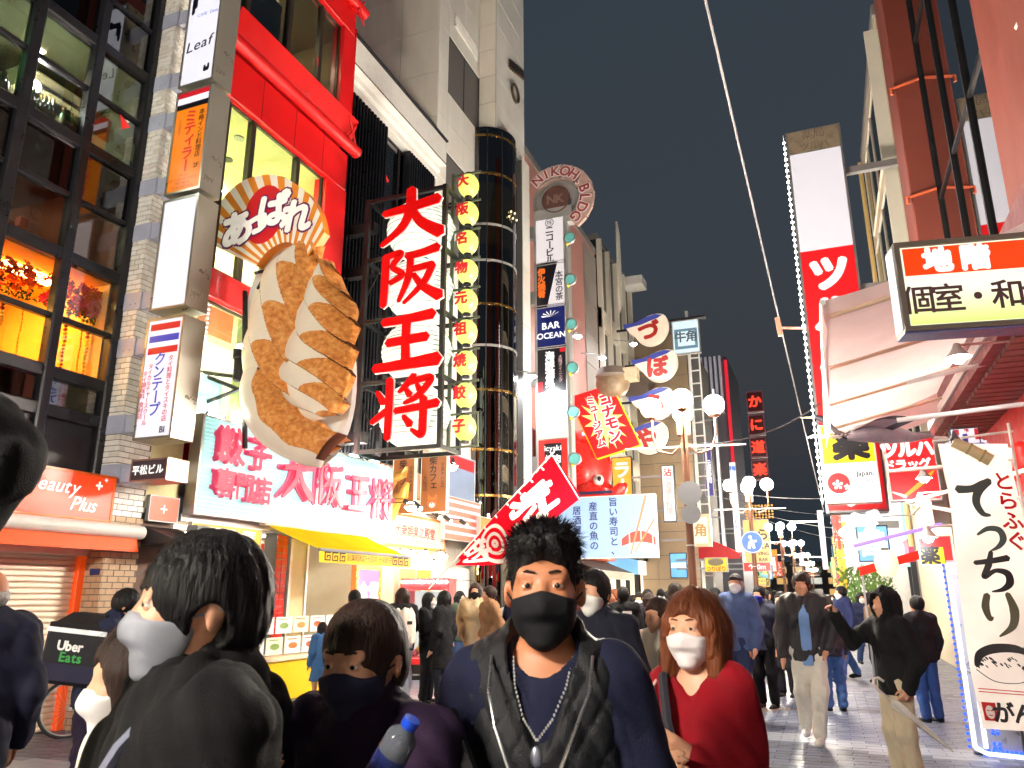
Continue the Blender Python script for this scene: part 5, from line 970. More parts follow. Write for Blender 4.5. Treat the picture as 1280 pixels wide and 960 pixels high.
for side in ('L', 'R'):
    for k in list(range(0 if side == 'R' else 1, 16))+[-6, -7, -8]+([-5] if side == 'L' else []):
        y0 = 27.5+k*6; X = LX+.25 if side == 'L' else RX_-.1
        s_ = thing('street_shop', 'far lit shop front at street level on the %s' % ('left row' if side == 'L' else 'right row'), 'shop', (X, y0 if side == 'L' else y0+5.6, 0), LEFT if side == 'L' else RIGHT, 'far shop fronts on the %s' % ('left' if side == 'L' else 'right'))
        M().box(0, 5.6, 0, .3, 2.6, 3.3).build('fascia', FM_[rf.randrange(8)], s_); M().box(0, 5.6, .2, .25, .1, 2.6).build('lit_interior', E('far shop glow', (255, 236, 196), 1.5, .5, 1.2), s_)
        for q in range(4): M().box(q*1.85-.04, q*1.85+.06, 0, .2, 0, 2.6).build('door_post', DARK, s_)
        if rf.random() < .5: M().grid(lambda u, v: (5.6*u, -.9*v, 2.7-.4*v), 6, 3).build('awning_cloth', rf.choice([P('awning red', (190, 40, 36), .6), P('awning cream', (220, 206, 180), .6), P('awning navy', (50, 60, 100), .6)]), s_)

for k, (y0, w_, z0, h_, ci) in enumerate([(33.8, 2.6, 3.4, 1.1, 1), (36.8, 3.2, 3.5, 1.4, 2), (41.0, 2.4, 3.3, 1.0, 5), (44.0, 3.0, 3.6, 1.6, 0), (48.0, 3.6, 3.4, 1.3, 3), (53.0, 3.0, 3.6, 1.4, 6), (57.5, 3.6, 3.4, 1.2, 1)]):  # lit boards added to brighten the dark far left stretch
    r, w, h = sign('added_facade_sign', 'added %s lit board flat on the left facades past the sushi board, %s along' % (farlab[ci], ['first', 'second', 'third', 'fourth', 'fifth', 'sixth', 'seventh'][k]), (y0, y0+w_, z0, z0+h_), 'L', LX+.35, FM_[ci], DARK, .2, .04)
    text(r, ['たこ焼', '串カツ', '寿司', '居酒屋', 'ラーメン', '焼肉', 'うどん'][k], 0, h/2, min(h*.6, w/4.4), PK if ci in (0, 1, 5, 7) else WL, False, .03)
for k, (px, py, yy_) in enumerate([(722, 420, 27), (753, 447, 29), (757, 588, 27.5), (792, 430, 33), (664, 470, 21.5)]):
    o = thing('facade_floodlight', ['white floodlight under the pink wall beside the sign column', 'dazzling floodlight over the octopus sign', 'floodlight beside the octopus eye', 'floodlight on the dark glazed building', 'floodlight on the pilaster beside the black cylinder'][k], 'lamp', atY(px, py, yy_), LEFT); M().ball((0, 0, 0), .1, 10, 8).build('bulb', E('facade flood bulb', (248, 252, 255), 30), o, True); M().lathe([(.05, .12), (.1, .08), (.17, -.02)], 12).build('reflector', STEEL, o, True); M().tube([(0, .0, .12), (0, .9, .3)], .02, 6).build('bracket', ALU, o)
# ------------------------------------------------------------- street lamps
GLOBE = E('lamp globe', (255, 244, 226), 26); LPM = P('lamp bronze', (112, 76, 58), .4, .4, var=.15)
def street_lamp(label, x, y):
    r = thing('street_lamp', label, 'street lamp', (x, y, 0), .15, 'four globe street lamps')
    M().lathe([(.17, 0), (.17, .12), (.11, .2), (.09, .9), (.065, 1.0), (.055, 4.2), (.07, 4.22), (.07, 4.32), (.04, 4.36), (.03, 4.55)], 14).build('pole', LPM, r, True)
    for z in (2.35, 2.75, 3.15): M().lathe([(.068, 0), (.068, .02)], 14, (0, 0, z)).build('steel_band', STEEL, r)
    for a in (0, pi/2, pi, 3*pi/2):
        c, s = cos(a), sin(a); M().tube([(.05*c, .05*s, 3.95), (.2*c, .2*s, 3.8), (.42*c, .42*s, 3.86), (.5*c, .5*s, 4.1), (.5*c, .5*s, 4.38)], .018, 8).build('arm', LPM, r, True)
        M().lathe([(.02, 0), (.09, .03), (.1, .06)], 12, (.5*c, .5*s, 4.37)).build('globe_seat', LPM, r, True); M().ball((.5*c, .5*s, 4.58), .165, 18, 12).build('globe', GLOBE, r, True)
    for a in (.4, 1.4, 2.4, 3.6): M().box(.06*cos(a)-.05, .06*cos(a)+.05, .06*sin(a)-.05, .06*sin(a)+.05, 4.1, 4.42).build('crown_block', LPM, r)
    M().box(-.95, .95, -.012, .012, 3.9, 3.93).build('cross_rail', STEEL, r); return r
L1 = street_lamp('bronze street lamp with four white globes, first along the street, plain discs on its pole', -1.95, 12.4)
for k, (y, lab) in enumerate([(22.5, 'bronze globe street lamp carrying a blue round pedestrian sign'), (37.5, 'bronze globe street lamp in the far row down the street'), (50, 'bronze globe street lamp in the far row down the street'), (66, 'bronze globe street lamp in the far row down the street'), (84, 'bronze globe street lamp in the far row down the street'), (105, 'bronze globe street lamp in the far row down the street'), (-3.2, 'bronze globe street lamp standing beside the crowd'), (-14.5, 'bronze globe street lamp behind the crowd')]):
    o = copytree(L1); o.location = (-1.85 if y > 1 else -3.0, y, 0); o['label'] = lab; o.rotation_euler[2] = .15 if k < 1 else .1*k
for k, (z, rr, lab) in enumerate([(atY(853, 617, 12.3)[2], .19, 'grey back of a round road sign high on the lamp post'), (atY(856, 643, 12.3)[2], .15, 'smaller grey disc sign lower on the lamp post')]):
    o = thing('round_sign', lab, 'sign', (-1.9, 12.3, z), FRONT); q = M().lathe([(0, 0), (rr, 0), (rr, .02), (0, .02)], 28).build('disc', P('grey disc', (132, 134, 140), .5), o); q.rotation_euler = (pi/2, 0, 0); M().box(-rr, rr, .025, .05, -.02, .02).build('clamp', ALU, o)
o = thing('pedestrian_sign', 'round blue pedestrian sign on the second lamp post', 'road sign', (-1.85, 22.3, 3.0), FRONT); q = M().lathe([(0, 0), (.3, 0), (.3, .02), (0, .02)], 28).build('disc', P('road sign blue', (30, 90, 190), .4, emit=.25), o); q.rotation_euler = (pi/2, 0, 0)
b = M(); b.lathe([(.27, 0), (.285, 0)], 28); q = b.build('white_ring', WL, o); q.rotation_euler = (pi/2, 0, 0); q.location.y = -.026
b = M(); b.ball((-.04, -.03, .13), (.045, .008, .045), 10, 6).prism([(-.1, -.02), (-.02, .08), (.03, .06), (.08, -.16), (.02, -.18), (-.02, -.06), (-.06, -.18), (-.12, -.16)], -.032, -.026).ball((.09, -.03, .02), (.035, .008, .035), 8, 5); b.build('walking_figures', WL, o)
# ------------------------------------------------------------- overhead wires
def wire(label, a, c, r=.012, sag=.3, n=16, mat=None):
    a, c = Vector(a), Vector(c); o = M().tube([tuple(a.lerp(c, k/n)-Vector((0, 0, sag*4*(k/n)*(1-k/n)))) for k in range(n+1)], r, 6).build('overhead_wire', mat or P('wire sheath', (150, 148, 150), .5), None, True); tag(o, label, 'wire')
wire('thick pale cable running overhead along the whole street', atY(868, -60, 9.0), atY(1030, 640, 60), .022, .1)
wire('dark cable crossing the street from the right wall to the first lamp', (0.2, 17.6, atY(1010, 505, 17.6)[2]), (-2.0, 12.4, 3.95), .014, .25, mat=P('dark cable', (50, 48, 52), .5))
for k in range(4): wire(['thin cable sagging between far facades above the lamps', 'upper thin cable crossing the far street', 'slack thin cable over the distant lamps', 'thin far cable near the amber sign'][k], (-8.5, 48+6*k, 8.5+.3*k), (2.0, 52+8*k, 7.4-.4*k), .018, .5)
# ============================================================= right side
ORB = P('orange red cladding', (120, 56, 44), .55, var=.15, scale=1.2, bump=.03, stretch=(1, 1, .3)); MIRG = glass('mirror glass', (60, 64, 68), .5)
rr_ = thing('red_clad_building', 'orange red clad building with mirrored glazing above the restaurant', 'building', (RX_, 17.4, 0), RIGHT)   # local x = 17.4 - Y, local y = X - 2.5
M().bbox(1.9, 2.9, -.42, .0, 4.6, 22, .02).build('pillar', ORB, rr_); M().bbox(7.65, 11, -.12, .3, 5.2, 22, .02).build('pillar', ORB, rr_); M().box(0, 1.9, .0, .3, 4.6, 22).build('pier', P('dark red pier', (150, 60, 48), .5), rr_)
for z in (10.9, 8.6): M().tube([(2.92, -.5, z), (2.92, .0, z+.1)], .03, 8).tube([(2.92, -.48, z-.12), (2.92, -.48, z)], .03, 8).build('fixing_arm', P('orange steel', (206, 96, 60), .4), rr_, True)
for i in range(3):
    for j in range(5): M().box(2.92+i*1.57, 4.47+i*1.57, .05, .06, 5.2+j*3.3, 8.48+j*3.3).build('pane', MIRG, rr_)
for i in range(4): M().box(2.9+i*1.57-.03, 2.9+i*1.57+.03, .0, .08, 5.2, 22).build('mullion', BLACKM, rr_)
for j in range(6): M().box(2.93, 7.6, .02, .07, 5.17+j*3.3, 5.23+j*3.3).build('transom', BLACKM, rr_)
for j in range(5): M().tube([(3.0, .3, 5.3+j*3.3), (7.5, .35, 8.4+j*3.3)], .02, 6).tube([(7.5, .3, 5.3+j*3.3), (3.0, .42, 8.4+j*3.3)], .02, 6).build('cross_brace', BLACKM, rr_)
M().box(0, 13, .6, 9, 0, 22).box(-.02, 0, -.0, .6, 0, 22).build('wall', P('inner dark', (46, 40, 40), .7), rr_)
M().box(11, 13.4, -.1, .6, 0, 22).build('corner_pier', ORB, rr_)
# restaurant at street level
MAR = P('maroon fascia', (112, 44, 46), .45, var=.1); 
M().box(2.0, 12.9, -.55, .55, 4.3, 5.15).build('canopy', MAR, rr_); M().box(2.0, 12.9, -.58, -.55, 4.45, 4.6).build('white_stripe', WHITE, rr_)
TLB = P('brown lattice tile', (120, 78, 70), .5)
for k in range(40): M().box(2.3+k*.26, 2.5+k*.26, -.42, .4, 4.24, 4.296).build('soffit_tile', TLB, rr_)
REDW = P('scarlet shop wall', (196, 22, 24), .4, emit=.12)
M().box(2.0, 12.9, .2, .58, 2.4, 4.3).box(2.0, 4.6, .1, .58, 0, 2.4).build('shop_wall', REDW, rr_)
room(rr_, 4.7, 12.8, .02, 2.4, P('warm shop wall', (214, 170, 130), .7), y0=.2, y1=3, lamps=[(5.6+1.7*k, 1.0, 1.2, .3, MATS['shop tube light']) for k in range(5)], floor=GREY)
for k in range(5): M().lathe([(.03, -.2), (.14, -.12), (.16, 0), (.14, .12), (.03, .2)], 14, (3+.9*k, -.2, 3.2)).build('paper_lantern', E('red lantern paper', (230, 50, 40), .7), rr_, True)
M().box(2.2, 3.0, .12, .198, 3.4, 3.8).box(3.2, 3.7, .12, .198, 2.6, 2.9).build('wall_plaque', P('pink plaque', (226, 120, 120), .5, emit=.1), rr_)
# beige building next
bg, L = block('beige_building', 'narrow cream building with framed windows beyond the red clad building', 18.8, 26.4, 15.9, RX_, P('cream render', (206, 192, 164), .6, var=.08, scale=1), 'R')
for j in range(4): window(bg, .6, 7.1, 3.9+j*3.0, 6.3+j*3.0, 4, 1, .1, -.06, CREAM, TINT)
M().tube([(.1, -.12, 3), (.1, -.12, 15.9)], .07, 8).build('downpipe', P('yellowed pipe', (206, 180, 120), .5), bg, True)
M().box(7.5, 7.58, -.3, 0, 3, 15.5).build('edge_fin', CREAM, bg)
yy = 26.6
for k, (L, h, d) in enumerate([(7, 9.5, 'grey shop house past the cream building'), (9, 7.8, 'low brown shop house on the right row'), (11, 8.5, 'tan shop house far down the right row'), (13, 8.0, 'dark shop house far down the right row'), (20, 8.5, 'pale shop house near the right end'), (30, 8.0, 'last shop house of the right row')]):
    block('far_building', d, yy, yy+L-.2, h, RX_+.05, BM[(k+1) % 4], 'R', max(2, int(L/2.4)), 2, 4.0, .5, 9, k+20); yy += L

# ------------------------------------------------------------- drugstore sign tower
TY = 18.0
tt = thing('sign_tower', 'tall white and red drugstore sign tower with a row of small bulbs on its edge', 'sign', (.70, TY, 3.3), FRONT)
W2 = .57; ZT = atY(1015, 160, TY)[2]-3.3; ZW = atY(1012, 190, TY)[2]-3.3; ZR = atY(1030, 311, TY)[2]-3.3
M().box(-W2-.05, W2+.05, .005, .6, 0, ZT).build('cabinet', P('grey sign cabinet', (120, 122, 124), .45, .5), tt)
M().box(-W2, W2, -.004, .004, ZR, ZW).build('white_face', E('tower white face', (232, 230, 238), .62, .05), tt); M().box(-W2, W2, -.004, .004, .05, ZR-.002).build('red_face', E('tower red face', (224, 24, 30), .7, .05), tt)
M().box(-W2, W2, -.004, .004, ZW+.02, ZT-.03).build('weathered_cap', P('weathered plate', (150, 138, 116), .5, .3, var=.45, scale=4), tt)
text(tt, '薬局', .0, (ZW+ZT)/2+.16, .26, P('faded print', (100, 92, 84), .6), y=-.008); text(tt, 'ツルハ', .0, (ZW+ZT)/2-.16, .22, MATS['faded print'], y=-.008)
for k, ch in enumerate('ツルハドラッグ'): text(tt, ch, 0, ZR-.62-k*.98, .82, WL, bold=.07, y=-.008)
for k in range(58): M().ball((-W2-.1, .1, .3+k*(ZT-.5)/57), .028, 6, 4).build('edge_bulb', E('tower bulb', (255, 252, 245), 3), tt)
M().tube([(-W2-.1, .1, .2), (-W2-.1, .1, ZT)], .015, 6).build('bulb_rail', WHITE, tt)
M().tube([(-W2-.02, .02, .0), (-W2-.02, .02, 1.9)], .03, 6).build('edge_tube_light', E('cyan white tube', (200, 250, 255), 1.9), tt)
for z in (1.5, 5.0, 8.0): M().box(W2+.05, 1.8, .2, .35, z, z+.16).build('support_arm', P('grey steel', (150, 150, 150), .4, .5), tt)
M().tube([(-W2, .3, 4.28), (-W2-.65, .2, 4.35)], .03, 8).tube([(-W2-.62, .2, 4.15), (-W2-.66, .2, 4.6)], .06, 8).build('cable_bracket', P('salmon steel', (206, 140, 116), .5), tt, True)
# boards under the tower
DY = 16.2
YF = E('yellow drug face', (246, 214, 20), .85); 
r, w, h = sign('tax_free_sign', 'yellow and white drugstore sign with a round red cherry blossom mark', RY(1023, 532, 1103, 627, DY), 'Y', DY, E('pale grey lit face', (222, 232, 232), .85), STEEL, .3, .03)
panel(r, -w/2+.03, w/2-.03, h*.50, h-.03, YF); text(r, '薬', .05, h*.74, .62, PK, bold=.06)
b = M(); cx, cz = -w*.24, h*.25; b.add([(cx+.2*cos(a), -.006, cz+.2*sin(a)) for a in np.linspace(0, 2*pi, 29)[:-1]], [tuple(range(28))]); b.build('blossom_disc', PR, r)
b = M()
for (fx, fz, fr) in ((cx-.02, cz-.03, .1), (cx+.14, cz-.08, .06)):
    for q in range(5):
        a = q*1.2566+pi/2; b.add([(fx, -.009, fz), (fx+fr*cos(a-.4)*.8, -.009, fz+fr*sin(a-.4)*.8), (fx+fr*cos(a), -.009, fz+fr*sin(a)), (fx+fr*cos(a+.4)*.8, -.009, fz+fr*sin(a+.4)*.8)], [(0, 1, 2, 3)])
b.build('blossom', WL, r)
for s, z, k in (('Japan.', .36, .12), ('Tax-free', .26, .105), ('Shop', .17, .105)): text(r, s, w*.25, h*z, k, PK if z > .3 else P('grey sign print', (92, 92, 98), .6), bold=.02 if z > .3 else 0)
r, w, h = sign('drugstore_sign', 'red drugstore sign with white katakana and a gold bird wing', RY(1104, 548, 1178, 624, DY-.1), 'Y', DY-.1, E('drug red face', (226, 28, 34), .85, .06), STEEL, .3, .02)
text(r, 'ツルハ', -.05, h*.8, .3, WL, bold=.07); text(r, 'ドラッグ', -.08, h*.56, .2, WL, bold=.05)
b = M(); stroke(b, [(-w*.2, h*.08), (w*.2, h*.3), (w*.42, h*.45)], [.05, .09, .02], -.01, -.006); b.build('gold_wing', E('gold print', (240, 160, 40), .8), r); b = M(); stroke(b, [(-w*.45, h*.14), (-w*.2, h*.06)], [.02, .06], -.01, -.006); b.build('white_beak', WL, r)
r, w, h = sign('striped_pop_sign', 'red yellow and white striped sign half hidden behind the pink awning', RY(1030, 470, 1085, 527, DY+.5), 'Y', DY+.5, E('red pop face', (226, 40, 40), .8), STEEL, .2, .02)
for k in range(3): M().add([(-w/2+.05+k*.35, -.006, .05), (-w/2+.2+k*.35, -.006, .05), (w/2-.25+k*.08, -.006, h-.05), (w/2-.45+k*.08, -.006, h-.05)], [(0, 1, 2, 3)]).build('diagonal_stripe', [YF, WL, YF][k], r) if k < 2 else None
# ------------------------------------------------------------- crane sculpture
cr = thing('crane_sculpture', 'black and white flying crane sculpture with outstretched neck', 'sculpture', atY(1090, 545, 13.2), FRONT)
def cp(px, py, d=0): a = atY(px, py, 13.2); o = cr.location; return (a[0]-o[0], d, a[2]-o[2])
CRB = P('crane black', (40, 36, 44), .3, coat=.3); CRG = P('crane grey', (150, 150, 160), .35, var=.2)
M().tube([cp(1000, 522), cp(1022, 522)], [.006, .022], 8).build('beak', P('beak cream', (226, 206, 160), .4), cr, True)
M().tube([cp(1019, 521), cp(1026, 523), cp(1034, 529), cp(1046, 540), cp(1056, 545), cp(1064, 544)], [.03, .055, .045, .04, .055, .09], 12).build('neck', CRB, cr, True)
M().tube([cp(1058, 546), cp(1074, 542), cp(1094, 540), cp(1116, 543), cp(1140, 546), cp(1168, 545)], [.06, .14, .17, .15, .08, .02], 14).build('body', CRG, cr, True)
for s, q in ((-1, .5), (1, .4)):
    b = M(); b.grid(lambda u, v: (cp(1064, 540)[0]+.55*v+.35*u, s*(.1+q*u), cp(1064, 540)[2]+.06*u-.05*v+.05*sin(pi*v)), 8, 10, mf=lambda u, v: 1 if u > .75 or v > .8 else 0); b.build('wing', [CRG, CRB], cr, True)
for k in range(9): p = cp(1008+k*5, 548); M().tube([p, (p[0]+.12, -.05, p[2]+.04)], .012, 5).build('feather', WHITE, cr)
M().tube([cp(1168, 546, .1), cp(1215, 548, .1)], .03, 6).build('support_arm', WHITE, cr)
# ------------------------------------------------------------- pink awning
pa = thing('pink_awning', 'large translucent pink awning stretched out over the street', 'awning', (RX_-.1, 14.0, 5.0), RIGHT)     # local x = 14 - Y, y = X-2.4
pm = cloth_translucent('pink awning cloth', (255, 226, 226), .6)
M().grid(lambda u, v: (6.6*u, -2.2*v, -.72*v-.07*sin(pi*v)+.03*sin(11*u)*sin(pi*v)), 40, 16).build('cloth', pm, pa, True)
M().grid(lambda u, v: (6.6*u, -2.2-.04*sin(8*u+2*v)*v, -.73-.28*v), 40, 4).build('front_flap', pm, pa, True)
M().tube([(0, -2.2, -.73), (6.6, -2.2, -.73)], .03, 8).build('front_bar', WHITE, pa, True)
for x in (.6, 2.4, 4.4, 6.3): M().tube([(x, 0, -.3), (x, -2.15, -.78)], .025, 8).build('cross_tube', P('cream tube', (222, 196, 170), .4, .2), pa, True)
M().grid(lambda u, v: (-.01+.02*sin(6*u), -2.2*u, -.72*u-.45*v*sin(pi*min(1, u*.8+.2))), 16, 5).build('end_flap', pm, pa, True)
# ------------------------------------------------------------- basement restaurant sign
CY_ = 7.15
r, w, h = sign('hanging_box_sign', 'hanging box sign with a red band and brush characters fading to lime green', (.80, 1.98, 3.78, 4.60), 'Y', CY_, E('cream lime face', (246, 250, 220), .95, .04), P('grey brown frame', (110, 104, 96), .5, .3), .24, .045, proud=.03)
r.rotation_euler[2] = radians(10)
def limemat():
    m = E('lime fade face', (236, 246, 170), .95); nt = m.node_tree; bs_ = nt.nodes['Principled BSDF']; tc = nt.nodes.new('ShaderNodeTexCoord'); sx = nt.nodes.new('ShaderNodeSeparateXYZ'); cr_ = nt.nodes.new('ShaderNodeValToRGB')
    nt.links.new(tc.outputs['Generated'], sx.inputs[0]); nt.links.new(sx.outputs[2], cr_.inputs[0]); cr_.color_ramp.elements[0].color = lin(206, 236, 110); cr_.color_ramp.elements[1].color = lin(252, 252, 236); cr_.color_ramp.elements[1].position = .75
    nt.links.new(cr_.outputs[0], bs_.inputs['Emission Color']); return m
panel(r, -w/2+.06, w/2-.06, .06, h*.58, limemat(), y=-.0025); panel(r, -w/2+.07, w/2-.06, h*.62, h*.93, E('vermilion band', (240, 64, 12), .9), y=-.0035)
text(r, '地階', -.1, h*.775, .22, WL, bold=.07, gap=1.35); text(r, '個室・和食', .02, h*.34, .25, E('brown brush print', (96, 66, 66), .3), bold=.02, gap=.93)
M().box(-w/2, w/2, .0, .24, -.012, -.002).build('underside', P('blue underside', (86, 104, 170), .4), r); M().box(w/2, w/2+.5, .08, .16, h*.8, h*.9).box(w/2, w/2+.5, .08, .16, h*.1, h*.2).build('support_arm', WHITE, r)
M().box(-w/2-.012, -w/2-.002, .03, .21, .03, h-.03).build('side_light', E('side strip', (250, 250, 250), 1.0), r)
# white struts, striped sign, flood lamps
st2 = thing('strut_frame', 'white tubular strut frame jutting from the restaurant wall', 'frame', (RX_-.05, 10.0, 3.9), RIGHT)
for (a, c) in (((-.5, 0, .5), (-.5, -1.3, .28)), ((0, 0, -.2), (-.2, -1.5, -.25)), ((.5, .1, -.9), (-3.5, -1.2, -.9)), ((-2, 0, -1.4), (-3.5, -1.2, -.9)), ((-3.5, .1, -.35), (-3.5, -1.4, -.4))): M().tube([a, c], .03, 8).build('strut', WHITE, st2, True)
r, w, h = sign('striped_sign', 'red and white striped sign with a blue outlined character behind the banner', RY(1186, 536, 1236, 612, 11.6), 'Y', 11.6, PW_, DARK, .14, .015)
for k in range(3): panel(r, -w/2+.06+k*w*.33, -w/2+.06+k*w*.33+w*.15, .02, h-.02, PR)
text(r, '大', 0, h*.62, .42, PW_, bold=.14, y=-.008); text(r, '大', 0, h*.62, .42, E('navy outline', (50, 50, 150), .4), bold=.03, y=-.016)
for (px, py, yy_, lab) in ((1155, 598, 14.5, 'dazzling white floodlight in front of the red drugstore sign'), (1151, 627, 15.0, 'white floodlight below the drugstore sign'), (1160, 672, 12.5, 'round white light over the yellow medicine poster'), (1198, 447, 9.2, 'white tube fitting under the hanging box sign'), (1090, 655, 19, 'white light under the tax free sign')):
    p = atY(px, py, yy_); o = thing('flood_lamp', lab, 'lamp', p, FRONT); M().ball((0, 0, 0), (.075, .06, .07), 12, 8).build('bulb', E('white flood bulb', (250, 252, 255), 7), o, True); M().lathe([(.03, .16), (.06, .09), (.13, .0)], 12).build('reflector', STEEL, o, True); M().tube([(0, .03, .15), (.9, .3, .2)], .015, 6).build('bracket', WHITE, o)
r, w, h = sign('medicine_poster', 'yellow and red medicine poster on the wall beside the light frame', RY(1146, 670, 1194, 706, 13.2), 'Y', 13.2, E('poster red face', (222, 40, 40), .7), STEEL, .08, .015); panel(r, -w/2+.02, w*.22, .02, h*.6, YF); text(r, '薬', -w*.2, h*.32, .26, PK, bold=.04)
# red stall canopy, lantern, bright white facade behind
sc2 = thing('stall_canopy', 'red slanted stall canopy with a purple lit edge', 'canopy', (1.75, 17.2, 2.1), FRONT)
M().grid(lambda u, v: (-1.2+1.5*u, -.6+1.6*v, .02+.42*u-.02*sin(9*v)), 10, 6).build('cloth', cloth_translucent('stall red', (220, 50, 40), .3), sc2, True); M().grid(lambda u, v: (-1.2+1.5*u, -.62, .02+.42*u-.16*v), 10, 2).build('valance', MATS['stall red'], sc2)
M().tube([(-1.25, -.7, .42), (.3, -.7, .78)], .035, 8).build('lit_edge', E('violet strip', (150, 120, 250), 1.2), sc2)
for x in (-1.15, .25): M().tube([(x, -.55, -2.1), (x, -.55, .1)], .02, 6).build('post', ALU, sc2)
o = thing('stall_lantern', 'cream paper lantern hanging beside the stall canopy', 'lantern', atY(1108, 704, 16.6), FRONT); M().lathe([(.04, -.24)]+[(.08+.13*sin(pi*(q+.5)/9)**.6, -.24+.48*q/8) for q in range(9)]+[(.04, .24)], 18).build('paper_shade', E('cream lantern', (255, 236, 180), 1.2, .1), o, True); M().lathe([(0, .24), (.07, .24), (.07, .28), (0, .28)], 10).build('end_cap', BLACKM, o)
wf = thing('glowing_facade', 'glaring white shop facade with stacked panels beyond the stall', 'shop', (1.45, 29.0, 0), FRONT)
for z in (2.55, 3.35, 4.1): M().box(-.9, 1.0, 0, .3, z, z+.68).build('lit_panel', E('glare panel', (248, 250, 255), 1.4), wf)
M().box(-.9, .1, -.02, 0, 3.75, 4.0).build('yellow_strip', YF, wf); M().box(.12, .9, -.02, 0, 3.75, 4.0).build('grey_strip', P('grey strip', (130, 132, 130), .5, emit=.2), wf); M().box(-.9, 1.0, .3, 3, 0, 4.9).build('wall', WHITE, wf); M().box(1.0, 1.1, -.05, .3, 2.5, 4.9).build('cyan_edge', E('cyan edge', (170, 230, 230), 1), wf)
r, w, h = sign('neon_column_sign', 'red and orange neon column sign beside the glaring facade', RY(1042, 628, 1057, 735, 27.0), 'Y', 27.0, E('dark neon bed', (120, 20, 14), .4), DARK, .3, .04)
for k in range(9): text(r, '居酒屋焼鳥串道頓'[k % 8], 0, h-.2-k*h/9.4, .27, E('neon red', (255, 50, 20), 1.4) if k < 5 else E('neon amber', (255, 170, 30), 1.4), bold=.05, y=-.01)
for x in (-w/2-.03, w/2+.03): M().tube([(x, 0, 0), (x, 0, h*.55)], .02, 6).build('neon_tube', MATS['neon amber'], r)
psign('column_sign', 'violet white column sign at the far right beneath the cables', (1021, 638, 1036, 712), 38.0, E('violet white', (224, 220, 250), .9), None, [('道頓堀名物', 0, .5, .5, E('violet print', (130, 120, 190), .6), True)])
# shrub beside the stall
sh = thing('green_shrub', 'leafy green shrub behind the stall', 'plant', (1.0, 25.5, 0), 0); b = M()
for k in range(900):
    a, t, z = random.uniform(0, 6.28), random.random()**.5*.75, random.uniform(.4, 2.4); x, y = t*cos(a), t*sin(a); dx, dz = random.uniform(-.07, .07), random.uniform(-.12, .12); b.add([(x-dx, y, z-dz), (x+.04, y+.03, z), (x+dx, y, z+dz), (x-.04, y-.03, z)], [(0, 1, 2, 3)])
struct(b.build('leaves', P('shrub green', (88, 128, 58), .6), sh), 'stuff'); M().tube([(0, 0, 0), (.05, 0, 1.2), (0, .05, 2.0)], [.06, .04, .01], 8).build('trunk', P('bark', (90, 70, 50), .8), sh)
# ------------------------------------------------------------- blue light frame
lfm = thing('led_frame', 'upright light box edged with white tubes and blue diode clusters', 'light box', (1.62, 9.75, 0), radians(-8))
M().bbox(-.42, .5, .06, .34, .03, 1.98, .02).build('box_body', P('silver box', (170, 172, 186), .35, .5), lfm)
for x, z0, z1 in ((-.40, .1, 1.95), (-.30, .1, 1.95)): M().tube([(x, .0, z0), (x, .0, z1)], .022, 8).build('tube_light', E('white tube', (235, 240, 255), 1.9), lfm)
M().tube([(-.4, 0, .1), (-.3, -.02, .05), (.1, -.02, .04)], .022, 8).build('bottom_tube', MATS['white tube'], lfm)
BL = E('blue diode', (40, 90, 255), 1.9); 
for k in range(13):
    b = M(); [b.ball((-.2+dx, .045, .12+k*.145+dz), .019, 6, 4) for dx in (-.022, .022) for dz in (-.022, .022)]; b.build('diode_cluster', BL, lfm)
for k in range(30): M().ball((-.45, .02, .1+k*.063), .017, 6, 4).build('edge_diode', BL, lfm)
for k in range(7): b = M(); [b.ball((-.3+.08*k+dx, .0, .055+dz), .018, 6, 4) for dx in (-.02, .02) for dz in (-.02, .02)]; b.build('diode_cluster', BL, lfm)
M().box(-.1, .46, .045, .058, .3, 1.9).build('poster', E('orange white poster', (240, 150, 110), .7, .4, 3), lfm); text(lfm, 'お食事', .16, .55, .13, P('teal print', (40, 120, 130), .5), True, y=.04, bold=.03)
# ------------------------------------------------------------- tall banner
bn = thing('nobori_banner', 'tall white restaurant banner with brush kana and a painted blowfish', 'banner', (1.42, 8.45, 0), radians(4))
BNC = cloth_translucent('banner cloth', (234, 228, 222), .45); BW, BZ0, BZ1 = .60, .46, 3.02
def bf(a, c, y=0.0): return (a+.012*sin(c*3+1), y+.035*sin(c*2.3+a*5)+.02*sin(c*6-a*8), c-.05*a)
M().grid(lambda u, v: bf(-BW/2+BW*u, BZ0+(BZ1-BZ0)*v), 16, 60).build('cloth', BNC, bn, True)
M().tube([(BW/2+.03, 0, 0), (BW/2+.02, 0, 3.2)], .014, 8).build('pole', WHITE, bn, True); M().tube([(BW/2+.05, 0, 3.12), (-BW/2-.05, 0, 3.06)], .011, 8).build('cross_bar', WHITE, bn, True); M().lathe([(0, 0), (.22, 0), (.22, .05), (.05, .09), (.03, .2)], 20, (BW/2+.03, 0, 0)).build('base', P('water base', (200, 200, 210), .4), bn, True)
for k in range(7): M().tube([bf(BW/2-.02, .7+k*.36, -.005), (BW/2+.03, 0, .7+k*.36)], .012, 5).build('loop', WHITE, bn)
INKG = P('green black ink', (74, 92, 92), .7, emit=.02); INKD = P('banner ink', (46, 44, 48), .7); INKO = P('olive ink', (104, 100, 80), .7)
def bbrush(ch, x, z, s, m, k=1.3):
    b = M()
    for i, (pts, w_) in enumerate(KANJI[ch]): stroke(b, [((p-50)*s/100+x, (50-q_)*s/100*1.15+z) for p, q_ in pts], [v*s/100*k for v in (w_ if isinstance(w_, (list, tuple)) else [w_]*len(pts))], -.008-i*.001, -.006)
    b.v = [bf(p[0], p[2], p[1]) for p in b.v]; b.build('lettering', m, bn, True)
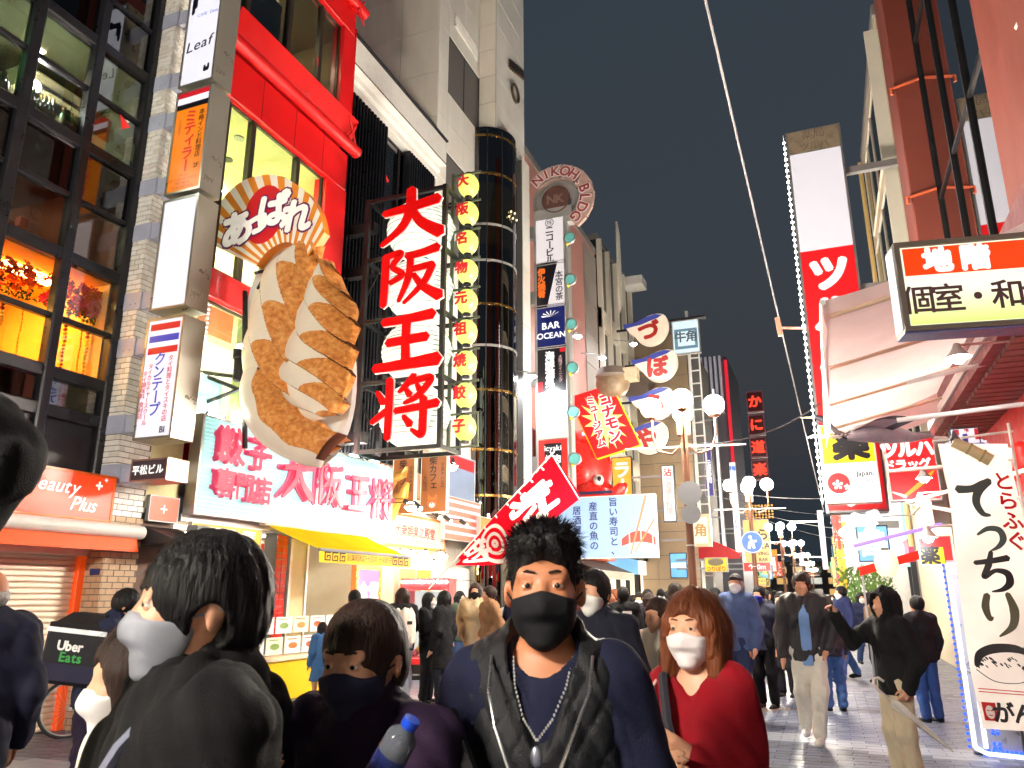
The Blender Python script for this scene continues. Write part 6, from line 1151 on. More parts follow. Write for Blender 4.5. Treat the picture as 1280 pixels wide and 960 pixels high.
bbrush('て', -.06, 2.50, .34, INKG); bbrush('っ', -.0, 2.14, .25, INKG); bbrush('ち', -.02, 1.82, .32, INKD); bbrush('り', .0, 1.44, .34, INKO)
bfn = lambda a, c, y: bf(a, c, y)
text(bn, 'とらふぐ', .2, 2.38, .17, INKR, True, .03, 1.1, fn=bfn, y=-.008); text(bn, 'がんこ', .06, .60, .17, INKD, bold=.04, fn=bfn, y=-.008)
for z in (.76, .785): M().grid(lambda u, v: bf(-BW/2+.03+(BW-.06)*u, z+.008*v, -.006), 20, 1).build('red_line', INKR, bn)
M().grid(lambda u, v: bf(-BW/2+.03+.11*u, .53+.15*v, -.007), 3, 3).build('red_seal', INKR, bn)
b = M(); b.add([bf(-BW/2+.085+.036*cos(a), .6+.055*sin(a), -.0105) for a in np.linspace(0, 2*pi, 17)[:-1]], [tuple(range(16))]); b.build('seal_face', P('seal white', (240, 230, 226), .7), bn)
b = M(); [stroke(b, p, .008, -.013, -.0115) for p in ([(-BW/2+.06, .615), (-BW/2+.08, .612)], [(-BW/2+.09, .612), (-BW/2+.11, .615)], [(-BW/2+.07, .575), (-BW/2+.1, .575)])]; b.v = [bf(p[0], p[2], p[1]) for p in b.v]; b.build('seal_lines', INKR, bn)
b = M(); arc = [(-.24, .98), (-.2, 1.08), (-.08, 1.14), (.08, 1.15), (.2, 1.1)]; stroke(b, arc, [.04, .07, .08, .07, .03], -.009, -.007); stroke(b, [(.14, 1.12), (.19, 1.18), (.24, 1.1)], [.03, .07, .04], -.0105, -.0075); stroke(b, [(-.25, .95), (-.12, .86), (.06, .86), (.16, .92), (.24, .99)], [.008, .008, .006, .01, .05], -.009, -.0075)
rb_ = random.Random(5)
for k in range(34): x_ = rb_.uniform(-.24, .16); z_ = 1.06-abs(x_)*.1+rb_.uniform(-.06, .02); stroke(b, [(x_, z_), (x_+.014, z_-.016)], rb_.uniform(.008, .018), -.012-.0002*k, -.0075, n=2)
b.v = [bf(p[0], p[2], p[1]) for p in b.v]; b.build('blowfish_drawing', INKD, bn, True)
bt = thing('bamboo_spout', 'thick cut bamboo piece tied at the banner top', 'ornament', atY(1200, 562, 8.3), FRONT); BAM = P('dry bamboo', (206, 188, 146), .5, var=.15, scale=9)
M().tube([(-.05, 0, .08), (.08, 0, .0), (.24, 0, -.12)], [.05, .055, .06], 14).build('bamboo_stem', BAM, bt, True); M().tube([(.07, 0, .01), (.085, 0, -.0)], .062, 14).tube([(.17, 0, -.065), (.185, 0, -.075)], .066, 14).build('node_ring', P('bamboo node', (170, 150, 110), .6), bt, True); M().lathe([(.05, 0), (.02, .06), (0, .1)], 8, (-.03, 0, .1)).build('leaf_tip', P('grey leaf', (96, 84, 100), .6), bt)
# low boards right at the banner foot
for (x, w_, z0, z1, c, lab) in ((1.95, .5, .1, .95, (246, 242, 236), 'white menu board on the pavement beside the banner foot'), (1.62, .24, .12, .55, (240, 140, 90), 'small orange stand poster at the foot of the light frame')):
    r, w, h = sign('stand_board', lab, (x-w_/2, x+w_/2, z0, z1), 'Y', 8.9, E('stand face %d' % c[1], c, .8, .1), DARK, .05, .02); text(r, '旬の味', 0, h*.6, w*.24, PR, bold=.03); M().tube([(-w*.4, .06, -z0), (-w*.4, .03, 0)], .012, 6).tube([(w*.4, .06, -z0), (w*.4, .03, 0)], .012, 6).build('stand_leg', DARK, r)

p = atY(1272, 30, 8.2); hx = thing('hexagon_sign', 'cream hexagonal sign plate high on the orange pillar', 'sign', p, FRONT); M().prism([(.3+.32*cos(k*pi/3), .32*sin(k*pi/3)) for k in range(6)][::-1], 0, .06).build('plate', E('hexagon face', (240, 240, 220), .8), hx); M().box(.3, .9, .06, .12, -.04, .04).build('arm', DARK, hx); M().ball((.12, -.01, -.05), (.06, .01, .06), 10, 6).build('red_mark', PR, hx)
# ============================================================= people (bodies grown from blended distance fields)
def surfnet(V, org, h):
    S = V < 0; nx, ny, nz = V.shape
    cnt = np.zeros((nx-1, ny-1, nz-1), np.uint8)
    for dx in (0, 1):
        for dy in (0, 1):
            for dz in (0, 1): cnt += S[dx:nx-1+dx, dy:ny-1+dy, dz:nz-1+dz]
    act = (cnt > 0) & (cnt < 8); ids = np.argwhere(act); idx = np.full(act.shape, -1, np.int32); idx[act] = np.arange(len(ids))
    acc = np.zeros((len(ids), 3), np.float32); num = np.zeros(len(ids), np.float32)
    cor = [(x, y, z) for x in (0, 1) for y in (0, 1) for z in (0, 1)]
    for a in cor:
        for ax in range(3):
            if a[ax]: continue
            b = list(a); b[ax] = 1
            va = V[ids[:, 0]+a[0], ids[:, 1]+a[1], ids[:, 2]+a[2]]; vb = V[ids[:, 0]+b[0], ids[:, 1]+b[1], ids[:, 2]+b[2]]
            m = (va < 0) != (vb < 0); t = np.where(m, va/np.where(m, va-vb, 1), 0); pos = np.array(a, np.float32)[None, :].repeat(len(ids), 0); pos[:, ax] += t
            acc[m] += pos[m]; num[m] += 1
    vert = org+(ids+acc/num[:, None])*h; quads = []
    for ax in range(3):
        o1, o2 = (ax+1) % 3, (ax+2) % 3
        sl = [slice(1, -1)]*3; sl[ax] = slice(0, -1); sl2 = list(sl); sl2[ax] = slice(1, None)
        A, B = S[tuple(sl)], S[tuple(sl2)]; e = np.argwhere(A != B)
        if not len(e): continue
        flip = A[e[:, 0], e[:, 1], e[:, 2]]; c = e.copy(); c[:, o1] += 1; c[:, o2] += 1
        def cell(d1, d2): q = c.copy(); q[:, o1] += d1; q[:, o2] += d2; return idx[q[:, 0], q[:, 1], q[:, 2]]
        Q = np.stack([cell(-1, -1), cell(0, -1), cell(0, 0), cell(-1, 0)], 1); Q[~flip] = Q[~flip][:, ::-1]; quads.append(Q)
    return vert, np.vstack(quads)
def np_mesh(name, v, q, mat, smooth=True):
    me = bpy.data.meshes.new(name); n = len(q); k = q.shape[1]
    me.vertices.add(len(v)); me.vertices.foreach_set('co', np.asarray(v, np.float32).ravel()); me.loops.add(n*k); me.loops.foreach_set('vertex_index', q.astype(np.int32).ravel())
    me.polygons.add(n); me.polygons.foreach_set('loop_start', np.arange(0, n*k, k, dtype=np.int32)); me.polygons.foreach_set('use_smooth', np.ones(n, bool)); me.materials.append(mat); me.update(); me.validate(); return me
def sdf(prims, h, k=.02, cuts=(), noise=None, clip=None, pad=.03, planes=()):
    lo = np.array([1e9]*3); hi = -lo
    for p in prims:
        if p[0] == 'rc':
            r = max(p[3], p[4])
            for q in (p[1], p[2]): lo = np.minimum(lo, np.array(q)-r); hi = np.maximum(hi, np.array(q)+r)
        else: r = max(p[3]); lo = np.minimum(lo, np.array(p[1])-r); hi = np.maximum(hi, np.array(p[1])+r)
    lo -= pad; hi += pad; n = np.maximum(4, np.ceil((hi-lo)/h).astype(int)+1)
    ax = [lo[i]+h*np.arange(n[i]) for i in range(3)]; V = np.full(n, 1.0, np.float32)
    def ev(p, mg):
        if p[0] == 'rc': r = max(p[3], p[4])+mg; a0 = np.minimum(p[1], p[2])-r; a1 = np.maximum(p[1], p[2])+r
        else: r = max(p[3])+mg; a0 = np.array(p[1])-r; a1 = np.array(p[1])+r
        s = tuple(slice(max(0, int((a0[i]-lo[i])/h)), min(n[i], int((a1[i]-lo[i])/h)+2)) for i in range(3))
        G = [ax[0][s[0]][:, None, None], ax[1][s[1]][None, :, None], ax[2][s[2]][None, None, :]]
        if p[0] == 'rc':
            a, b = np.array(p[1], float), np.array(p[2], float); f = p[5] if len(p) > 5 else None
            d = [G[i]-a[i] for i in range(3)]; ba = b-a
            if f is not None:          # squash: coordinate along f[0] counts f[1] times
                dr = np.array(f[0], float); pr = (d[0]*dr[0]+d[1]*dr[1]+d[2]*dr[2])*(f[1]-1); d = [d[i]+pr*dr[i] for i in range(3)]; ba = ba+dr*(ba@dr)*(f[1]-1)
            L2 = max(ba@ba, 1e-9); t = np.clip((d[0]*ba[0]+d[1]*ba[1]+d[2]*ba[2])/L2, 0, 1)
            v = np.sqrt(sum((d[i]-t*ba[i])**2 for i in range(3)))-(p[3]+(p[4]-p[3])*t)
            if f is not None: v = v/ (1+.25*(f[1]-1))
        else:
            R = np.array(p[2]).T; d = [G[i]-p[1][i] for i in range(3)]; q = [sum(R[j][i]*d[i] for i in range(3))/p[3][j] for j in range(3)]; v = (np.sqrt(sum(x*x for x in q))-1)*min(p[3])
        return s, v.astype(np.float32)
    for p in prims:
        kk = p[6] if len(p) > 6 else k
        s, v = ev(p, .05+kk); w = V[s]; hh = np.maximum(kk-np.abs(w-v), 0)/kk; V[s] = np.minimum(w, v)-hh*hh*kk/4
    if noise is not None:
        m = np.abs(V) < .06; I = np.argwhere(m); P3 = lo+I*h; V[m] += noise(P3).astype(np.float32)
    for p in cuts:
        s, v = ev(p, .03); V[s] = np.maximum(V[s], -v)
    if clip is not None:
        for a_, sgn, val in clip:
            sh = [1, 1, 1]; sh[a_] = -1; V = np.maximum(V, (sgn*(ax[a_]-val)).astype(np.float32).reshape(sh))
    for pt, nn in planes:
        V = np.maximum(V, ((ax[0][:, None, None]-pt[0])*nn[0]+(ax[1][None, :, None]-pt[1])*nn[1]+(ax[2][None, None, :]-pt[2])*nn[2]).astype(np.float32))
    V[0] = V[-1] = 1; V[:, 0] = V[:, -1] = 1; V[:, :, 0] = V[:, :, -1] = 1
    return surfnet(V, lo, h)
def folds(seed, amp, f=14.0, zs=.6):
    r = np.random.default_rng(seed); D = r.normal(size=(7, 3))*np.array([1, 1, zs]); D /= np.linalg.norm(D, axis=1)[:, None]; ph = r.uniform(0, 6.28, 7); f = f*3.6; fr = r.uniform(.4, 1.9, 7)*f
    def fn(P3):
        w = P3+.022*np.sin(P3[:, [1, 2, 0]]*13+ph[:3]); s = 0
        for i in range(7): q = np.sin(w@D[i]*fr[i]+ph[i]); s = s+((1.2-2.2*np.abs(q)) if i < 4 else q)*(1/(fr[i]/f))
        return amp*s/3.0
    return fn
def rotz3(a): c, s = cos(a), sin(a); return np.array([[c, -s, 0], [s, c, 0], [0, 0, 1]])
def rotx3(a): c, s = cos(a), sin(a); return np.array([[1, 0, 0], [0, c, -s], [0, s, c]])
SKIN = P('skin', (214, 158, 128), .5, var=.06, scale=30, sss=.12, bump=.02, bscale=150); SKINT = P('tanned skin', (186, 122, 88), .5, var=.06, scale=30, sss=.1, bump=.02, bscale=150)
EYEW = P('eye white', (232, 228, 224), .2, var=0); IRIS = P('dark iris', (30, 20, 16), .15, var=0)
HAIRC = {'black': P('black hair', (18, 17, 19), .55, spec=.25, var=.3, scale=60, bump=.5, bscale=120, stretch=(1, 1, .15)), 'brown': P('dark brown hair', (46, 30, 25), .55, spec=.25, var=.3, scale=60, bump=.5, bscale=120, stretch=(1, 1, .15)), 'auburn': P('auburn hair', (112, 58, 30), .5, spec=.3, var=.35, scale=60, bump=.5, bscale=120, stretch=(1, 1, .12)), 'grey': P('grey hair', (150, 146, 140), .5, var=.3, scale=60, bump=.5, bscale=120)}
_cl = {}
def CLOTH(col, rough=.85, bump=.3, bscale=320):
    if col not in _cl: _cl[col] = P('fabric %d %d %d' % col, col, rough, var=.14, scale=9, bump=bump, bscale=bscale, spec=.25)
    return _cl[col]
FX = ((0, 1, 0), 1.45)
def hand_prims(w, el, palm_n, curl=.6, side=1, sp=.0, grip=None, s=1.0):
    """palm, four jointed fingers and a thumb; w wrist, el elbow, palm_n palm normal, side +1 left hand"""
    w = np.array(w, float); d = w-np.array(el, float); d /= np.linalg.norm(d); n = np.array(palm_n, float); n -= d*(n@d); n /= np.linalg.norm(n); t = np.cross(n, d)*side    # t towards the thumb
    P_ = [('rc', tuple(w-d*.02), tuple(w+d*.02), .024*s, .026*s, (tuple(n), 1.3), .02), ('rc', tuple(w+d*.03+t*.012), tuple(w+d*.075+t*.018), .022*s, .017*s, (tuple(n), 1.35), .012), ('rc', tuple(w+d*.03-t*.012), tuple(w+d*.07-t*.022), .021*s, .016*s, (tuple(n), 1.35), .012)]
    for i, (o, L) in enumerate(((.027, .07), (.009, .08), (-.010, .075), (-.028, .058))):
        p = w+d*.082+t*o*1.05; a = sp*o*4; dd = d*cos(a)+t*sin(a)
        for j, f in enumerate((.45, .32, .25)):
            ang = curl*(.5+.55*j)+.06*i*curl; fd = dd*cos(ang)+n*sin(ang); q = p+fd*L*f*s; r = (.0088-.0009*j)*s; P_.append(('rc', tuple(p), tuple(q), r, r*.92, None, .006)); p = q
    p = w+d*.025+t*.026; td = d*.62+t*.6+n*.5*min(1, curl+.3); td /= np.linalg.norm(td)
    for j, L in enumerate((.035, .03, .025)): q = p+td*L*s; P_.append(('rc', tuple(p), tuple(q), (.0125-.0018*j)*s, (.0105-.0015*j)*s, None, .008)); p = q; td = td+d*.35-t*.25+n*.15; td /= np.linalg.norm(td)
    return P_
def person(label, loc, H=1.7, face=0.0, head=(0, 0), hair='short', hairc='black', skin=SKIN, mask=None, top=(30, 30, 34), topt=.022, hem=.80, sleeves=True, legs=(40, 42, 50), skirt=None, shoes=(30, 28, 30), pose=None, res=.02, vest=None, group=None, lean=0.0, female=False, hood=None, neckcut=False, hatc=None, strands=0, bareleg=False, gloss=.85, wide=1.0, foldamp=None, collar=False, finger=.5, seed=0, vestnoise=None, rolled=None):
    x, y = loc; root = thing('person', label, 'person', (x, y, 0), face, group); S = H/1.70; ps = dict(pose or {})
    sw = .165 if female else .185; sw *= wide
    J = dict(sL=(sw, 0, 1.385), sR=(-sw, 0, 1.385), eL=(sw+.06, .03, 1.10), eR=(-sw-.06, .03, 1.10), wL=(sw+.06, -.06, .86), wR=(-sw-.06, -.06, .86), hL=(.09, 0, .90), hR=(-.09, 0, .90), kL=(.1, -.02, .49), kR=(-.1, -.02, .49), aL=(.1, .02, .09), aR=(-.1, .02, .09))
    J.update({k: v for k, v in ps.items() if k in J})
    def LN(p): p = np.array(p, float); t = max(0, p[2]-.9); return (p[0], p[1]-sin(lean)*t, p[2]-(1-cos(lean))*t)
    for k in list(J):
        if k[0] in 'sew': J[k] = LN(J[k])
    torso = [((0, .01, .93), (0, .0, 1.06), .135 if female else .138, .118), ((0, 0, 1.06), (0, -.005, 1.26), .118, .145 if female else .155), ((0, -.005, 1.26), (0, .01, 1.36), .15, .125)]
    tp = [('rc', LN(a), LN(b), ra*wide, rb*wide, FX, .05) for a, b, ra, rb in torso]+[('rc', LN((-sw+.05, .01, 1.38)), LN((sw-.05, .01, 1.38)), .062, .062, None, .05)]
    if female: tp += [('rc', LN((-.07, -.07, 1.25)), LN((-.06, -.09, 1.24)), .06, .055, None, .05), ('rc', LN((.07, -.07, 1.25)), LN((.06, -.09, 1.24)), .06, .055, None, .05)]
    nk = LN((0, .015, 1.42)); hc = np.array(LN((0, -.012, 1.575))); R = rotz3(head[0])@rotx3(-head[1]); piv = np.array(LN((0, .01, 1.50)))
    hc = piv+R@(hc-piv)
    def Hp(p): return tuple(hc+R@np.array(p, float))
    skinp = [('rc', nk, Hp((0, .015, -.06)), .056, .052, None, .03), ('el', Hp((0, .018, .02)), R, (.075, .094, .1), None, None, .02), ('el', Hp((0, -.03, -.035)), R, (.062, .062, .075), None, None, .03), ('rc', Hp((0, -.045, -.07)), Hp((0, -.062, -.095)), .04, .022, None, .03),
             ('rc', Hp((0, -.088, .006)), Hp((0, -.108, -.03)), .009, .013, None, .012), ('rc', Hp((-.04, -.07, .03)), Hp((.04, -.07, .03)), .014, .014, None, .02), ('rc', Hp((-.035, -.068, -.022)), Hp((-.03, -.07, -.03)), .022, .022, None, .02), ('rc', Hp((.035, -.068, -.022)), Hp((.03, -.07, -.03)), .022, .022, None, .02),
             ('rc', Hp((-.018, -.083, -.062)), Hp((.018, -.083, -.062)), .008, .008, None, .012)]
    for s_ in (-1, 1): skinp += [('el', Hp((s_*.079, .02, -.01)), R@rotz3(s_*.5), (.009, .02, .032), None, None, .006), ('rc', Hp((s_*.084, .028, .008)), Hp((s_*.082, .03, -.012)), .007, .006, None, .006)]
    cutp = [('el', Hp((s_*.031, -.093, .008)), R, (.0165, .010, .0075)) for s_ in (-1, 1)] if res < .009 else []
    armp = []; slv = []; hands = []
    for c, sd in (('L', 1), ('R', -1)):
        s_, e_, w_ = J['s'+c], J['e'+c], J['w'+c]; armp += [('rc', s_, e_, .05, .04, None, .03), ('rc', e_, w_, .04, .026, None, .03)]
        wd = np.array(w_)-np.array(e_); cuff = tuple(np.array(e_)+wd*(rolled if rolled else .97)); slv += [('rc', s_, e_, .055+topt*.9, .046+topt*.8, None, .05), ('rc', e_, cuff, .046+topt*.8, .034+topt*.7, None, .04)]
        if res < .012: hands += hand_prims(w_, e_, ps.get('n'+c, (-sd, 0, 0)), ps.get('c'+c, finger), sd*ps.get('t'+c, 1))
        else: d = wd/np.linalg.norm(wd); w2 = np.array(w_); hands += [('rc', w_, tuple(w2+d*.06), .03, .034, ((1, 0, 0), 1.4)), ('rc', tuple(w2+d*.06), tuple(w2+d*.14+np.array((0, -.03, 0))), .026, .014, None), ('rc', tuple(w2+d*.03), tuple(w2+d*.08+np.array((0, -.035, 0))), .015, .011, None)]
    legp = []; trp = []; shp = []
    for c in 'LR':
        h_, k_, a_ = J['h'+c], J['k'+c], J['a'+c]; legp += [('rc', h_, k_, .085, .055, None, .04), ('rc', k_, a_, .056, .037, None, .04)]
        trp += [('rc', h_, k_, .098, .078 if legs is not None else .06, None, .06), ('rc', k_, tuple(np.array(a_)+np.array((0, 0, .02))), .076, .068, None, .05)]
        ft = np.array(a_); fd = np.array(ps.get('f'+c, (0, -1, 0)), float); shp += [('rc', tuple(ft+np.array((0, 0, -.045))+fd*-.03), tuple(ft+fd*.1+np.array((0, 0, -.055))), .042, .036, None, .03), ('rc', tuple(ft+fd*.1+np.array((0, 0, -.058))), tuple(ft+fd*.15+np.array((0, 0, -.06))), .036, .03, None, .03)]
    def put(nm, prims, mat, k=.03, h=None, **kw):
        v, q = sdf(prims, h or res, k, **kw); o = link(nm, np_mesh(nm, v*S, q, mat), root); return o
    put('body', tp+[('rc', (0, 0, .93), (0, 0, .9), .12, .12, FX, .05)]+skinp+armp+hands+legp+[(p[0], p[1], p[2], p[3]*.85, p[4]*.85, None, .02) for p in shp], skin, .02, cuts=cutp, clip=None)
    fa = foldamp if foldamp is not None else (.010 if res < .012 else .012)
    ninf = lambda L, t: [(p[0], p[1], p[2], p[3]+t, p[4]+t, p[5] if len(p) > 5 else None, p[6] if len(p) > 6 else .05) for p in L]
    g = ninf(tp, topt)+[('rc', LN((0, .01, .98)), (0, 0, min(.9, hem+.03)), .15*wide+topt*.6, .155*wide+topt*.6+max(0, .85-hem)*.12, FX, .08)]
    if collar: g += [('rc', nk, LN((0, .005, 1.47)), .075+topt*.5, .07+topt*.5, None, .03)]
    else: g += [('rc', LN((0, .02, 1.40)), LN((0, .015, 1.44)), .075+topt*.4, .062+topt*.3, None, .03)]
    cut = []
    if neckcut: cut = [('rc', LN((0, -.06, 1.49)), LN((0, -.17, 1.36 if vest else 1.30)), .066, .010, ((0, 1, 0), .55)), ('rc', LN((0, 0, 1.55)), LN((0, -.03, 1.45)), .075, .068)]
    if skirt is not None: pass
    put('jacket' if not female else 'top', g+(slv if sleeves else []), CLOTH(top, gloss), .05, noise=folds(seed+len(label), fa, 9 if res < .012 else 8, .4), cuts=cut, clip=[(2, -1, hem)])
    if vest: put('vest', ninf(tp, topt+.018)+[('rc', LN((0, .01, .98)), (0, 0, .9), .15*wide+topt+.012, .15*wide+topt+.012, FX, .08), ('rc', LN((0, .03, 1.40)), LN((0, .03, 1.47)), .1, .088, None, .03)], CLOTH(vest, .5), .05, noise=vestnoise or folds(3, .01, 20), cuts=[('rc', LN((0, -.07, 1.56)), LN((0, -.19, 1.22)), .10, .015, ((0, 1, 0), .5)), ('rc', LN((0, -.02, 1.58)), LN((0, -.05, 1.42)), .082, .076)], clip=[(2, -1, .78)])
    if skirt is None and legs is not None: put('trousers', trp+[('rc', (0, 0, .95), (0, 0, .88), .138*wide, .135*wide, FX, .06)], CLOTH(legs), .05, h=max(res, .012), noise=folds(seed+9, .010, 12, .3))
    elif skirt is not None: put('skirt', [('rc', (0, 0, .98), (0, 0, skirt[1]), .14, .23, FX)], CLOTH(skirt[0]), .05, h=max(res, .012), noise=folds(4, .016, 16, .1), clip=[(2, -1, skirt[1]+.02)])
    put('shoes', shp, CLOTH(shoes, .5), .03, h=max(res*.7, .01), clip=[(2, -1, .004)])
    if mask:
        pls = [(Hp((0, 0, -.001)), tuple(R@np.array((s_*.28, 0, .96)))) for s_ in (-1, 1)]+[(Hp((0, -.012, -.05)), tuple(R@np.array((0, .93, -.36))))]
        put('face_mask', [('el', Hp((0, -.03, -.037)), R, (.0705, .071, .082)), ('rc', Hp((0, -.047, -.07)), Hp((0, -.066, -.096)), .046, .03), ('rc', Hp((0, -.086, .0)), Hp((0, -.105, -.034)), .016, .0195), ('rc', Hp((-.034, -.071, -.02)), Hp((-.03, -.073, -.034)), .0265, .0265), ('rc', Hp((.034, -.071, -.02)), Hp((.03, -.073, -.034)), .0265, .0265)], CLOTH(mask, .8, .1), .03, h=min(res, .012)*.8, planes=pls, noise=(lambda P3: .0022*np.abs(np.sin((((P3-hc)@R)[:, 2]+.02)*105))*(np.abs(((P3-hc)@R)[:, 0]) < .045)) if res < .009 else None)
        if res < .009:
            b = M()
            for s_ in (-1, 1): b.tube([Hp((s_*.066, -.04, -.025)), Hp((s_*.08, -.005, -.01)), Hp((s_*.09, .035, .0))], .0022, 5)
            b.v = [tuple(np.array(p)*S) for p in b.v]; b.build('mask_strap', CLOTH(mask, .8, .1), root, True)
    if res < .009:
        for s_ in (-1, 1):
            b = M(); b.ball((0, 0, 0), .0125*S, 14, 10); o = b.build('eye', EYEW, root, True, tuple(np.array(Hp((s_*.031, -.078, .008)))*S)); b = M(); b.ball((0, 0, 0), (.0066*S, .004*S, .0068*S), 10, 8); ir = b.build('iris', IRIS, o, True, tuple((R@np.array((0, -.0105, 0)))*S)); 
            for lo_ in (0, 1):
                b = M(); b.grid(lambda u, v: tuple((R@np.array([.0138*sin((u-.5)*2.2), -.0138*cos((u-.5)*2.2)*cos((.10+.9*v) if lo_ == 0 else -(.26+.8*v)), .0138*sin((.10+.9*v) if lo_ == 0 else -(.26+.8*v))]))*S), 10, 5); b.build('eyelid', skin, o, True)
            b = M(); b.tube([tuple(np.array(Hp((s_*.014, -.091, .034)))*S), tuple(np.array(Hp((s_*.032, -.089, .038)))*S), tuple(np.array(Hp((s_*.05, -.072, .0325)))*S)], [.0022, .0028, .0012], 6); b.build('eyebrow', HAIRC[hairc], root, True)
    hp = []; hcut = [('el', Hp((0, -.115, -.05)), R, (.07, .085, .112)), ('el', Hp((0, -.04, -.115)), R, (.12, .085, .085))]; hclip = None
    vol = .014
    if hair in ('short', 'spiky', 'bowl', 'bob', 'long'):
        hp = [('el', Hp((0, .02, .025)), R, (.078+vol, .098+vol, .102+vol))]
        if hair == 'spiky': hp = [('el', Hp((0, .024, .028)), R, (.081, .1, .104)), ('el', Hp((0, -.005, .095)), R, (.07, .085, .045))]; hcut = [('el', Hp((0, -.12, -.03)), R, (.07, .085, .112)), ('el', Hp((0, -.05, -.11)), R, (.12, .09, .09)), ('el', Hp((.08, -.0, -.03)), R, (.03, .03, .05)), ('el', Hp((-.08, -.0, -.03)), R, (.03, .03, .05))]
        if hair == 'bowl': hp = [('el', Hp((0, .022, .025)), R, (.098, .115, .118)), ('el', Hp((0, .055, -.03)), R, (.078, .062, .066))]; hcut = [('el', Hp((0, -.125, -.055)), R, (.08, .09, .1)), ('el', Hp((0, -.045, -.115)), R, (.12, .09, .085)), ('el', Hp((.085, .01, -.035)), R, (.03, .032, .045)), ('el', Hp((-.085, .01, -.035)), R, (.03, .032, .045))]
        if hair in ('bob', 'long'):
            L = -.17 if hair == 'bob' else -.36; hcut = [('el', Hp((0, -.115, -.055)), R, (.062, .085, .12)), ('el', Hp((0, -.06, -.17)), R, (.055, .06, .1))]
            hp = [('el', Hp((0, .02, .028)), R, (.094, .112, .112))]
            for s_ in (-1, 1): hp += [('rc', Hp((s_*.07, -.005, .02)), Hp((s_*.082, -.015, L+.03)), .035, .03, ((0, 1, 0), .6), .03), ('rc', Hp((s_*.05, .06, .0)), Hp((s_*.055, .05, L)), .05, .045, None, .04)]
        if hair == 'bowl' and female: hp[0] = ('el', Hp((0, .02, .025)), R, (.092, .11, .11))
    elif hair == 'bald': hp = [('el', Hp((0, .03, -.012)), R, (.082, .09, .065))]; hcut += [('el', Hp((0, -.06, .05)), R, (.12, .1, .1))]
    elif hair == 'hood': hp = []
    if hair in ('hood',) or hood == 'up':
        put('hood', [('el', Hp((0, .02, .02)), R, (.118, .14, .138)), ('rc', nk, Hp((0, .03, -.08)), .115, .11, None, .06)], CLOTH(top), .04, cuts=[('el', Hp((0, -.14, -.015)), R, (.085, .13, .115))], noise=folds(5, .008, 18))
    elif hood == 'down': put('hood', [('rc', LN((-.09, .05, 1.43)), LN((0, .10, 1.40)), .05, .06, None, .04), ('rc', LN((.09, .05, 1.43)), LN((0, .10, 1.40)), .05, .06, None, .04), ('rc', LN((-.095, .04, 1.44)), LN((-.085, -.05, 1.42)), .034, .022, None, .03), ('rc', LN((.095, .04, 1.44)), LN((.085, -.05, 1.42)), .034, .022, None, .03)], CLOTH(ps.get('hoodc', top)), .04, noise=folds(6, .007, 9))
    if hp:
        o = put('hair', hp, HAIRC[hairc], .03, h=min(res, .014), cuts=hcut, noise=folds(seed+2, .0022 if hair != 'spiky' else .005, 40, .2), clip=None)
        if strands:
            me = o.data; n = len(me.vertices); co = np.zeros(n*3, np.float32); me.vertices.foreach_get('co', co); co = co.reshape(-1, 3); no = np.zeros(n*3, np.float32); me.vertices.foreach_get('normal', no); no = no.reshape(-1, 3)
            rg = np.random.default_rng(seed+1); I = rg.integers(0, n, strands); p0 = co[I]-no[I]*.002; nn = no[I]; crown = (hc+R@np.array([0, .045, .13]))*S
            fl = p0-crown; fl[:, 2] -= .02; fl -= nn*(fl*nn).sum(1)[:, None]; fl /= np.linalg.norm(fl, axis=1)[:, None]+1e-6
            lift, ln_, grav = {'spiky': (.8, .026, -.05), 'bowl': (.03, .03, .12), 'short': (.15, .02, .15), 'bob': (.04, .08, .5), 'long': (.05, .1, .6)}[hair]
            if hair == 'spiky': upm = np.clip((nn[:, 2]-.0)*1.2, 0, 1)[:, None]; d = fl*(1-upm*.6)+nn*(.15+lift*upm)+(R@np.array([0.1, -.25, .5]))*upm*.5
            else: d = fl+nn*lift
            d = d+rg.normal(size=d.shape)*(.16 if hair == 'spiky' else .05); seg = 4; Ls = rg.uniform(.6, 1.25, strands)[:, None]*ln_*S/seg; wd = rg.uniform(.0011, .0022, strands)[:, None]; pts = [p0]
            for k in range(seg):
                d = d/(np.linalg.norm(d, axis=1)[:, None]+1e-6); pts.append(pts[-1]+d*Ls); d = d+np.array([0, 0, -grav*.35])+rg.normal(size=d.shape)*(.05 if hair == 'spiky' else .02)
            tip = (pts[-1]/S-hc)@R; keep = ~((tip[:, 1] < -.055) & (tip[:, 2] < .05)) & (tip[:, 2] > (-.40 if hair == 'long' else -.2 if hair == 'bob' else -.10)); keep &= ~((np.abs(tip[:, 0]) > .055) & (tip[:, 2] < .012) & (tip[:, 1] < .06)) if hair in ('bowl', 'short', 'spiky') else True; pts = [p[keep] for p in pts]; d = d[keep]; nn = nn[keep]; wd = wd[keep]; strands = int(keep.sum())
            side = np.cross(d, nn); side /= np.linalg.norm(side, axis=1)[:, None]+1e-6; VV = []; QQ = []; m = strands
            for k in range(seg+1): tw = wd*(1-(k/seg)**2*.9); VV += [pts[k]+side*tw/2, pts[k]-side*tw/2]
            for k in range(seg): a = np.arange(m); QQ.append(np.stack([a+2*k*m, a+(2*k+1)*m, a+(2*k+3)*m, a+(2*k+2)*m], 1))
            struct(link('hair_strands', np_mesh('hair_strands', np.vstack(VV), np.vstack(QQ), HAIRC[hairc]), o), 'stuff')
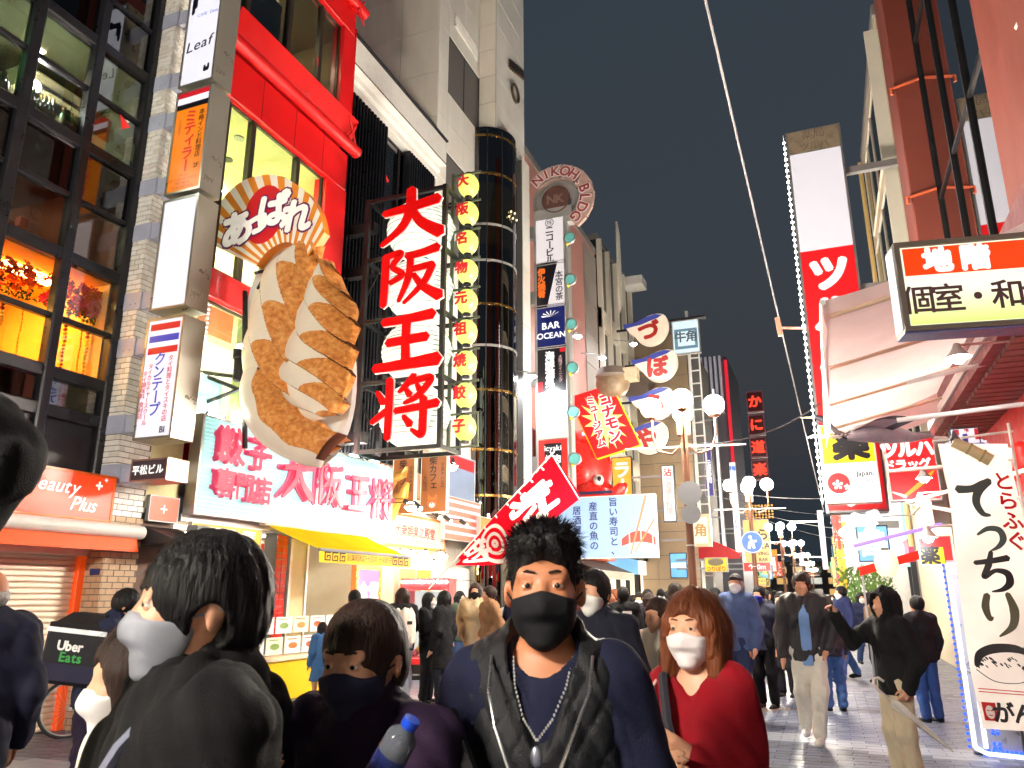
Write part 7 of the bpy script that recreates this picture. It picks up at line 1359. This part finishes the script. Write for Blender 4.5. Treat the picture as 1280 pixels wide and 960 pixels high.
    if hatc: 
        put('cap', [('el', Hp((0, .012, .04)), R, (.094, .112, .095)), ('rc', Hp((0, -.08, .06)), Hp((0, -.16, .05)), .06, .05, ((0, 0, 1), 6))], CLOTH(hatc), .02, h=min(res, .014), clip=None, cuts=[('el', Hp((0, 0, -.06)), R, (.2, .2, .1))])
    return root, dict(S=S, Hp=Hp, R=R, LN=LN, J=J)
def at_depth(px, py, d): p = np.array([0, 0, CH])+ray(px, py)*d; return p
def cam_face(x, y, off=0.0): return math.atan2(-x, y)+radians(off)
def by_head(px, py_top, d, off=0.0):
    """place by the top of the head and the distance: ground point, height, yaw (0 faces the camera, 90 faces picture left, 180 away)"""
    p = at_depth(px, py_top, d); return (p[0], p[1]), p[2], cam_face(p[0], p[1], -off)
def by_feet(px, py_top, py_foot, off=0.0):
    g = atZ(px, py_foot); z = (g-np.array([0, 0, CH]))@_fw; dxy = np.hypot(g[0], g[1]); d = ray(px, py_top); t = dxy/np.hypot(d[0], d[1]); return (g[0], g[1]), CH+d[2]*t, cam_face(g[0], g[1], -off)
# ------------------------------------------------------------- foreground people
def quilt(P3):
    a = ((P3[:, 0]+P3[:, 2]*.62)/.062) % 1; b = ((P3[:, 0]-P3[:, 2]*.62)/.062) % 1
    g = np.minimum(np.abs(a-.5), np.abs(b-.5)); return .006*np.exp(-(g/.09)**2)-.002+folds(8, .004, 12)(P3)
# man in the middle
lc, Hh, fc = by_head(680, 664, 1.80, 6)
mid, im = person('man in black quilted vest over navy sweater with black mask and spiky hair', lc, Hh, fc, (.05, -.02), 'spiky', 'black', SKINT, (24, 24, 28), (22, 26, 52), .018, .8, res=.0062, vest=(30, 31, 35), neckcut=True, strands=5200, wide=.8, vestnoise=quilt,
    pose=dict(eL=(.235, .03, 1.08), eR=(-.235, .03, 1.08), wL=(.24, -.06, .86), wR=(-.24, -.10, .86), hoodc=(60, 62, 44)), foldamp=.007, seed=4)
nk = thing('necklace', 'thin silver chain with an oval pendant on the man in the quilted vest', 'necklace', mid.location, fc); S = im['S']; LNf = im['LN']
b = M(); pts = [np.array(LNf(p))*S for p in ((-.062, -.055, 1.435), (-.052, -.105, 1.385), (-.028, -.155, 1.33), (0, -.178, 1.295), (.028, -.155, 1.33), (.052, -.105, 1.385), (.062, -.055, 1.435))]
n = 46
for k in range(n):
    t = k/(n-1)*(len(pts)-1); i = min(int(t), len(pts)-2); p = pts[i]*(1-t+i)+pts[i+1]*(t-i); b.ball(p, (.0024, .002, .0036), 6, 4)
b.build('chain', STEEL, nk, True); M().ball(np.array(LNf((0, -.188, 1.27)))*S, (.012, .006, .02), 12, 8).build('pendant', P('steel pendant', (140, 144, 160), .25, .8), nk, True)
SV = P('zip metal', (190, 190, 192), .3, .9)
b = M(); b.tube([tuple(np.array(LNf(p))*S) for p in ((.105, -.075, 1.44), (.10, -.15, 1.38), (.075, -.19, 1.32), (.045, -.203, 1.25), (.02, -.205, 1.18), (.008, -.2, 1.05))], .0035, 6); b.build('zip_edge', SV, mid, True)
b = M(); b.tube([tuple(np.array(LNf(p))*S) for p in ((-.105, -.075, 1.44), (-.098, -.15, 1.38), (-.078, -.19, 1.32), (-.05, -.203, 1.25), (-.03, -.205, 1.18))], .0035, 6); b.build('zip_edge', SV, mid, True)
b = M(); b.tube([tuple(np.array(LNf(p))*S) for p in ((-.19, -.10, 1.33), (-.11, -.197, 1.2), (-.02, -.205, 1.1), (.1, -.19, .98))], [.02, .02, .02, .02], 6)
bag = b.build('bag_strap', CLOTH((26, 26, 30)), mid, True); M().box(*(lambda c: (c[0]-.012, c[0]+.012, c[1]-.005, c[1], c[2]-.014, c[2]+.014))(np.array(LNf((.105, -.193, 1.24)))*S)).build('white_logo', P('logo white', (220, 222, 228), .5), mid)
# young man in profile
lc, Hh, fc = by_head(262, 672, 1.44, 82)
yo, iy = person('young man in black hoodie and grey mask seen in profile with thick black hair', lc, Hh, fc, (.03, 0), 'bowl', 'black', SKIN, (150, 153, 164), (15, 15, 18), .034, .74, res=.0065, strands=13000, wide=1.16, hood='down', foldamp=.014, seed=11,
    pose=dict(eL=(.27, .02, 1.1), eR=(-.27, .02, 1.1), wL=(.22, -.16, .92), wR=(-.22, -.16, .92)))
S = iy['S']; LNf = iy['LN']; b = M(); b.tube([tuple(np.array(LNf(p))*S) for p in ((.13, -.03, 1.47), (.165, -.12, 1.38), (.15, -.19, 1.24), (.1, -.21, 1.08))], [.011]*4, 6); b.build('drawcord', CLOTH((126, 130, 150)), yo, True)
# girl behind him
lc, Hh, fc = by_head(192, 776, 1.66, 84)
gi, _ = person('young woman in fluffy white coat with long dark hair and white mask beside the hoodie', lc, Hh, fc, (.1, -.1), 'long', 'brown', SKIN, (236, 234, 236), (232, 222, 206), .045, .7, res=.009, strands=2500, female=True, seed=21, foldamp=.008)
# older woman with bottle
lc, Hh, fc = by_head(462, 752, 1.72, 38)
ow, io = person('older woman in dark purple jacket and dark mask holding a plastic bottle', lc, Hh, fc, (.12, -.16), 'bowl', 'brown', SKIN, (52, 52, 78), (48, 30, 58), .034, .7, res=.0068, strands=9000, female=True, seed=31, foldamp=.013, collar=True, hood='down',
    pose=dict(eL=(.22, -.1, 1.14), wL=(.11, -.30, 1.31), eR=(-.23, -.05, 1.12), wR=(-.07, -.29, 1.27), nL=(-.3, -.5, .6), nR=(.3, -.3, .6), cL=1.1, cR=1.0, hoodc=(96, 88, 78)))
bt = atY(0, 0, 1); q0, q1 = at_depth(482, 958, 1.40), at_depth(515, 900, 1.40)
bo = thing('water_bottle', 'clear plastic bottle with a blue cap in the hand of the woman in purple', 'bottle', q0); vv = Vector(q1-q0); L = vv.length; bo.rotation_mode = 'QUATERNION'; bo.rotation_quaternion = vv.to_track_quat('Z', 'Y')
M().lathe([(0, -.06), (.026, -.06), (.03, -.05), (.03, L*.62), (.026, L*.7), (.013, L*.82), (.0125, L*.88)], 20).build('bottle_body', P('clear plastic', (206, 216, 236), .06, var=0, trans=.85, coat=.3), bo, True); M().lathe([(.0145, L*.84), (.0155, L*.86), (.0155, L*1.02), (0, L*1.02)], 16).build('cap', P('blue cap', (24, 70, 200), .35), bo, True); M().lathe([(.0305, -.04), (.0305, L*.3)], 20).build('label_band', P('bottle label blue', (40, 50, 110), .3), bo, True)
# woman in red
lc, Hh, fc = by_head(866, 738, 2.55, 24)
rw, ir_ = person('woman in red v-neck sweater with auburn bob and white mask', lc, Hh, fc, (.0, -.04), 'bob', 'auburn', SKIN, (238, 228, 232), (140, 10, 26), .012, .8, res=.0075, strands=9000, female=True, neckcut=True, seed=41, foldamp=.007, rolled=.95, wide=.74, legs=(40, 40, 60),
    pose=dict(eL=(.17, .0, 1.09), wL=(.05, -.2, 1.21), eR=(-.18, .0, 1.1), wR=(-.02, -.225, 1.18), nL=(-.2, .9, -.2), nR=(.1, .9, -.3), cL=.45, cR=.5, tL=-1, tR=-1))
hb = thing('shoulder_bag', 'blue grey crossbody bag held by the woman in red', 'bag', rw.location, fc); S = ir_['S']
BGC = CLOTH((62, 72, 92)); v, q = sdf([('rc', (-.09, -.17, 1.02), (.05, -.185, 1.0), .09, .09, ((0, 1, 0), 2.2)), ('rc', (-.09, -.17, .94), (.06, -.18, .92), .09, .09, ((0, 1, 0), 2.2))], .008, .04, noise=folds(12, .004, 8)); link('bag_body', np_mesh('bag_body', v*S, q, BGC), hb)
LNf = ir_['LN']
def strap(pts, r_, m, nm, par): b = M(); b.tube([tuple(np.array(p)*S) for p in pts], r_, 6); return b.build(nm, m, par, True)
strap([(-.1, .02, 1.46), (-.085, -.09, 1.42), (-.04, -.165, 1.3), (-.01, -.175, 1.2), (-.02, -.19, 1.06)], [.016]*5, CLOTH((52, 52, 62)), 'wide_strap', hb); strap([(-.12, .0, 1.45), (-.125, -.1, 1.38), (-.13, -.155, 1.25), (-.12, -.165, 1.16), (-.11, -.19, 1.02)], [.006]*5, P('beige strap', (206, 176, 170), .5), 'thin_strap', hb)
strap([(-.1, -.225, 1.04), (-.05, -.25, 1.1), (.03, -.25, 1.11)], [.006]*3, MATS['beige strap'], 'handle', hb)
# man at the left edge, seen from behind
lc, Hh, fc = by_head(-8, 712, 4.1, 165)
person('balding man in navy jacket seen from behind near the shutter', lc, Hh, fc, (.25, 0), 'bald', 'grey', SKINT, None, (26, 28, 48), .032, .74, res=.011, seed=51, collar=True)
# arm raised into the picture at the left edge
gl = at_depth(-440, 700, 1.05)
person('person in black sleeves with an arm raised in front of the black glass building', (gl[0], gl[1]), 1.85, cam_face(gl[0], gl[1], 0)+radians(168), (0, 0), 'short', 'black', SKIN, None, (18, 18, 21), .026, .75, res=.012, seed=61, pose=dict(eR=(-.335, -.02, 1.70), wR=(-.18, -.16, 1.88), eL=(.2, -.2, 1.2)))
# ------------------------------------------------------------- delivery rider, bag and bicycle
DX = at_depth(132, 738, 6.2); rid, ird = person('delivery rider in navy jacket with black mask standing over a bicycle', (DX[0], DX[1]), DX[2]+.03, cam_face(DX[0], DX[1], 78), (.1, -.25), 'short', 'black', SKIN, (20, 20, 24), (34, 40, 66), .028, .8, legs=(40, 30, 52), res=.012, lean=.22, seed=71, collar=True, pose=dict(eL=(.24, -.15, 1.16), wL=(.2, -.38, 1.0), eR=(-.24, -.15, 1.16), wR=(-.2, -.38, 1.0)))
db = thing('delivery_bag', 'black cube delivery backpack with white and green lettering and a reflective stripe', 'bag', at_depth(105, 808, 6.05)-np.array([0, 0, .27]), cam_face(DX[0], DX[1], -28)); db.rotation_euler[1] = radians(6)
BK = CLOTH((32, 32, 38), .6); M().bbox(-.24, .24, -.2, .2, 0, .44, .03).build('bag_body', BK, db, True); M().add([(-.2, -.17, .441), (.2, -.17, .441), (.2, .17, .441), (-.2, .17, .441), (-.13, -.08, .52), (.13, -.08, .52), (.13, .08, .52), (-.13, .08, .52)], [(0, 1, 5, 4), (1, 2, 6, 5), (2, 3, 7, 6), (3, 0, 4, 7), (4, 5, 6, 7)]).build('lid', BK, db)
M().box(-.235, .235, -.207, -.2, .375, .41).build('reflective_stripe', P('reflective tape', (226, 226, 230), .3, emit=.15), db); M().box(-.235, .235, -.206, -.2, .03, .15).build('lower_pocket', CLOTH((36, 34, 60), .6), db)
text(db, 'Uber', -.02, .285, .09, P('bag white', (236, 236, 236), .5), bold=.04, y=-.206); text(db, 'Eats', -.0, .205, .09, P('bag green', (50, 150, 70), .5), bold=.03, y=-.206)
bi = thing('bicycle', 'dark city bicycle of the delivery rider by the shutter', 'bicycle', (atZ(78, 918)[0]+.35, atZ(78, 918)[1]-.25, 0), cam_face(-8, 7, 0)+.25)
TYRE = P('tyre rubber', (28, 28, 30), .8); FRM = P('bicycle frame', (40, 44, 60), .35, .3)
for x in (0, 1.02):
    wh = thing('wheel', '', ''); del wh['label'], wh['category']; wh.parent = bi; wh.location = (x, 0, .34)
    b = M(); R_ = .32; b.tube([(R_*cos(a), 0, R_*sin(a)) for a in np.linspace(0, 2*pi, 37)], .019, 8, cap=False); b.build('tyre', TYRE, wh, True); b = M(); b.tube([(.295*cos(a), 0, .295*sin(a)) for a in np.linspace(0, 2*pi, 37)], .008, 6, cap=False); b.build('rim', STEEL, wh, True)
    b = M(); [b.tube([(.02*cos(a+.8), 0, .02*sin(a+.8)), (.29*cos(a), 0, .29*sin(a))], .0015, 4) for a in np.linspace(0, 2*pi, 21)[:-1]]; b.tube([(0, -.05, 0), (0, .05, 0)], .02, 8); b.build('spokes', STEEL, wh)
for nm, pts, r_ in (('frame', [(.0, 0, .34), (.38, 0, .32), (.32, 0, .8), (.0, 0, .34)], .016), ('top_tube', [(.33, 0, .72), (.82, 0, .8)], .016), ('down_tube', [(.38, 0, .32), (.83, 0, .72)], .018), ('fork', [(.81, 0, .9), (.84, 0, .7), (1.02, 0, .34)], .015), ('handlebar', [(.72, -.25, 1.0), (.8, -.1, 1.02), (.8, .1, 1.02), (.72, .25, 1.0)], .012), ('stem', [(.81, 0, .9), (.8, 0, 1.02)], .014), ('seat_post', [(.32, 0, .8), (.30, 0, .9)], .013)): M().tube(pts, r_, 8).build(nm, FRM, bi, True)
M().ball((.28, 0, .93), (.13, .07, .035), 12, 8).build('saddle', BLACKM, bi, True); M().ball((.98, -.06, .64), (.03, .03, .025), 8, 6).build('front_light', P('reflector pale', (230, 230, 200), .3, emit=.3), bi, True)
# ------------------------------------------------------------- people in the middle distance
WALK = dict(kL=(.1, -.12, .5), aL=(.1, -.2, .1), kR=(-.1, .02, .5), aR=(-.1, .22, .12)); PHONE = dict(eL=(.22, -.02, 1.12), wL=(.1, -.24, 1.18), eR=(-.22, -.02, 1.12), wR=(-.08, -.25, 1.2)); POCK = dict(eL=(.27, .08, 1.12), wL=(.2, -.06, .95), eR=(-.27, .08, 1.12), wR=(-.2, -.06, .95))
def crowd(label, px, ty, foot, off, **kw): (lc, Hh, fc) = by_feet(px, ty, foot, off); kw.setdefault('res', .016); kw.setdefault('seed', int(px)); return person(label, lc, min(1.9, Hh), fc, **kw)
crowd('girl in a blue denim dress with long black hair at the menu counter', 397, 778, 884, 150, hair='long', female=True, top=(74, 118, 170), topt=.03, hem=.75, skirt=((74, 118, 170), .5), legs=None, shoes=(60, 60, 70))
crowd('man in dark navy jacket waiting at the dumpling counter', 436, 738, 888, 140, hair='short', top=(56, 64, 84), legs=(40, 44, 60))
bw_, ib = crowd('woman in black top with ash brown hair and jeans wearing a cream backpack', 498, 735, 886, 160, hair='long', hairc='brown', female=True, top=(26, 26, 28), legs=(176, 182, 196), shoes=(60, 60, 66), pose=PHONE, wide=1.12)
bk = thing('backpack', 'cream backpack with a small dark label on the queueing woman', 'bag', bw_.location, bw_.rotation_euler[2]); v, q = sdf([('rc', (0, .2, 1.28), (0, .22, 1.0), .13, .15, ((0, 1, 0), 1.7)), ('rc', (-.1, .0, 1.42), (-.1, .15, 1.36), .025, .03), ('rc', (.1, .0, 1.42), (.1, .15, 1.36), .025, .03), ('rc', (.12, -.12, 1.3), (.1, .0, 1.43), .022, .022), ('rc', (-.12, -.12, 1.3), (-.1, .0, 1.43), .022, .022)], .014, .03, noise=folds(3, .006, 20)); link('bag_body', np_mesh('bag_body', v*ib['S'], q, CLOTH((226, 212, 198))), bk); M().box(-.04, .04, .355, .362, 1.2, 1.25).build('bag_label', INKK, bk)
crowd('woman in long black coat and dark sneakers with black hair down her back', 552, 739, 884, 120, hair='long', female=True, top=(24, 25, 28), topt=.035, hem=.55, legs=(36, 38, 46), shoes=(96, 40, 50))
crowd('woman in black trousers facing her friend in the long coat', 533, 741, 880, -60, hair='long', female=True, mask=(230, 226, 226), top=(28, 28, 32), legs=(28, 28, 32), pose=PHONE)
crowd('woman in beige trench coat with striped shirt and black mask', 593, 729, 874, 10, hair='bob', hairc='brown', female=True, mask=(24, 24, 28), top=(206, 182, 146), topt=.035, hem=.5, legs=(50, 50, 56), pose=POCK)
crowd('man in brown wool coat with short hair beside the trench coat', 611, 733, 878, 70, hair='short', hairc='brown', top=(140, 104, 74), topt=.035, hem=.5, legs=(50, 46, 46), pose=POCK)
crowd('person in light grey jacket behind the man in the vest', 640, 742, 872, -40, hair='short', top=(190, 190, 194), legs=(70, 72, 80))
(lc, Hh, fc) = by_head(742, 714, 4.6, 30); person('man in dark navy coat and white mask right behind the vest wearer', lc, Hh, fc, (.1, 0), 'short', 'black', SKIN, (236, 234, 230), (30, 32, 46), .03, .75, res=.011, seed=81)
nf, inf = crowd('man in black jacket with a white emblem on the back and jeans', 784, 734, 882, 165, hair='short', top=(24, 24, 27), topt=.035, legs=(66, 104, 150), pose=WALK)
M().box(-.07, .07, .2, .215, 1.3, 1.38).build('back_emblem', WHITE, nf)
crowd('woman with reddish brown hair near the pale green shutters', 765, 742, 868, 40, hair='bob', hairc='auburn', female=True, top=(90, 70, 64), legs=(50, 50, 60))
crowd('man with light brown hair in brown jacket among the crowd', 773, 737, 866, 60, hair='short', hairc='auburn', top=(120, 92, 70), legs=(60, 60, 66))
crowd('person in green jacket with white mask among the crowd', 804, 741, 866, 10, hair='short', mask=(236, 234, 230), top=(40, 90, 66), legs=(50, 50, 56))
crowd('man in charcoal jacket turned away beyond the green jacket', 815, 737, 870, 150, hair='short', top=(50, 52, 58), legs=(46, 48, 56))
(lc, Hh, fc) = by_head(822, 748, 5.2, 40); person('person in off white hooded top with a dark bag beside the woman in red', lc, Hh, fc, (.1, 0), 'short', 'brown', SKIN, None, (226, 216, 200), .035, .74, legs=(60, 56, 60), res=.012, seed=91, hood='down')
crowd('man in baseball cap, blue jacket and tan boots looking up', 932, 718, 902, 30, hair='short', hairc='grey', hatc=(60, 56, 60), mask=(236, 236, 240), top=(80, 96, 140), topt=.03, legs=(44, 52, 86), shoes=(214, 164, 84), head=(.3, .25), pose=WALK, res=.014)
crowd('man in dark jacket with bright blue mask', 961, 733, 886, 25, hair='short', mask=(40, 60, 170), top=(66, 70, 88), legs=(24, 24, 28), res=.014)
crowd('person in glasses and dark coat behind the blue mask', 986, 741, 872, 20, hair='short', mask=(190, 190, 190), top=(56, 54, 54), legs=(34, 34, 40))
crowd('man in white trousers, blue shirt and shiny black puffer jacket walking', 1021, 716, 930, 5, hair='bowl', hairc='brown', top=(52, 50, 54), topt=.035, hem=.8, legs=(226, 222, 212), shoes=(232, 232, 230), pose=dict(eL=(.27, .06, 1.12), wL=(.2, -.05, .94), kL=(.09, -.1, .5), aL=(.05, -.12, .1), kR=(-.09, .0, .5), aR=(-.1, .2, .14)), res=.012, gloss=.35, foldamp=.014)
o = [p for p in COL.objects if p.name.startswith('person')][-1]; v, q = sdf([('rc', (0, .01, .86), (0, 0, 1.06), .218, .20, FX, .05), ('rc', (0, 0, 1.06), (0, -.005, 1.26), .20, .226, FX, .05), ('rc', (0, -.005, 1.26), (0, .01, 1.36), .224, .17, FX, .05)], .012, .03, noise=folds(2, .008, 10, .3), clip=[(0, 1, .06), (0, -1, -.05), (1, 1, -.05), (2, -1, .80)]); link('shirt', np_mesh('shirt', v*1.05, q, CLOTH((126, 162, 220))), o)
crowd('woman in jeans holding a pink bag behind the white trousers', 1046, 745, 890, 170, hair='long', female=True, top=(60, 60, 70), legs=(86, 126, 186))
crowd('man in navy parka, jeans and white mask walking', 1063, 733, 850, 60, hair='short', mask=(240, 238, 236), top=(36, 44, 84), topt=.035, hem=.74, legs=(74, 104, 158), pose=WALK)
um, iu = crowd('man in black hoodie and beige trousers raising a phone and holding an umbrella', 1136, 738, 990, 55, hair='hood', top=(24, 24, 27), topt=.03, hem=.8, legs=(206, 192, 166), shoes=(50, 46, 44), res=.0095, pose=dict(eR=(-.24, -.24, 1.24), wR=(-.2, -.40, 1.48), nR=(.4, -.6, 0), cR=1.0, eL=(.27, .06, 1.1), wL=(.25, -.06, .87), cL=1.2, nL=(-1, 0, 0)))
J = iu['J']; S = iu['S']; Rz = rotz3(um.rotation_euler[2]); U = np.array([um.location[0], um.location[1], 0])
def wpos(p): return U+Rz@(np.array(p)*S)
hp_ = wpos(np.array(J['wR'])+np.array((.0, -.04, .09))); ph = thing('mobile_phone', 'mobile phone held up by the man in the black hoodie', 'phone', hp_, um.rotation_euler[2]); M().bbox(-.037, .037, -.012, -.003, -.06, .09, .004).build('phone_body', BLACKM, ph); M().box(-.034, .034, -.0028, -.002, -.056, .086).build('screen', E('phone screen', (210, 190, 170), .8, .4, 20), ph)
b0 = wpos(np.array(J['wL'])+np.array((0, -.02, -.07))); t0 = at_depth(1097, 862, 8.0); t1 = atY(1190, 935, 8.15)
u0 = Vector(at_depth(1093, 858, (b0-np.array([0, 0, CH]))@_fw)); u1 = Vector(at_depth(1192, 940, (b0-np.array([0, 0, CH]))@_fw+.1))
ub = thing('umbrella', 'closed white umbrella with a hooked handle held by the man in beige trousers', 'umbrella', u0); dv = u1-u0; ub.rotation_mode = 'QUATERNION'; ub.rotation_quaternion = dv.to_track_quat('Z', 'Y'); L = dv.length
WPL = P('white umbrella plastic', (236, 232, 226), .25, var=.03); M().tube([(0, 0, .0), (0, 0, L)], [.008, .004], 8).build('shaft', WPL, ub, True); M().tube([(0, .09, .06), (0, .085, .0), (0, .05, -.035), (0, .01, -.02), (0, 0, .03), (0, 0, .12)], .011, 10).build('handle', WPL, ub, True)
b = M(); b.lathe([(.012, L*.22), (.035, L*.26), (.028, L*.5), (.016, L*.85), (.005, L*.97)], 14); b.v = [(x*(1+.3*sin(5*math.atan2(y, x+1e-9))), y*(1+.3*sin(5*math.atan2(y, x+1e-9))), z) for x, y, z in b.v]; b.build('folded_canopy', WPL, ub, True)
crowd('man in dark jacket and jeans behind the umbrella holder', 1166, 745, 904, 140, hair='short', top=(36, 36, 42), legs=(60, 92, 160), shoes=(30, 32, 44))
# smaller figures further down the street
fr = random.Random(17); cols_ = [((30, 30, 36), 'black'), ((60, 62, 74), 'slate'), ((40, 46, 76), 'navy'), ((130, 110, 90), 'tan'), ((120, 40, 44), 'maroon'), ((150, 150, 154), 'grey'), ((70, 84, 70), 'olive')]
for k, (px, dp) in enumerate([(836, 15), (893, 15), (906, 17), (918, 14), (948, 18), (975, 20), (1003, 22), (1012, 26), (1032, 24), (1075, 21), (1086, 17), (1098, 22), (1110, 19), (950, 30), (968, 34), (990, 38), (1020, 36), (1040, 42), (858, 19), (880, 21), (702, 14), (722, 16), (792, 16), (650, 13), (668, 15), (712, 11), (756, 15), (798, 19), (812, 13), (826, 22), (845, 11.5), (870, 13), (884, 12), (900, 24), (925, 22), (941, 26), (958, 23), (995, 28), (1008, 19), (1054, 30), (1092, 27), (575, 15), (562, 17)]):
    c, nm = cols_[k % 7]; hh = fr.uniform(1.58, 1.78); d = ray(px, 743); d = d/np.hypot(d[0], d[1])*dp
    person('small distant walker in a %s jacket %s' % (nm, ['near the lamp posts', 'among the far crowd', 'by the far shops', 'deep in the street', 'beside the left shops', 'past the sushi board', 'under the far lamps'][k//7]), (d[0], d[1]), hh, fr.uniform(0, 6.28), hair=fr.choice(['short', 'short', 'long', 'bob']), hairc=fr.choice(['black', 'black', 'brown']), female=bool(k % 3 == 0), mask=(236, 234, 232) if k % 2 else None, top=c, topt=.03, legs=fr.choice([(40, 42, 52), (60, 80, 120), (90, 84, 78)]), res=.026, seed=k, pose=WALK if k % 2 else POCK, group='walkers further down the street')
